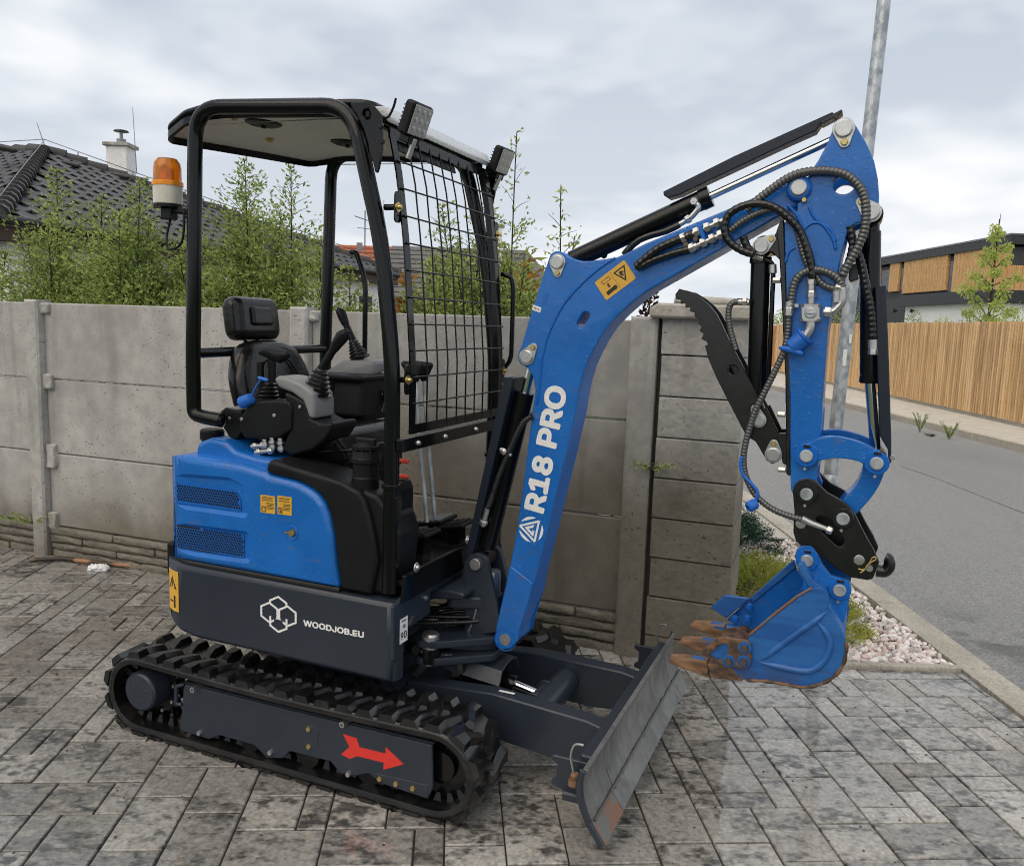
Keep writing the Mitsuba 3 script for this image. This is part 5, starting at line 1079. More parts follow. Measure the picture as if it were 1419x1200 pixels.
for (z, y, s) in ((2.02, gy0, -1), (1.455, gy0, -1), (2.02, gy1, 1), (1.455, gy1, 1)):
    pl_ = rnd([(-.02, -.05), (.02, -.05), (.02, .05), (-.02, .05)], .012, 3)
    v, f = plate(pl_, -.003, .003, .001); w = np.stack([GX(z)+v[:, 1]-.002, y+s*.030+v[:, 0], z+v[:, 2]], 1)
    k = put(gd+'__hinge_plate', (w, f), 'paint_black', 25)
    put(k+'__bolt', lathe([(0, .012), (.007, .011), (.009, 0), (.016, 0), (.016, -.003)], (GX(z)+.004, y+s*.034, z), (1, 0, 0), 14), 'brass', 30)
    put(k+'__spacer', cyl([GX(z)-.05, y+s*.034, z], [GX(z), y+s*.034, z], .010), 'paint_black', 30)
bar = put(cn+'__front_rail', box(-.225, -.195, .10, .965, 1.215, 1.258, .005), 'paint_black', False)
for y in (.20, .40, .66, .90): put(bar+'__bolt', lathe([(0, .010), (.007, .009), (.010, 0)], (-.195, y, 1.236), (1, 0, 0), 14), 'zinc', 30)
put(cn+'__grab_handle', tube(bend([(-.245, .975, 1.86), (-.20, .985, 1.85), (-.19, .985, 1.80), (-.19, .985, 1.50), (-.24, .975, 1.44)], .03), .010, 10), 'paint_black', True)
put(cn+'__sun_visor', (lambda: (lambda p: sec(np.stack([p[:, 0], np.zeros(len(p)), p[:, 1]], 1), [(-.003, .22), (.003, .22), (.003, .64), (-.003, .64)]))(curve([(-.345, 2.29), (-.315, 2.255), (-.30, 2.215)], 6)))(), 'plastic_black', 30)
# ---------------------------------------------------------------- operator's place
st_ = holder(N('seat')); sy = .50
def S(px, py, y=sy): return None
hp = [(-1.09,.4,1.641),(-1.082,.4,1.73),(-1.084,.4,1.552)]
def cushion(x0, x1, y0, y1, z0, z1, r, tilt, at_): return rot(rbox(x0, x1, y0, y1, z0, z1, r, 16), [0, 1, 0], tilt, at_)
hx = [[(-1.128,.47,1.641)][0], [(-1.129,.47,1.55)][0], [(-1.127,.47,1.726)][0]]
hc = hx[0]; hh_ = (hx[2][2]-hx[1][2])
hy0, hy1 = .33, .60
put(st_+'__headrest', cushion(hc[0]-.052, hc[0]+.045, hy0, hy1, hx[1][2], hx[2][2], .04, -8, hc), 'vinyl', 40)
put(st_+'__headrest__pad', cushion(hc[0]+.036, hc[0]+.054, hy0+.075, hy1-.075, hx[0][2]-.035, hx[0][2]+.04, .012, -8, hc), 'vinyl', 40)
for y in (.43, .51): put(st_+'__headrest__post', cyl([hc[0]-.01, y, hx[1][2]-.06], [hc[0]-.005, y, hx[1][2]+.02], .008), 'paint_black', 30)
zt_ = hx[1][2]-.012
bp = curve([(0, -.21, .0), (0, -.225, .16), (0, -.215, .25), (0, -.165, .335), (0, -.09, .365), (0, 0, .37), (0, .09, .365), (0, .165, .335), (0, .215, .25), (0, .225, .16), (0, .21, .0)], 4)
zb_ = zt_-.37
v, f = plate(bp[:, 1:]*[1, 1], -.05, .045, .04, steps=5); w = np.stack([hc[0]+.055+v[:, 1], .475+v[:, 0], zb_+.015+v[:, 2]], 1); w[:, 0] += .10*(1-(w[:, 2]-zb_)/.37)*.9
put(st_+'__backrest', (w, f), 'vinyl', 40)
for s in (-1, 1):
    q = curve([(.02, s*.02, .31), (.035, s*.07, .30), (.045, s*.12, .20), (.06, s*.14, .05)], 6); put(st_+'__backrest__seam', tube(np.stack([hc[0]+.100+q[:, 0]*.3+.10*(1-q[:, 2]/.37)*.9, .475+q[:, 1], zb_+q[:, 2]], 1), .004, 6), 'vinyl', True)
(cf_, cb_), = [[(-.552,.47,1.229),(-.734,.47,1.189)]]
cx, cz = cf_[0], 1.175
put(st_+'__cushion', hull(*[((x, y, z), .048) for x, y, z in ((cx-.40, .31, cz), (cx-.06, .28, cz+.02), (cx-.06, .68, cz+.02), (cx-.40, .65, cz), (cx-.04, .31, cz-.03), (cx-.04, .65, cz-.03))], seg=20), 'vinyl', 40)
put(st_+'__cushion__piping', tube([(cx-.40, .262, cz-.015), (cx-.06, .232, cz-.01), (cx+.008, .29, cz-.01), (cx+.008, .67, cz-.01), (cx-.06, .728, cz-.01)], .006, 8), 'vinyl', True)
put(st_+'__slide', box(cx-.40, cx-.05, .30, .66, 1.09, 1.14, .006), 'paint_black', False)
# near control console: black body, grey pod, joystick
co = holder(N('console')); yc_ = .17
put(co+'__side_box', plate(rnd([(-.943,1.223),(-.936,1.274),(-.917,1.299),(-.889,1.335),(-.763,1.349),(-.712,1.347),(-.699,1.327),(-.703,1.242),(-.764,1.208),(-.916,1.192)], .010, 4), .165, .30, .010, steps=3), 'plastic_black', 32)
for q in [(-.777,1.292),(-.928,1.267)]: put(co+'__screw', disc(.165, q, .007, .004), 'zinc', 30)
for q in [(-.668,1.331),(-.991,1.265)]: put(co+'__screw', disc(.172, q, .006, .004), 'zinc', 30)
put(co+'__arm', plate(rnd([(-.76,1.389),(-.646,1.352),(-.625,1.292),(-.582,1.279),(-.528,1.285),(-.535,1.255),(-.561,1.217),(-.614,1.175),(-.711,1.143),(-.755,1.164),(-.722,1.24),(-.711,1.312)], .012, 4), .175, .34, .014, steps=3), 'plastic_black', 32)
put(co+'__arm_rear', plate(rnd([(-1.061,1.277),(-1.025,1.303),(-.944,1.295),(-.95,1.211),(-.974,1.181),(-1.009,1.189),(-1.05,1.24)], .008, 3), .185, .30, .008, steps=2), 'plastic_black', 32)
put(co+'__pod', plate(rnd([(-.784,1.426),(-.765,1.438),(-.727,1.436),(-.662,1.417),(-.628,1.4),(-.609,1.38),(-.603,1.338),(-.605,1.296),(-.615,1.29),(-.63,1.294),(-.641,1.321),(-.656,1.352),(-.705,1.379),(-.758,1.392),(-.777,1.407)], .008, 4), .168, .300, .016, steps=4), 'pod_grey', 35)
put(co+'__pod__trim', plate(rnd([(-1.051,1.29),(-1.013,1.304),(-.933,1.317),(-.924,1.303),(-1.039,1.281)], .003, 2), .19, .28, .003), 'pod_grey', 30)
def joystick(base, neck, tip, grip, r0, lb):
    k = holder(N('joystick')); base, neck, tip, grip = [np.array(q, float) for q in (base, neck, tip, grip)]
    ax_ = neck-base; L = np.linalg.norm(ax_); pr_ = []
    for i in range(6):
        t = i/6; r_ = r0*(1-.62*t); pr_ += [(r_*1.0, t*L), (r_*1.02, t*L+L*.05), (r_*.80, t*L+L*.10), (r_*.78, t*L+L*.14)]
    pr_ += [(r0*.34, L), (0, L)]
    put(k+'__boot', lathe([(0, 0)]+pr_, base, ax_, 24), 'rubber', 30)
    put(k+'__stick', tube(curve([neck-.02*(neck-base), neck+(tip-neck)*.35, tip], 5), np.linspace(.017, .013, 11), 12), 'plastic_black', True)
    put(k+'__grip', hull((tip-(tip-neck)*.25, .017), (tip, .021), (grip, .017), ((tip+grip)/2+[0, 0, .006], .022), (grip+[.004, 0, -.012], .013)), 'plastic_black', 45)
    put(k+'__grip__button', hull((grip+[.012, -.004, .006], .005), (grip+[.016, .004, .006], .005)), 'ink', 40)
b_, n_, t_, g_ = [(-.646,.236,1.379),(-.621,.236,1.468),(-.55,.236,1.567),(-.519,.236,1.6)]
joystick(b_, n_, t_, g_, .058, 'near')
b_, n_, t_, g_ = [(-.828,.8,1.481),(-.866,.8,1.561),(-.916,.8,1.655),(-.935,.8,1.683)]
joystick(b_, n_, t_, g_, .046, 'far')
# blade lever with its T grip and boot behind the pod
b_, n_, t_, g1, g2 = [(-.893,.27,1.334),(-.887,.27,1.404),(-.864,.27,1.494),(-.921,.27,1.514),(-.804,.27,1.51)]
lv = holder(N('blade_lever')); b_, n_, t_, g1, g2 = [np.array(q) for q in (b_, n_, t_, g1, g2)]
pr_ = [(0, 0)]; L = np.linalg.norm(n_-b_)
for i in range(5): t = i/5; pr_ += [(.048*(1-.5*t), t*L), (.05*(1-.5*t), t*L+.005), (.038*(1-.5*t), t*L+.012)]
put(lv+'__boot', lathe(pr_+[(.012, L)], b_, n_-b_, 24), 'rubber', 30)
put(lv+'__shaft', cat(box(n_[0]-.035, n_[0]-.012, .24, .26, n_[2]-.02, n_[2]+.075, .003), box(n_[0]-.006, n_[0]+.02, .27, .29, n_[2]-.02, n_[2]+.09, .003)), 'plastic_black', 30)
put(lv+'__grip', hull((g1, .012), (g1+[.03, 0, .004], .016), (g2+[-.03, 0, -.004], .020), (g2, .016), (t_+[.03, 0, .0], .018)), 'plastic_black', 40)
c1, c2, c3, c4 = [np.array(q) for q in [(-.912,.16,1.334),(-.878,.16,1.349),(-.862,.16,1.384),(-.83,.16,1.424)]]
bt = put(N('blue_cap'), cat(lathe([(.013, 0), (.022, .0), (.024, .006), (.020, .05), (.012, .055), (.0, .055), (.0, .05), (.012, .048), (.016, .006)], c1-[.012, 0, .006], c2-c1, 20)), 'blue_cap', 35)
put(bt+'__strap', cat(tube(curve([c2, c3, c4], 8), .0035, 8), hull((c4-[.008, 0, 0], .007), (c4+[.025, 0, -.004], .006), (c4+[-.012, 0, .004], .005))), 'blue_cap', True)
for i, (a, b) in enumerate(zip([(-.891,.175,1.165),(-.874,.175,1.144),(-.831,.175,1.198),(-.797,.175,1.208),(-.76,.175,1.208)], [(-.822,.175,1.177),(-.789,.175,1.16),(-.826,.175,1.165),(-.791,.175,1.161),(-.753,.175,1.157)])):
    a, b = np.array(a), np.array(b); d = (b-a)/np.linalg.norm(b-a)
    fk = put(N('hose_fitting'), cat(cyl(a, b, .009), hexnut(a+d*.012, d, .014, .014), hexnut(b-d*.02, d, .0145, .016)), 'zinc', 25); labels[fk] = {'kind': 'stuff'}
put(N('hose_bundle'), cat(*[hose([(-.93+.03*i, .24+.02*i, 1.16), (-.90+.03*i, .21, 1.20), (-.85+.03*i, .20, 1.19), (-.80, .22, 1.15)], .012) for i in range(3)]), 'rubber', True); labels[N('hose_bundle')] = {'kind': 'stuff'}
# far console with the display
fc = holder(N('console')); (fx, fy, fz_), = [(-.828,.8,1.481)]
put(fc+'__body', rbox(fx-.16, fx+.10, .67, .88, fz_-.26, fz_-.06, .02), 'plastic_black', 35)
put(fc+'__pod', hull(*[(q, .022) for q in ((fx-.05, .76, fz_-.03), (fx+.09, .76, fz_-.022), (fx+.09, .86, fz_-.022), (fx-.05, .86, fz_-.03), (fx-.14, .74, fz_-.09), (fx-.14, .84, fz_-.09), (fx+.09, .76, fz_-.05))]), 'pod_grey', 35)
dk = put(fc+'__display', plate(rnd([(.60, fz_-.235), (.90, fz_-.235), (.89, fz_-.07), (.64, fz_-.065)], .015, 4), fx-.02, fx+.125, .012, ax='x'), 'plastic_black', 32)
put(dk+'__brow', rbox(fx-.05, fx+.14, .60, .90, fz_-.085, fz_-.06, .010), 'plastic_black', 32)
put(dk+'__key', cat(lathe([(0, .012), (.016, .010), (.02, 0)], (fx+.126, .80, fz_-.15), (1, 0, 0), 16), *[hull(((fx+.135, .78+.02*math.sin(i), fz_-.15+.02*math.cos(i)), .006), ((fx+.14, .79+.04*math.sin(i*2), fz_-.18-.02*i), .005)) for i in range(3)]), 'rubber', 30)

# ---------------------------------------------------------------- swing post and boom
YC = .53
sw = holder(N('swing_post'))
# fixed bracket on the main frame: upper and lower ears
put(sw+'__ear', plate(rnd([(-.315,.623),(-.212,.668),(-.135,.671),(-.087,.669),(-.082,.656),(-.094,.643),(-.278,.619)], .004, 2), .36, .70, .006), 'paint_dark', 25)
for z0, dz in ((.585, .045), (.42, .05)):
    ep = rnd([(-.19, .40), (-.19, .66), (-.06, .61), (-.01, .57), (-.01, .49), (-.06, .45)], .03, 5); put(sw+'__ear', plate(ep, z0, z0+dz, .006, ax='z'), 'paint_dark', 30)
put(sw+'__pivot_pin', lathe([(0, .02), (.034, .018), (.038, .0), (.038, -.30), (0, -.30)], (-.05, YC, .70), n=28), 'zinc', 30)
# swinging post: two upright cheeks, web and a foot plate with the swing cylinder eye
ck = [(-.13,.761),(-.116,.784),(-.086,.798),(-.056,.797),(-.036,.777),(-.019,.715),(.009,.622),(.026,.527),(.017,.509),(-.051,.485),(-.121,.453),(-.127,.642),(-.138,.702)]
ck = rnd(ck, .010, 3)
put(sw+'__cheek', plate(ck, .455, .480, .006, steps=2), 'paint_dark', 30); put(sw+'__cheek', plate(ck, .585, .610, .006, steps=2), 'paint_dark', 30)
x0, x1 = min(p[0] for p in ck), max(p[0] for p in ck); zt, zb = max(p[1] for p in ck), min(p[1] for p in ck)
put(sw+'__web', plate(rnd([(x0+.02, zb+.02), (x1-.03, zb+.02), (x1-.06, zb+.09), (x0+.055, zt-.09), (x0+.02, zt-.12)], .008, 3), .48, .585, .004), 'paint_dark', 25)
(p1,) = [(-.08,.758)]; bolt(sw+'__pin', .455, p1, .019, .006, 'galvanised', False)
put(sw+'__pin_bush', cyl([p1[0], .44, p1[1]], [p1[0], .62, p1[1]], .022), 'zinc', 30)
fp_ = rnd([(x0-.10, .40), (x0-.13, .36), (x0-.13, .32), (x0-.09, .29), (x0-.03, .31), (x0+.08, .40), (x1-.02, .45), (x1-.02, .61), (x0, .61), (x0-.04, .5)], .02, 4)
for z_ in (zb+.018, zb-.048): put(sw+'__foot_plate', plate(fp_, z_-.018, z_+.012, .006, steps=2, ax='z'), 'paint_dark', 30)
put(sw+'__cylinder_pin', lathe([(0, .018), (.028, .016), (.034, .008), (.034, -.10), (0, -.10)], (x0-.065, .335, zb+.034), n=28), 'zinc', 30)
put(sw+'__eye_bush', lathe([(0, 0), (.040, 0), (.040, -.055), (0, -.055)], (x0-.065, .335, zb-.004), n=28), 'paint_black', 30)
put(N('swing_cylinder'), cyl([x0-.15, .335, zb-.020], [-.24, .30, zb-.012], .022), 'paint_black', 30)
put(N('swing_cylinder')+'__rod', cyl([x0-.125, .335, zb-.020], [-.21, .31, zb-.014], .015), 'chrome', 30)
put(sw+'__weld_bead', tube(curve([(a, .454, b) for a, b in [(-.075,.613),(-.076,.575),(-.088,.531),(-.107,.485)]], 6), .004, 6), 'zinc', True)
for i in range(5): put(N('swing_hose'), hose([(-.30, .36+.035*i, .52+.02*(i % 2)), (-.18, .40+.03*i, .53+.012*i), (-.07, .46+.02*i, .535+.012*i), (.0, .50+.01*i, .56), (.02, .52, .66)], .0085, .0010, .010), 'rubber', True)
# boom: one bent box beam; the outline is its side plate
B0, B1 = .462, .598
left = [(.053,.769),(.066,.847),(.076,.915),(.096,1.099),(.111,1.263),(.126,1.4)]
lugs = [(.133,1.373),(.128,1.424),(.117,1.469),(.094,1.499),(.062,1.515),(.055,1.533),(.057,1.551),(.068,1.575),(.102,1.697),(.136,1.808),(.16,1.882),(.166,1.897),(.179,1.906),(.195,1.907),(.212,1.901),(.234,1.888),(.26,1.878),(.286,1.873),(.317,1.874),(.368,1.881),(.403,1.885)]
topl = [(.433,1.898),(.499,1.93),(.568,1.958),(.652,1.991),(.75,2.031),(.814,2.059),(.876,2.085),(.936,2.111),(.967,2.12),(.99,2.109),(1,2.085),(.991,2.058),(.965,2.035),(.928,2.016)]
inner = [(.569,1.806),(.522,1.779),(.475,1.744),(.427,1.7),(.389,1.66),(.356,1.61),(.332,1.56),(.313,1.515),(.3,1.469),(.292,1.424)]
lowr = [(.282,1.347),(.254,1.195),(.217,1.023),(.178,.829),(.157,.734),(.142,.665),(.099,.53),(.092,.485),(.066,.453),(.03,.444),(.004,.469),(.009,.531),(.032,.647)]
out = [tuple(p) for p in left]+[tuple(p) for p in lugs[1:]]+[tuple(p) for p in topl]+[tuple(p) for p in inner]+[tuple(p) for p in lowr]
slot1 = rnd([(.273,1.661),(.294,1.699),(.314,1.701),(.317,1.686),(.296,1.649),(.28,1.648)], .008, 4)
bm = holder(N('boom'))
bm = put(bm, plate(rnd(out, .010, 4), B0, B1, .007, [slot1], steps=2), 'paint_blue', 32)
put(bm+'__blind_slot', plate(rnd([(.141,1.725),(.151,1.757),(.168,1.765),(.17,1.75),(.159,1.72),(.146,1.716)], .006, 4), B0-.0005, B0+.004, 0), 'paint_blue_plain', False)
wb = curve([(x, B0-.0005, z) for x, z in [(.4,1.883),(.359,1.858),(.31,1.819),(.26,1.77),(.22,1.72),(.19,1.665),(.166,1.604),(.152,1.537),(.147,1.476),(.143,1.425),(.138,1.373)]], 8); put(bm+'__weld_bead', tube(even(wb, .01), .0042, 7), 'paint_blue_plain', True)
# worn lower cheek of the boom foot
ft = [(.057,.773),(.15,.72),(.143,.667),(.109,.542),(.099,.489),(.071,.455),(.033,.446),(.005,.472),(.01,.533),(.041,.684)]
put(bm+'__foot_cheek', plate(rnd(ft, .010, 3), B0-.010, B0-.0005, .004), 'paint_blue', 30)
ft2 = np.array(ft); put(bm+'__foot_cheek', plate(rnd(ft2.tolist(), .010, 3), B1+.0005, B1+.010, .004), 'paint_blue', 30)
(pf,) = [(.049,.487)]; put(bm+'__foot_pin', lathe([(0, .003), (.011, .003), (.012, -.004), (.012, .004), (.021, .004), (.023, 0), (.023, -.02)][::1], (pf[0], B0-.010, pf[1]), (0, -1, 0), 28), 'zinc', 30)
put(bm+'__foot_pin__core', disc(B0-.0095, pf, .0125, .003), 'rust', 30)
put(bm+'__foot_ring', lathe([(.044, 0), (.043, .003), (.041, .003), (.040, 0)], (pf[0], B0-.010, pf[1]), (0, -1, 0), 32), 'paint_blue_plain', 30)
def pin_flag(host, y, c_, s_, r=.024):
    "pin head with its pear shaped keeper plate and bolt"
    c_, s_ = np.array(c_), np.array(s_); h = shapely.unary_union([shapely.Point(*c_).buffer(r*1.22), shapely.Point(*s_).buffer(r*.62)]).convex_hull
    k = put(host+'__pin', cat(plate(np.array(h.exterior.coords)[:-1], y-.006, y-.0005, .0015), disc(y-.006, c_, r, .008)), 'zinc', 30)
    put(k+'__bolt', disc(y-.006, s_, r*.42, .008, True), 'brass', 25)
a, b = [(.195,1.868),(.197,1.832)]; pin_flag(bm, B0, a, b); armcyl0 = a
a, b = [(.093,1.538),(.117,1.573)]; pin_flag(bm, B0, a, b); boomcyl1 = a
for y in (B0, B1): put(bm+'__lug_boss', cyl([armcyl0[0], y-.001, armcyl0[1]], [armcyl0[0], y+.001, armcyl0[1]], .035), 'paint_blue_plain', 30)
# lettering, emblem and warning label on the boom
oR, oT, oN = [(.18,.978),(.251,1.435),(.101,.991)]
oR, oT, oN = map(np.array, (oR, oT, oN)); L = np.linalg.norm(oT-oR); ux = (oT-oR)/L; hgt = np.linalg.norm(oN-oR)*.98; uy = np.array([-ux[1], ux[0]])
k = put(bm+'__lettering', lay(heavy('R18 PRO', hgt*1.03, L, .0035), (oR[0], B0-.0002, oR[1]), (ux[0], 0, ux[1]), (uy[0], 0, uy[1]), (0, -1, 0)), 'sticker_white', False); lab(k, 'white lettering R18 PRO along the boom')
lc, lr, lt = [(.133,.916),(.182,.917),(.124,.962)]; lr_ = np.linalg.norm(np.array(lt)-np.array(lc))
disk_ = shapely.Point(0, 0).buffer(1., 32); ringm = disk_.difference(shapely.Point(0, 0).buffer(.76, 32))
tri0 = Polygon([(-.55, -.92), (.88, -.42), (-.28, 1.02)]); 
def tri_at(s): return Polygon([(s*math.cos(t), s*math.sin(t)) for t in (math.radians(100), math.radians(220), math.radians(340))])
lg = shapely.unary_union([ringm.difference(tri_at(1.55)), tri_at(1.12).difference(tri_at(.80)).intersection(disk_), tri_at(.58).difference(tri_at(.22)).difference(shapely.box(.0, -.5, .5, -.1))])
lg = shapely.affinity.rotate(shapely.affinity.scale(lg, lr_, lr_, origin=(0, 0)), -12, origin=(0, 0))
k = put(bm+'__emblem', lay(flat([lg], .0012), (lc[0], B0-.0002, lc[1]), (ux[0], 0, ux[1]), (uy[0], 0, uy[1]), (0, -1, 0)), 'sticker_white', False); lab(k, 'white round emblem with a triangle below the lettering')
s0, s1, s2, s3 = map(np.array, [(.375,1.741),(.475,1.817),(.431,1.871),(.331,1.801)])
e1 = s1-s0; e2 = s3-s0; W_, H_ = np.linalg.norm(e1), np.linalg.norm(e2); e1, e2 = e1/W_, e2/H_
place = lambda m, o: lay(m, (s0[0], B0-o, s0[1]), (e1[0], 0, e1[1]), (e2[0], 0, e2[1]), (0, -1, 0))
k = put(bm+'__warning_label', place(flat([shapely.box(0, 0, W_, H_).buffer(-.006).buffer(.006)], .001), .0002), 'sticker_yellow', False); lab(k, 'yellow warning label on the boom')
tr_ = Polygon([(W_*.56, H_*.20), (W_*.95, H_*.20), (W_*.755, H_*.85)]); tr_ = shapely.affinity.rotate(Polygon([(W_*.55, H_*.82), (W_*.94, H_*.82), (W_*.745, H_*.16)]), 0)
pr_ = [tr_.difference(tr_.buffer(-.0045)), line([(W_*.5, H_*.04), (W_*.5, H_*.96)], .001), shapely.box(W_*.16, H_*.66, W_*.42, H_*.84).difference(shapely.box(W_*.175, H_*.685, W_*.405, H_*.815)),
       line([(W_*.28, H_*.58), (W_*.28, H_*.40)], .004), Polygon([(W_*.23, H_*.52), (W_*.33, H_*.52), (W_*.28, H_*.60)]), Polygon([(W_*.23, H_*.46), (W_*.33, H_*.46), (W_*.28, H_*.38)]), line([(W_*.12, H_*.22), (W_*.36, H_*.24)], .013), shapely.Point(W_*.40, H_*.24).buffer(.008),
       shapely.Point(W_*.735, H_*.62).buffer(.006), line([(W_*.70, H_*.56), (W_*.77, H_*.46)], .006), line([(W_*.74, H_*.56), (W_*.71, H_*.48)], .005), line([(W_*.78, H_*.66), (W_*.80, H_*.56)], .004)]
put(k+'__print', place(flat(pr_, .0008), .0010), 'ink', False)
s0, s1, s2, s3 = map(np.array, [(.106,1.704),(.137,1.694),(.141,1.714),(.11,1.722)]); e1 = s1-s0; e2 = s3-s0; W_, H_ = np.linalg.norm(e1), np.linalg.norm(e2); e1, e2 = e1/W_, e2/H_
k = put(bm+'__part_label', place(flat([shapely.box(0, 0, W_, H_)], .0008), .0002), 'sticker_white', False); put(k+'__print', place(flat([shapely.Point(W_*.3, H_*.5).buffer(H_*.25).difference(shapely.Point(W_*.3, H_*.5).buffer(H_*.15)), shapely.box(W_*.5, H_*.4, W_*.85, H_*.55)], .0006), .0009), 'ink', False)
# boom cylinder, cover and hose below the boom
c0 = np.array([p1[0], YC, p1[1]]); c1 = np.array([boomcyl1[0], YC, boomcyl1[1]]); d = (c1-c0)/np.linalg.norm(c1-c0); L = np.linalg.norm(c1-c0)
ca = np.array([0, 0, 0]); bc_ = holder(N('boom_cylinder'))
bc_ = put(bc_, cyl(c0+d*.05, c0+d*(L*.83), .034, 28), 'paint_black', 30)
put(bc_+'__rod', cyl(c0+d*L*.8, c1, .017), 'chrome', 30); put(bc_+'__eye', cyl(c0-[0, .045, 0], c0+[0, .045, 0], .034), 'paint_black', 30); put(bc_+'__eye', cyl(c1-[0, .04, 0], c1+[0, .04, 0], .032), 'paint_black', 30)
g0, g1, g2, g3 = [(.002,1.46),(.041,1.462),(-.105,.785),(-.137,.771)]; gx = rnd([g3, g2, g1, g0], .004, 2)
put(bc_+'__cover', plate(gx, .47, .585, .003), 'paint_dark_plain', 25)
hs = [(x, .455, z) for x, z in [(.124,1.33),(.091,1.305),(.068,1.262),(.045,1.21),(-.001,1.094),(-.028,1.006),(-.04,.976)]]
put(bc_+'__hose', hose(hs, .0105, .0012, .009), 'rubber', True)
fa_, fb_ = [(-.04,.455,.976),(-.056,.455,.912)]; put(bc_+'__hose_fitting', cat(cyl(fa_, fb_, .010), hexnut(fb_, np.array(fa_)-fb_, .015, .016), hull((fb_, .012), (np.array(fb_)+[-.01, .03, 0], .011))), 'zinc', 25)
q, = [(.023,.45,1.195)]; put(bc_+'__hose_clip', cat(hull((np.array(q)+[-.012, 0, .004], .009), (np.array(q)+[.02, .005, -.012], .008)), lathe([(0, .01), (.012, .006), (.012, 0)], np.array(q)-[0, .006, 0], (0, -1, 0))), 'zinc', 30)
# arm cylinder along the top
def cylinder(name, a, b, r, rr, t, m='paint_black'):
    a, b = np.array(a, float), np.array(b, float); d = (b-a)/np.linalg.norm(b-a); L = np.linalg.norm(b-a); k = holder(N(name))
    k = put(k, cat(cyl(a+d*r*.9, a+d*L*t, r, 30), cyl(a+d*(L*t-.03), a+d*(L*t+.004), r*1.06, 30)), m, 30)
    put(k+'__rod', cyl(a+d*(L*t-.01), b, rr, 20), 'chrome', 30)
    put(k+'__eye', cyl(a-[0, .045, 0], a+[0, .045, 0], r*.95), m, 30); put(k+'__eye', cyl(b-[0, .04, 0], b+[0, .04, 0], rr*2.1), m, 30); return k, a, b, d, L
tip, = [(1.084,2.259)]
ac, a, b, d, L = cylinder('arm_cylinder', (armcyl0[0], YC, armcyl0[1]), (tip[0], YC, tip[1]), .033, .0125, .555)
n_ = np.array([-d[2], 0, d[0]])
def along(pts, y): return [np.array(p) for p in pts]
gq = [(.54,2.101),(.596,2.127),(.762,2.204),(.919,2.269),(1.047,2.321),(1.055,2.31),(1.015,2.288),(1.004,2.268),(.922,2.234),(.764,2.164),(.632,2.106),(.598,2.09),(.557,2.08),(.543,2.089)]
put(ac+'__guard', plate(rnd(gq, .003, 2), YC-.030, YC+.030, .003), 'paint_dark_plain', 25)
gb = [(1.015,2.298),(1.073,2.327),(1.076,2.319),(1.063,2.309),(1.072,2.296),(1.059,2.293),(1.052,2.303),(1.018,2.286)]; put(ac+'__guard_end', plate(rnd(gb, .002, 2), YC-.03, YC+.03, .002), 'plate_black', 25)
f1, f2, f3, f4 = [(.645,.5,2.066),(.66,.5,2.046),(.635,.5,2.014),(.601,.5,1.994)]; f1[:1]
put(ac+'__port', cat(hull((f1, .013), (np.array(f1)+[0, .02, .01], .013)), tube(curve([f1, f2, f3], 5), .010, 10), hexnut(f3, np.array(f4)-f3, .014, .018), cyl(f3, f4, .009), hexnut(f1, (0, -1, 0), .014, .012)), 'zinc', 25)
put(ac+'__hose', hose([(.601,.5,1.994),(.559,.5,1.974),(.506,.5,1.96),(.466,.5,1.944),(.44,.5,1.922),(.418,.5,1.896)], .0115), 'rubber', True)
put(ac+'__port_boss', hull(([(.339,.53,1.898)][0], .012), ([(.343,.53,1.916)][0], .012)), 'paint_black', 30)
# ---------------------------------------------------------------- arm (dipper)
D0, D1 = .440, .466
ao = [(1.07,2.27),(1.084,2.282),(1.099,2.281),(1.117,2.265),(1.15,2.213),(1.175,2.163),(1.19,2.11),(1.197,2.065),(1.2,2.015),(1.194,1.992),(1.176,1.981),(1.146,1.983),(1.126,1.971),(1.117,1.944),(1.109,1.897),(1.103,1.834),(1.092,1.739),(1.086,1.66),(1.086,1.547),(1.088,1.416)]
ao2 = [(1.089,1.483),(1.091,1.366),(1.091,1.247),(1.09,1.195),(1.104,1.169),(1.095,1.135),(1.066,1.12),(1.035,1.129),(1.016,1.159),(1.006,1.239),(.989,1.477)]
ao3 = [(.98,1.409),(.969,1.574),(.956,1.736),(.942,1.898),(.935,1.985),(.946,2.002),(.975,2.024),(.966,2.04),(.988,2.059),(.997,2.086),(.992,2.113),(.998,2.132),(1.008,2.147),(1.021,2.17),(1.04,2.211),(1.055,2.256)]
hole, = [(1.098,2.094)]; hr = .029
circ = [(hole[0]+hr*1.05*math.cos(t), hole[1]+hr*.9*math.sin(t)) for t in np.linspace(0, 2*PI, 28)[:-1]]
ap_ = rnd([tuple(p) for p in ao]+[tuple(p) for p in ao2]+[tuple(p) for p in ao3], .012, 4)
ak = holder(N('dipper_arm')); ak = put(ak, cat(plate(ap_, D0, D1, .006, [circ], steps=2), plate(ap_, .594, .620, .006, [circ], steps=2)), 'paint_blue', 32)
bx0 = [(.979,1.408),(.939,1.962),(.977,1.994),(1.051,2.024),(1.112,1.999),(1.109,1.898),(1.096,1.819),(1.086,1.676),(1.09,1.416)]; bx1 = [(1.088,1.436),(1.089,1.229),(1.075,1.196),(1.03,1.191),(1.008,1.238),(.992,1.429)]
put(ak+'__box', plate(rnd([tuple(p) for p in bx0[1:8]]+[tuple(p) for p in bx1]+[tuple(bx0[0])], .008, 3), D1-.004, .598, .004), 'paint_blue', 30)
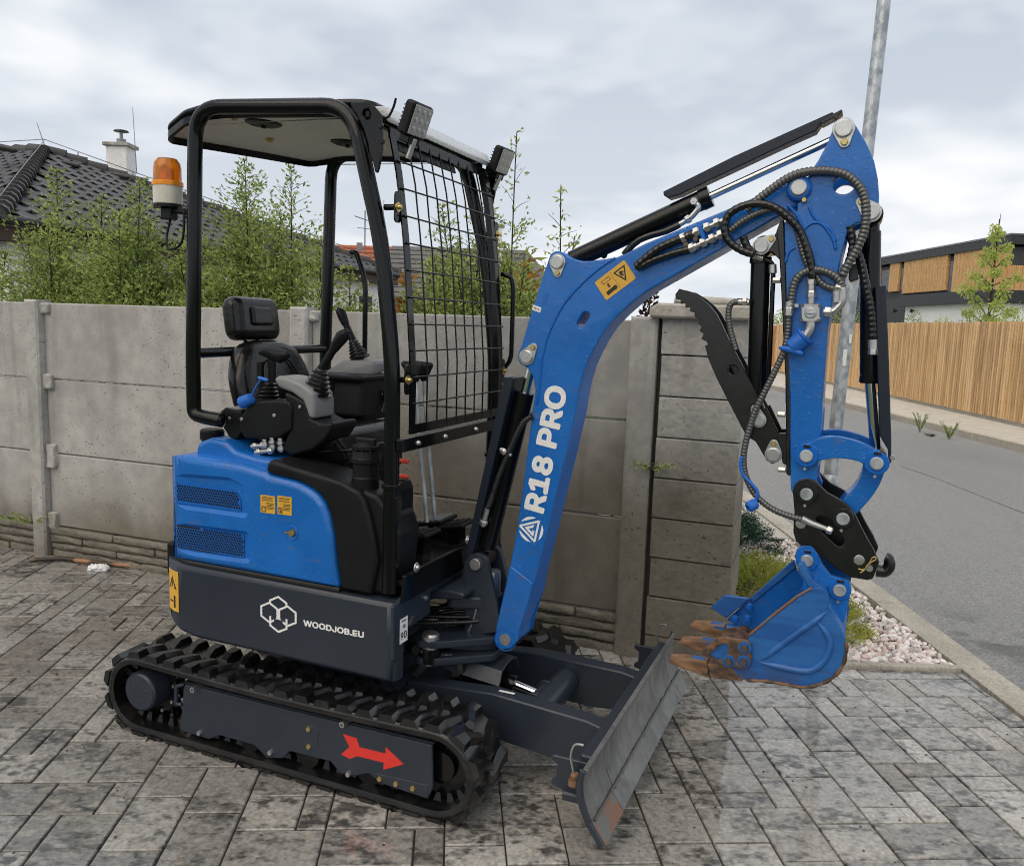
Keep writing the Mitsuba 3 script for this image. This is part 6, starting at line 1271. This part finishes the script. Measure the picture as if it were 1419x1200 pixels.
for pts in ([(1.005,2.035),(1.018,2.007),(1.043,1.983),(1.07,1.967),(1.088,1.928)], [(.943,2.04),(.977,2),(.991,1.961),(.99,1.929)], [(.989,1.961),(1.016,1.984),(1.047,1.98),(1.08,1.936),(1.09,1.905)], [(.948,1.865),(.955,1.897),(.972,1.913)]):
    put(ak+'__weld_bead', tube(even(curve([(x, D0, z) for x, z in pts], 8), .008), .0052, 8), 'paint_blue_plain', True)
q = ([(.972,2.088)])[0]
pk = put(ak+'__pivot_pin', cat(disc(D0-.014, q, .024, .008),), 'zinc', 30); put(ak+'__pivot_boss', lathe([(.0, .014), (.030, .014), (.037, .008), (.039, 0)], (q[0], D0, q[1]), (0, -1, 0), 32), 'paint_blue_plain', 30)
put(ak+'__pivot_pin__bolt', disc(D0-.008, (q[0]+.018, q[1]-.036), .008, .008, True), 'brass', 25)
a_, b_ = [(1.085,2.255),(1.09,2.216)]; pin_flag(ak, D0, a_, b_, .026)
a_, b_ = [(1.18,2.013),(1.15,2.043)]; pin_flag(ak, D0, a_, b_, .024); bkc0 = a_
def round_pin(host, y, c_, r=.019, ring=.034, grease=True, m='paint_blue_plain'):
    put(host+'__boss', lathe([(0, .008), (ring*.92, .008), (ring, .004), (ring, 0)], (c_[0], y, c_[1]), (0, -1, 0), 32), m, 30)
    k = put(host+'__pin', disc(y-.008, c_, r, .010), 'galvanised', 30)
    put(k+'__clip', cat(box(c_[0]-.010, c_[0]+.010, y-.013, y-.007, c_[1]+ring*.72, c_[1]+ring*.95, .001)), 'plate_black', False)
    if grease: put(k+'__grease_nipple', disc(y, (c_[0]-.002, c_[1]-ring*1.12), .005, .012), 'zinc', 25)
pA, = [(1.055,1.278)]; pB, = [(1.255,1.274)]; pC, = [(1.064,1.158)]; pD, = [(1.175,1.093)]
# side strip and thumb bracket on the inner face of the arm
st1 = [(.915,1.963),(.926,1.996),(.935,1.996),(.982,1.408),(.976,1.407),(.947,1.737),(.93,1.882)]; st2 = [(.978,1.476),(.99,1.477),(1.011,1.205),(.998,1.211)]
tb = rnd([tuple(st1[0]), tuple(st1[1]), tuple(st1[2]), tuple(st2[1]), tuple(st2[2]), tuple(st2[3]), tuple(st2[0]), tuple(st1[5]), tuple(st1[6])], .003, 2)
tb_ = put(N('thumb_bracket'), plate(tb, .435, .625, .003), 'plate_black', 25)
for y in (.455, .590):
    put(tb_+'__upper_lug', plate(rnd([(.858,1.944),(.877,1.951),(.906,1.944),(.924,1.98),(.934,1.979),(.944,1.851),(.926,1.879),(.905,1.901),(.874,1.9),(.852,1.908)], .008, 3), y-.008, y+.008, .002), 'plate_black', 25)
    put(tb_+'__lower_lug', plate(rnd([(.958,1.336),(.992,1.34),(1,1.235),(.984,1.242),(.973,1.29)], .006, 3), y-.008, y+.008, .002), 'plate_black', 25)
for q in [(.977,1.397),(.991,1.222)] + [(.933,1.813)]: put(tb_+'__bolt', cyl([q[0]-.02, .45, q[1]], [q[0]+.004, .45, q[1]], .010, 6), 'zinc', 25)
a_, b_ = [(.873,1.917),(.902,1.938)]; pin_flag(tb_, .447, a_, b_, .022); th0 = a_
a_, b_ = [(.955,1.27),(.954,1.304)]; pin_flag(tb_, .440, a_, b_, .022); th1 = a_
a_, b_ = [(.902,1.375),(.888,1.41)]; pin_flag(tb_, .445, a_, b_, .020); th2 = a_
ty = .525
c0 = np.array([th0[0], ty, th0[1]]); c1 = np.array([th2[0]+.005, ty, th2[1]])
d = (c1-c0)/np.linalg.norm(c1-c0); L = np.linalg.norm(c1-c0)
e0, e1_ = [(.867,.5,1.878),(.884,.5,1.44)]
tcy = put(N('thumb_cylinder'), cat(cyl(e0, e1_, .030, 28), cyl(np.array(e0)+[0, 0, -.01], np.array(e0)+[0, 0, .01], .034, 28)), 'paint_black', 30)
put(tcy+'__rod', cyl(e1_, c1, .016), 'chrome', 30); put(tcy+'__eye', cyl(c0-[0, .04, 0], c0+[0, .04, 0], .030), 'paint_black', 30)
put(tcy+'__pipe', tube(bend([(.856,.47,1.891),(.91,.47,1.868),(.912,.47,1.819),(.921,.47,1.495)], .02), .0075, 10), 'paint_black', True)
put(tcy+'__fitting', cat(*[cyl(a, b, .012) for a, b in (([(.847,.465,1.89)][0], [(.88,.465,1.882)][0]), ([(.908,.465,1.863)][0], [(.911,.465,1.835)][0]))]), 'zinc', 25)
put(tcy+'__hose', hose([(.843,.47,1.745),(.809,.47,1.747),(.786,.47,1.734),(.783,.47,1.7),(.791,.47,1.658),(.802,.47,1.625),(.815,.47,1.591)], .0095, .001, .010), 'coil', True)
put(tcy+'__port', cat(cyl(*[(.809,.47,1.746),(.846,.47,1.745)], .0105), hexnut([(.825,.47,1.747)][0], (1, 0, 0), .014, .015)), 'zinc', 25)
# thumb: toothed black plates
to = [(.594,1.78),(.62,1.784),(.655,1.776),(.691,1.756),(.722,1.732),(.744,1.708),(.764,1.674),(.797,1.612),(.839,1.542),(.877,1.476),(.914,1.41)]; to2 = [(.92,1.415),(.965,1.333),(.977,1.265),(.971,1.248),(.952,1.235),(.934,1.244),(.896,1.302),(.864,1.32),(.827,1.392),(.79,1.463)]
tee = []
for i, (x, y) in enumerate(zip(np.linspace(648, 535, 11), np.linspace(945, 775, 11))):
    pass
te = [(.8,1.428),(.757,1.503),(.728,1.562),(.715,1.603),(.725,1.607),(.718,1.617),(.702,1.624),(.708,1.64),(.694,1.651),(.701,1.664),(.689,1.674),(.695,1.685),(.675,1.696),(.676,1.708),(.659,1.712),(.66,1.726),(.643,1.724),(.644,1.738),(.628,1.735),(.627,1.749),(.613,1.749),(.608,1.765)]
tho = [tuple(p) for p in to[1:]]+[tuple(p) for p in to2[:8]]+[tuple(p) for p in te]
hq, = [(.809,1.529)]; tc = [(hq[0]+.016*math.cos(t), hq[1]+.016*math.sin(t)) for t in np.linspace(0, 2*PI, 20)[:-1]]
tk_ = holder(N('thumb')); 
for y in (.462, .572): put(tk_+'__side_plate', plate(np.array(tho), y, y+.016, .002, [tc]), 'plate_black', 25)
put(tk_+'__web', plate(rnd([(.7,1.741),(.738,1.682),(.785,1.607),(.86,1.475),(.897,1.409),(.882,1.399),(.76,1.598),(.703,1.69)], .006, 2), .478, .572, .003), 'plate_black', 25)
# bucket cylinder and its guard
pBk = (pB[0], pB[1])
e0, e1_ = [(1.182,.53,1.968),(1.218,.53,1.507)]; c0 = np.array([bkc0[0], YC, bkc0[1]]); c1 = np.array([pB[0], YC, pB[1]])
bcy = put(N('bucket_cylinder'), cat(cyl(e0, e1_, .030, 28), cyl(np.array(e1_)+[0, 0, .025], e1_, .0325, 28)), 'paint_black', 30)
put(bcy+'__rod', cyl(e1_, c1, .0155), 'chrome', 30); put(bcy+'__eye', cat(cyl(c0-[0, .05, 0], c0+[0, .05, 0], .034), hull((c0, .024), (e0, .026))), 'paint_black', 30); put(bcy+'__eye', cyl(c1-[0, .04, 0], c1+[0, .04, 0], .032), 'paint_black', 30)
gq = [(1.208,1.798),(1.238,1.803),(1.264,1.586),(1.282,1.425),(1.245,1.471),(1.231,1.584)]; gq2 = [(1.291,1.344),(1.297,1.27),(1.291,1.266),(1.287,1.305),(1.258,1.349)]
put(bcy+'__guard', plate(rnd([tuple(gq[1]), tuple(gq[2]), tuple(gq[3]), tuple(gq2[0]), tuple(gq2[1]), tuple(gq2[2]), tuple(gq2[3]), tuple(gq2[4]), tuple(gq[5]), tuple(gq[0])][::-1], .003, 2), .475, .585, .003), 'paint_dark_plain', 25)
bolt(bcy+'__guard_bolt', .475, ([(1.299,1.287)])[0], .009, .012)
put(bcy+'__hose', hose([(1.117,.475,1.979),(1.131,.475,1.943),(1.151,.475,1.9),(1.168,.475,1.853),(1.183,.475,1.798),(1.199,.475,1.743),(1.209,.475,1.688),(1.214,.475,1.64)], .0135, .0012, .016), 'rubber', True)
put(bcy+'__hose_fitting', cat(cyl(*[(1.214,.475,1.642),(1.217,.475,1.612)], .0135), hexnut([(1.218,.475,1.596)][0], (0, 0, 1), .014, .022)), 'zinc', 25)
put(bcy+'__bracket', plate(rnd([(1.133,1.863),(1.155,1.871),(1.16,1.823),(1.137,1.813),(1.131,1.823)], .003, 2), .49, .57, .003), 'plate_black', 25)
# curved links
lk1 = curve([(1.024,1.283),(1.031,1.306),(1.06,1.319),(1.095,1.34),(1.138,1.345),(1.182,1.339),(1.225,1.326),(1.258,1.308),(1.279,1.289),(1.283,1.268),(1.27,1.25),(1.249,1.245),(1.231,1.259),(1.205,1.273),(1.165,1.278),(1.129,1.275),(1.093,1.264),(1.065,1.247),(1.039,1.251),(1.026,1.265)], 4, True)
lk2 = curve([(1.232,1.29),(1.258,1.306),(1.279,1.283),(1.281,1.245),(1.269,1.197),(1.246,1.151),(1.215,1.105),(1.195,1.078),(1.171,1.067),(1.155,1.089),(1.156,1.121),(1.175,1.151),(1.201,1.186),(1.216,1.226),(1.22,1.266)], 4, True)
for i, (lk, ya, yb) in enumerate(((lk1, .418, .4375), (lk1, .622, .640), (lk2, .470, .592))):
    k = put(N('bucket_link'), plate(lk, ya, yb, .004, steps=2), 'paint_blue', 32)
    if i == 0:
        round_pin(k, ya, pA, .0195, .036); round_pin(k, ya, pB, .0195, .036)
# black quick hitch
qo = [(1.022,1.161),(1.026,1.182),(1.042,1.2),(1.064,1.206),(1.087,1.202),(1.107,1.182),(1.126,1.166),(1.16,1.151),(1.187,1.136),(1.208,1.111),(1.224,1.081),(1.248,1.04),(1.269,1.008),(1.288,.969),(1.273,.911),(1.245,.91),(1.208,.911),(1.17,.933),(1.138,.961),(1.108,.992),(1.084,.997),(1.061,.991),(1.044,1.001),(1.033,1.032),(1.032,1.098)]
qk = holder(N('quick_hitch')); hq = rnd([(1.094,1.081),(1.106,1.094),(1.128,1.093),(1.156,1.072),(1.17,1.05),(1.185,1.02),(1.176,.999),(1.157,1.008),(1.117,1.043)], .008, 3)
put(qk+'__side_plate', plate(rnd(qo, .012, 4), .424, .437, .003, [hq], steps=2), 'plate_black', 30); put(qk+'__side_plate', plate(rnd(qo, .012, 4), .623, .637, .003, steps=2), 'plate_black', 30)
put(qk+'__cross_plate', plate(rnd([(1.05,1.03),(1.088,1.019),(1.136,.976),(1.2,.924),(1.269,.922),(1.263,.905),(1.208,.907),(1.162,.931),(1.091,.985),(1.053,.989)], .004, 2), .437, .623, .002), 'plate_black', 25)
put(qk+'__inner_plate', plate(rnd([(1.072,1.097),(1.177,1.101),(1.236,1.019),(1.264,.941),(1.206,.933),(1.134,.98),(1.085,1.024)], .006, 2), .50, .56, .002), 'plate_black', 25)
round_pin(qk, .424, pC, .0195, .033, True, 'plate_black'); round_pin(qk, .424, pD, .0195, .033, True, 'plate_black')
for q in [(1.231,.969),(1.054,1.061)]: put(qk+'__stud', disc(.424, q, .0155, .003), 'zinc', 30)
q, = [(1.261,.949)]; put(qk+'__stud', disc(.424, q, .011, .014), 'zinc', 30)
cp = curve([(x, .408, z) for x, z in [(1.23,.945),(1.246,.944),(1.254,.955),(1.265,.971),(1.276,.98),(1.274,.988),(1.266,.984),(1.261,.97),(1.252,.953),(1.246,.941),(1.236,.933)]], 5); put(qk+'__spring_clip', tube(cp, .0022, 7), 'brass', True)
hk = curve([(x, .53, z) for x, z in [(1.285,.916),(1.307,.916),(1.319,.929),(1.321,.946),(1.316,.959),(1.308,.963)]], 6); put(qk+'__hook', tube(hk, np.linspace(.020, .015, len(hk)), 14), 'plate_black', 30)
# coiled hose down to the hitch
put(N('hitch_hose'), hose([(.97,.425,1.712),(.972,.425,1.656),(.965,.425,1.598),(.945,.425,1.54),(.915,.425,1.464),(.894,.425,1.412)]+[(.888,.425,1.392),(.875,.425,1.334),(.867,.425,1.281),(.867,.425,1.236),(.878,.425,1.192),(.901,.425,1.149),(.93,.425,1.119),(.97,.425,1.095),(1.017,.425,1.081),(1.055,.425,1.075)], .0095, .0013, .0105), 'coil', True)
put(N('hitch_hose')+'__nozzle', cat(tube([(1.056,.42,1.077),(1.086,.42,1.066),(1.133,.42,1.054)], [.012, .010, .008], 12), hexnut([(1.133,.42,1.054)][0], (1, -.2, -.3), .013, .016)), 'zinc', 30)
sl = curve([(.863,.412,1.258),(.86,.412,1.229),(.872,.412,1.197),(.896,.412,1.175),(.918,.412,1.149),(.914,.412,1.12)], 6); ck_ = put(N('blue_cap'), tube(sl, .0055, 8), 'blue_cap', True)
put(ck_+'__cup', lathe([(0, 0), (.014, 0), (.018, .006), (.018, .028), (.012, .034), (.012, .010)], [(.917,.405,1.115)][0], (-.6, -.5, -.4), 20), 'blue_cap', 35)
# hoses over the boom top and on the arm
put(N('boom_hose'), hose([(.478,.44,1.852),(.516,.44,1.886),(.558,.44,1.915),(.617,.44,1.94),(.658,.44,1.956)], .0135, .001, .02), 'rubber', True)
put(N('boom_hose'), hose([(.482,.44,1.847),(.534,.44,1.873),(.594,.44,1.894),(.644,.44,1.907),(.661,.44,1.913)], .0105, .001, .02), 'rubber', True)
sl_ = rnd([(.466,1.857),(.485,1.87),(.507,1.866),(.504,1.853),(.482,1.842),(.468,1.845)], .006, 3); put(bm+'__hose_slot', plate(sl_, B0-.0006, B0+.002, 0), 'ink', False)  # flat black patch paints the shade inside an opening
for pts in ([(.619,.44,1.94),(.658,.44,1.956),(.691,.44,1.971),(.731,.44,1.988),(.767,.44,2.004)], [(.649,.44,1.908),(.694,.44,1.93),(.734,.44,1.947),(.774,.44,1.965)]):
    t0 = np.array(pts[0]); t1 = np.array(pts[-1]); dd = (t1-t0)/np.linalg.norm(t1-t0); LL = np.linalg.norm(t1-t0)
    kk = put(N('pipe_union'), cat(cyl(t0, t1, .0085), *[hexnut(t0+dd*LL*f, dd, .016, .018) for f in (.02, .30, .52, .72)], cyl(t0, t0+dd*LL*.22, .0125)), 'zinc', 25); labels[kk] = {'kind': 'stuff'}
put(bm+'__hose_clamp', cat(plate(rnd([(.673,1.982),(.69,1.982),(.704,1.936),(.69,1.932)], .003, 2), .43, .462, .003)), 'paint_blue_plain', 25)
for q in [(.639,1.923),(.669,1.941)]: put(bm+'__clamp_bolt', disc(.445, q, .010, .014, True), 'cast_bolt', 25)
put(N('arm_hose'), hose([(.821,.425,2.025),(.858,.425,2.058),(.895,.425,2.087),(.932,.425,2.113),(.969,.425,2.129),(1.013,.425,2.135),(1.058,.425,2.133),(1.103,.425,2.12),(1.138,.425,2.09),(1.157,.425,2.056),(1.166,.425,2.01),(1.165,.425,1.957),(1.152,.425,1.911),(1.131,.425,1.865),(1.115,.425,1.826)], .0122, .0020, .012), 'coil', True)
put(N('arm_hose'), hose([(.776,.43,1.964),(.814,.43,1.994),(.86,.43,2.017),(.906,.43,2.028),(.938,.43,2.015),(.968,.43,1.983),(.986,.43,1.936),(1.001,.43,1.888),(1.02,.43,1.849)], .0098, .0015, .011), 'coil', True)
put(N('arm_hose'), hose([(.855,.418,1.889),(.813,.418,1.904),(.775,.418,1.933),(.761,.418,1.969),(.77,.418,2.009),(.805,.418,2.034),(.852,.418,2.043),(.899,.418,2.034),(.94,.418,2.006),(.981,.418,1.966),(1.008,.418,1.911),(1.026,.418,1.856),(1.032,.418,1.817)], .0118, .0008, .018), 'rubber', True)
put(N('arm_hose'), hose([(.853,.43,1.893),(.836,.43,1.909),(.822,.43,1.933),(.819,.43,1.946)], .012, .001, .018), 'rubber', True)
put(N('arm_hose'), hose([(.974,.42,1.724),(.976,.42,1.768),(.981,.42,1.804),(.999,.42,1.832),(1.036,.42,1.844),(1.074,.42,1.837),(1.105,.42,1.817),(1.118,.42,1.794)], .0108, .0016, .011), 'coil', True)
put(N('arm_hose'), hose([(1.032,.43,1.841),(1.053,.43,1.81),(1.076,.43,1.794),(1.107,.43,1.788)], .0095, .0012, .011), 'coil', True)
put(N('arm_hose'), hose([(1.125,.44,1.974),(1.136,.44,1.928),(1.134,.44,1.889),(1.124,.44,1.85)], .0115, .0012, .016), 'rubber', True)
put(N('hose_elbow'), cat(tube(bend([(1.099,.42,1.794),(1.118,.42,1.79),(1.121,.42,1.747),(1.098,.42,1.719),(1.071,.42,1.719)], .012), .0115, 12), hexnut([(1.075,.42,1.719)][0], (1, 0, 0), .016, .02), cyl(*[(1.102,.42,1.782),(1.105,.42,1.747)], .011)), 'zinc', 25)
put(N('hose_elbow'), cat(cyl(*[(.971,.42,1.748),(.971,.42,1.704)], .013), hexnut([(.971,.42,1.712)][0], (0, 0, 1), .0155, .02), box([(.97,.42,1.744)][0][0], [(.998,.42,1.737)][0][0], .42, .43, [(.971,.42,1.736)][0][2]-.006, [(.971,.42,1.736)][0][2]+.006, .001)), 'zinc', 25)
# shut-off valve on the arm with its blue dust cap
vq = [(1.005,1.741),(1.06,1.742),(1.064,1.689),(1.009,1.687)]; vk = put(N('valve_block'), plate(rnd(vq, .003, 2), .412, .440, .003), 'zinc', 25)
xs = [p[0] for p in vq]; zs = [p[1] for p in vq]; cxv, czv = sum(xs)/4, sum(zs)/4
put(vk+'__spindle', cat(lathe([(0, .004), (.014, .004), (.017, .002), (.018, 0)], (cxv, .412, czv), (0, -1, 0)), box(cxv-.012, cxv+.012, .404, .409, czv-.003, czv+.003, .001)), 'galvanised', 30)
for sx in (-1, 1):
    for sz in (-1, 1): put(vk+'__bolt', disc(.412, (cxv+sx*.030*.82, czv+sz*.026*.85), .0055, .004, True), 'coil', 25)
put(vk+'__nipple', cat(cyl(*[(1.033,.426,1.742),(1.028,.426,1.817)], .011), hexnut([(1.032,.426,1.762)][0], (0, 0, 1), .016, .02), hexnut([(1.029,.426,1.801)][0], (0, 0, 1), .0145, .025)), 'zinc', 25)
put(vk+'__coupling', cat(tube(curve([(1.036,.42,1.688),(1.036,.42,1.666),(1.024,.42,1.645),(1.01,.42,1.629)], 5), .0145, 14), hexnut([(1.024,.42,1.648)][0], (-.6, -.1, -.6), .020, .022)), 'zinc', 28)
q0, q1 = map(np.array, [(1.019,.415,1.639),(.986,.415,1.606)]); put(N('dust_cap'), cat(lathe([(0, 0), (.022, .0), (.026, .006), (.027, .045), (.032, .05), (.032, .058), (.024, .058), (0, .055)], q1, q0-q1, 24), hull((q1+[-.03, -.005, .0], .006), (q1+[.0, -.01, -.004], .012), (q1+[.03, -.012, -.014], .008))), 'blue_cap', 35)

# ---------------------------------------------------------------- bucket
K0, K1 = .355, .775
bk_ = holder(N('bucket'))
so = [(1.104,.879),(1.126,.885),(1.145,.874),(1.154,.851),(1.152,.819),(1.176,.799),(1.196,.771),(1.211,.737),(1.218,.702),(1.214,.661),(1.197,.621),(1.17,.592),(1.135,.57),(1.099,.558),(1.053,.559),(.992,.557),(.923,.547),(.899,.549),(.88,.588),(.929,.686),(.932,.703)]
so = rnd(so, .010, 4)
put(bk_+'__side_plate', plate(so, K0, K0+.010, .003, steps=2), 'paint_worn', 30); put(bk_+'__side_plate', plate(so, K1-.010, K1, .003, steps=2), 'paint_worn', 30)
# curved shell between the side plates: back, belly and lip
sh = curve([(1.138,.873),(1.158,.836),(1.183,.796),(1.204,.756),(1.214,.71),(1.212,.661),(1.193,.618),(1.156,.583),(1.106,.563),(1.045,.562),(.977,.556),(.899,.547),(.851,.541)], 6)
q = np.array([[sh[i][0], sh[i][1]] for i in range(len(sh))]); t = np.gradient(q, axis=0); t /= np.linalg.norm(t, axis=1, keepdims=True); nn = np.stack([-t[:, 1], t[:, 0]], 1)
put(bk_+'__shell', plate(np.vstack([q-nn*.003, (q+nn*-.012)[::-1]]), K0+.004, K1-.004, .001), 'paint_worn', 40)
put(bk_+'__back_shell', plate(rnd([(1.055,.94),(1.07,.95),(1.103,.899),(1.145,.874),(1.158,.836),(1.141,.829),(1.131,.86),(1.097,.874)], .006, 2), K0+.010, K1-.010, .002), 'paint_worn', 30)
for pts in ([(.965,.614),(1.019,.613),(1.095,.612),(1.131,.625),(1.157,.659),(1.17,.702),(1.165,.729),(1.146,.758),(1.123,.778)], [(.972,.623),(1.022,.678),(1.071,.728),(1.123,.78),(1.15,.811)]):
    p = even(curve([(x, K0, z) for x, z in pts], 8), .01); put(bk_+'__pressed_rib', tube(p, [.011*min(1, .2+6*u, .2+6*(1-u)) for u in np.linspace(0, 1, len(p))], 10), 'paint_worn', True)
rim_ = even([(x, K0-.001, z) for x, z in [(1.214,.726),(1.218,.702),(1.214,.661),(1.197,.621),(1.17,.592),(1.135,.57),(1.099,.558),(1.053,.559),(.992,.557),(.931,.548)]], .012)
put(bk_+'__worn_edge', tube(rim_, .0055+.0015*np.sin(np.arange(len(rim_))*1.7), 7), 'rust_dark', True)
rim_ = even([(x, K0-.001, z) for x, z in [(.932,.7),(1.007,.786),(1.062,.845),(1.104,.88)]], .012); put(bk_+'__worn_edge', tube(rim_, .0042, 7), 'edge_rust', True)
# carrying ears on top
eo = [(1.043,.952),(1.047,.975),(1.065,.992),(1.091,.993),(1.108,.973),(1.125,.939),(1.154,.906),(1.18,.902),(1.206,.898),(1.217,.876),(1.212,.822),(1.201,.746),(1.175,.771),(1.149,.82),(1.139,.855),(1.116,.868),(1.086,.861),(1.066,.885),(1.051,.928)]
for y in (.430, .625):
    k = put(bk_+'__ear', plate(rnd(eo, .010, 4), y, y+.020, .004, steps=2), 'paint_blue', 30)
    if y < .5:
        for q in [(1.081,.946),(1.183,.866)]: round_pin(k, y, q, .0195, .034)
put(bk_+'__ear_tube', cyl(*[(lambda p: (p[0][0], yy, p[0][1]))([(1.1,.874)]) for yy in (K0+.02, K1-.02)], .024), 'paint_blue_plain', 30)
# far inner side with its bolted side cutter
fo = [(1.033,.839),(1.06,.769),(.977,.652),(.904,.563),(.859,.555),(.801,.598),(.895,.686),(.969,.764)]; put(bk_+'__inner_side', plate(rnd([(1.025,.847),(1.049,.79),(1.081,.763),(.895,.556),(.857,.579),(.804,.592),(.882,.689)], .004, 2), .763, .767, 0), 'paint_blue', False)
put(bk_+'__inner_edge', plate(rnd([(1.023,.856),(1.034,.83),(.894,.674),(.882,.689)], .003, 2), .755, .775, .003), 'paint_worn', 25)
sc = put(bk_+'__side_cutter', plate(rnd([(.748,.64),(.795,.696),(.885,.697),(.807,.61)], .004, 2), .730, .747, .003), 'paint_worn', 25)
for q in [(.838,.615),(.883,.623),(.886,.667)]: put(bk_+'__side_cutter__bolt', lathe([(0, .012), (.010, .011), (.014, 0)], (q[0], .730, q[1]), (0, -1, 0), 16), 'paint_blue_plain', 30)
# near side cutter plate with three bolts and its raised pocket
so_ = [(.781,.613),(.835,.676),(.855,.681),(.926,.683),(.938,.675),(.944,.619),(.936,.592),(.917,.585),(.857,.589)]; hole_ = rnd([(.809,.614),(.845,.655),(.864,.663),(.872,.647),(.865,.621),(.84,.599)], .006, 3)
sk = put(bk_+'__side_cutter', plate(rnd(so_, .008, 3), K0-.014, K0-.001, .003, [hole_], steps=2), 'rust_dark', 30); lab(sk, 'rusty bolted side cutter plate')
put(sk+'__pocket', plate(hole_, K0-.004, K0-.002, 0), 'paint_worn', False)
for q in [(.921,.659),(.874,.605),(.92,.613)]:
    put(sk+'__washer', disc(K0-.014, q, .021, .002), 'paint_worn', 30); put(sk+'__bolt', disc(K0-.016, q, .0125, .014, True), 'cast_bolt', 25)
# cutting lip and teeth
lipz = [(.816,.573),(.93,.545)]
lp_ = [(.804,.575),(.84,.585),(.88,.584),(.921,.556),(.919,.541),(.819,.531)]; put(bk_+'__lip', plate(rnd(lp_, .004, 2), K0, K1, .003), 'rust_dark', 25)
def tooth(y, dx, dz, blue):
    tp = np.array([(.675,.56),(.679,.568),(.693,.573),(.743,.58),(.804,.583),(.808,.565),(.808,.529),(.779,.533),(.737,.542),(.695,.548)])+[dx, dz]
    k = put(bk_+'__tooth', plate(rnd(tp, .003, 2), y-.024, y+.024, .005, steps=2), 'rust', 30); lab(k, 'rust brown worn tooth')
    pv = (tp[5]+tp[6])/2+np.array([-.012, -.006]); put(k+'__pin', disc(y-.024, pv, .0075, .004), 'cast_bolt', 25)
    ad = np.array([(.806,.583),(.853,.586),(.881,.576),(.922,.558),(.919,.544),(.844,.531),(.812,.528)])+[dx, dz]; put(k+'__adapter', plate(rnd(ad, .004, 2), y-.024, y+.024, .005), 'paint_worn' if blue else 'rust_dark', 30)
    if blue:
        v, f = plate(rnd([tuple(tp[3]+[0, -.003]), tuple(tp[4]+[-.004, -.004]), tuple(tp[5]+[-.004, 0]), tuple(tp[8]+[.03, .03])], .003, 2), y-.0255, y-.022, 0); put(k+'__paint_patch', (v, f), 'paint_worn', False)
    for u in (.35, .62): 
        c_ = tp[3]*(1-u)+tp[4]*u; put(k+'__paint_patch', box(c_[0]-.012, c_[0]+.012, y-.016, y+.012, c_[1]-.004, c_[1]+.0015, .001), 'paint_worn', False)
tooth(.384, 0, 0, False); tooth(.565, .0, .0, True); tooth(.746, .0, .0, True)
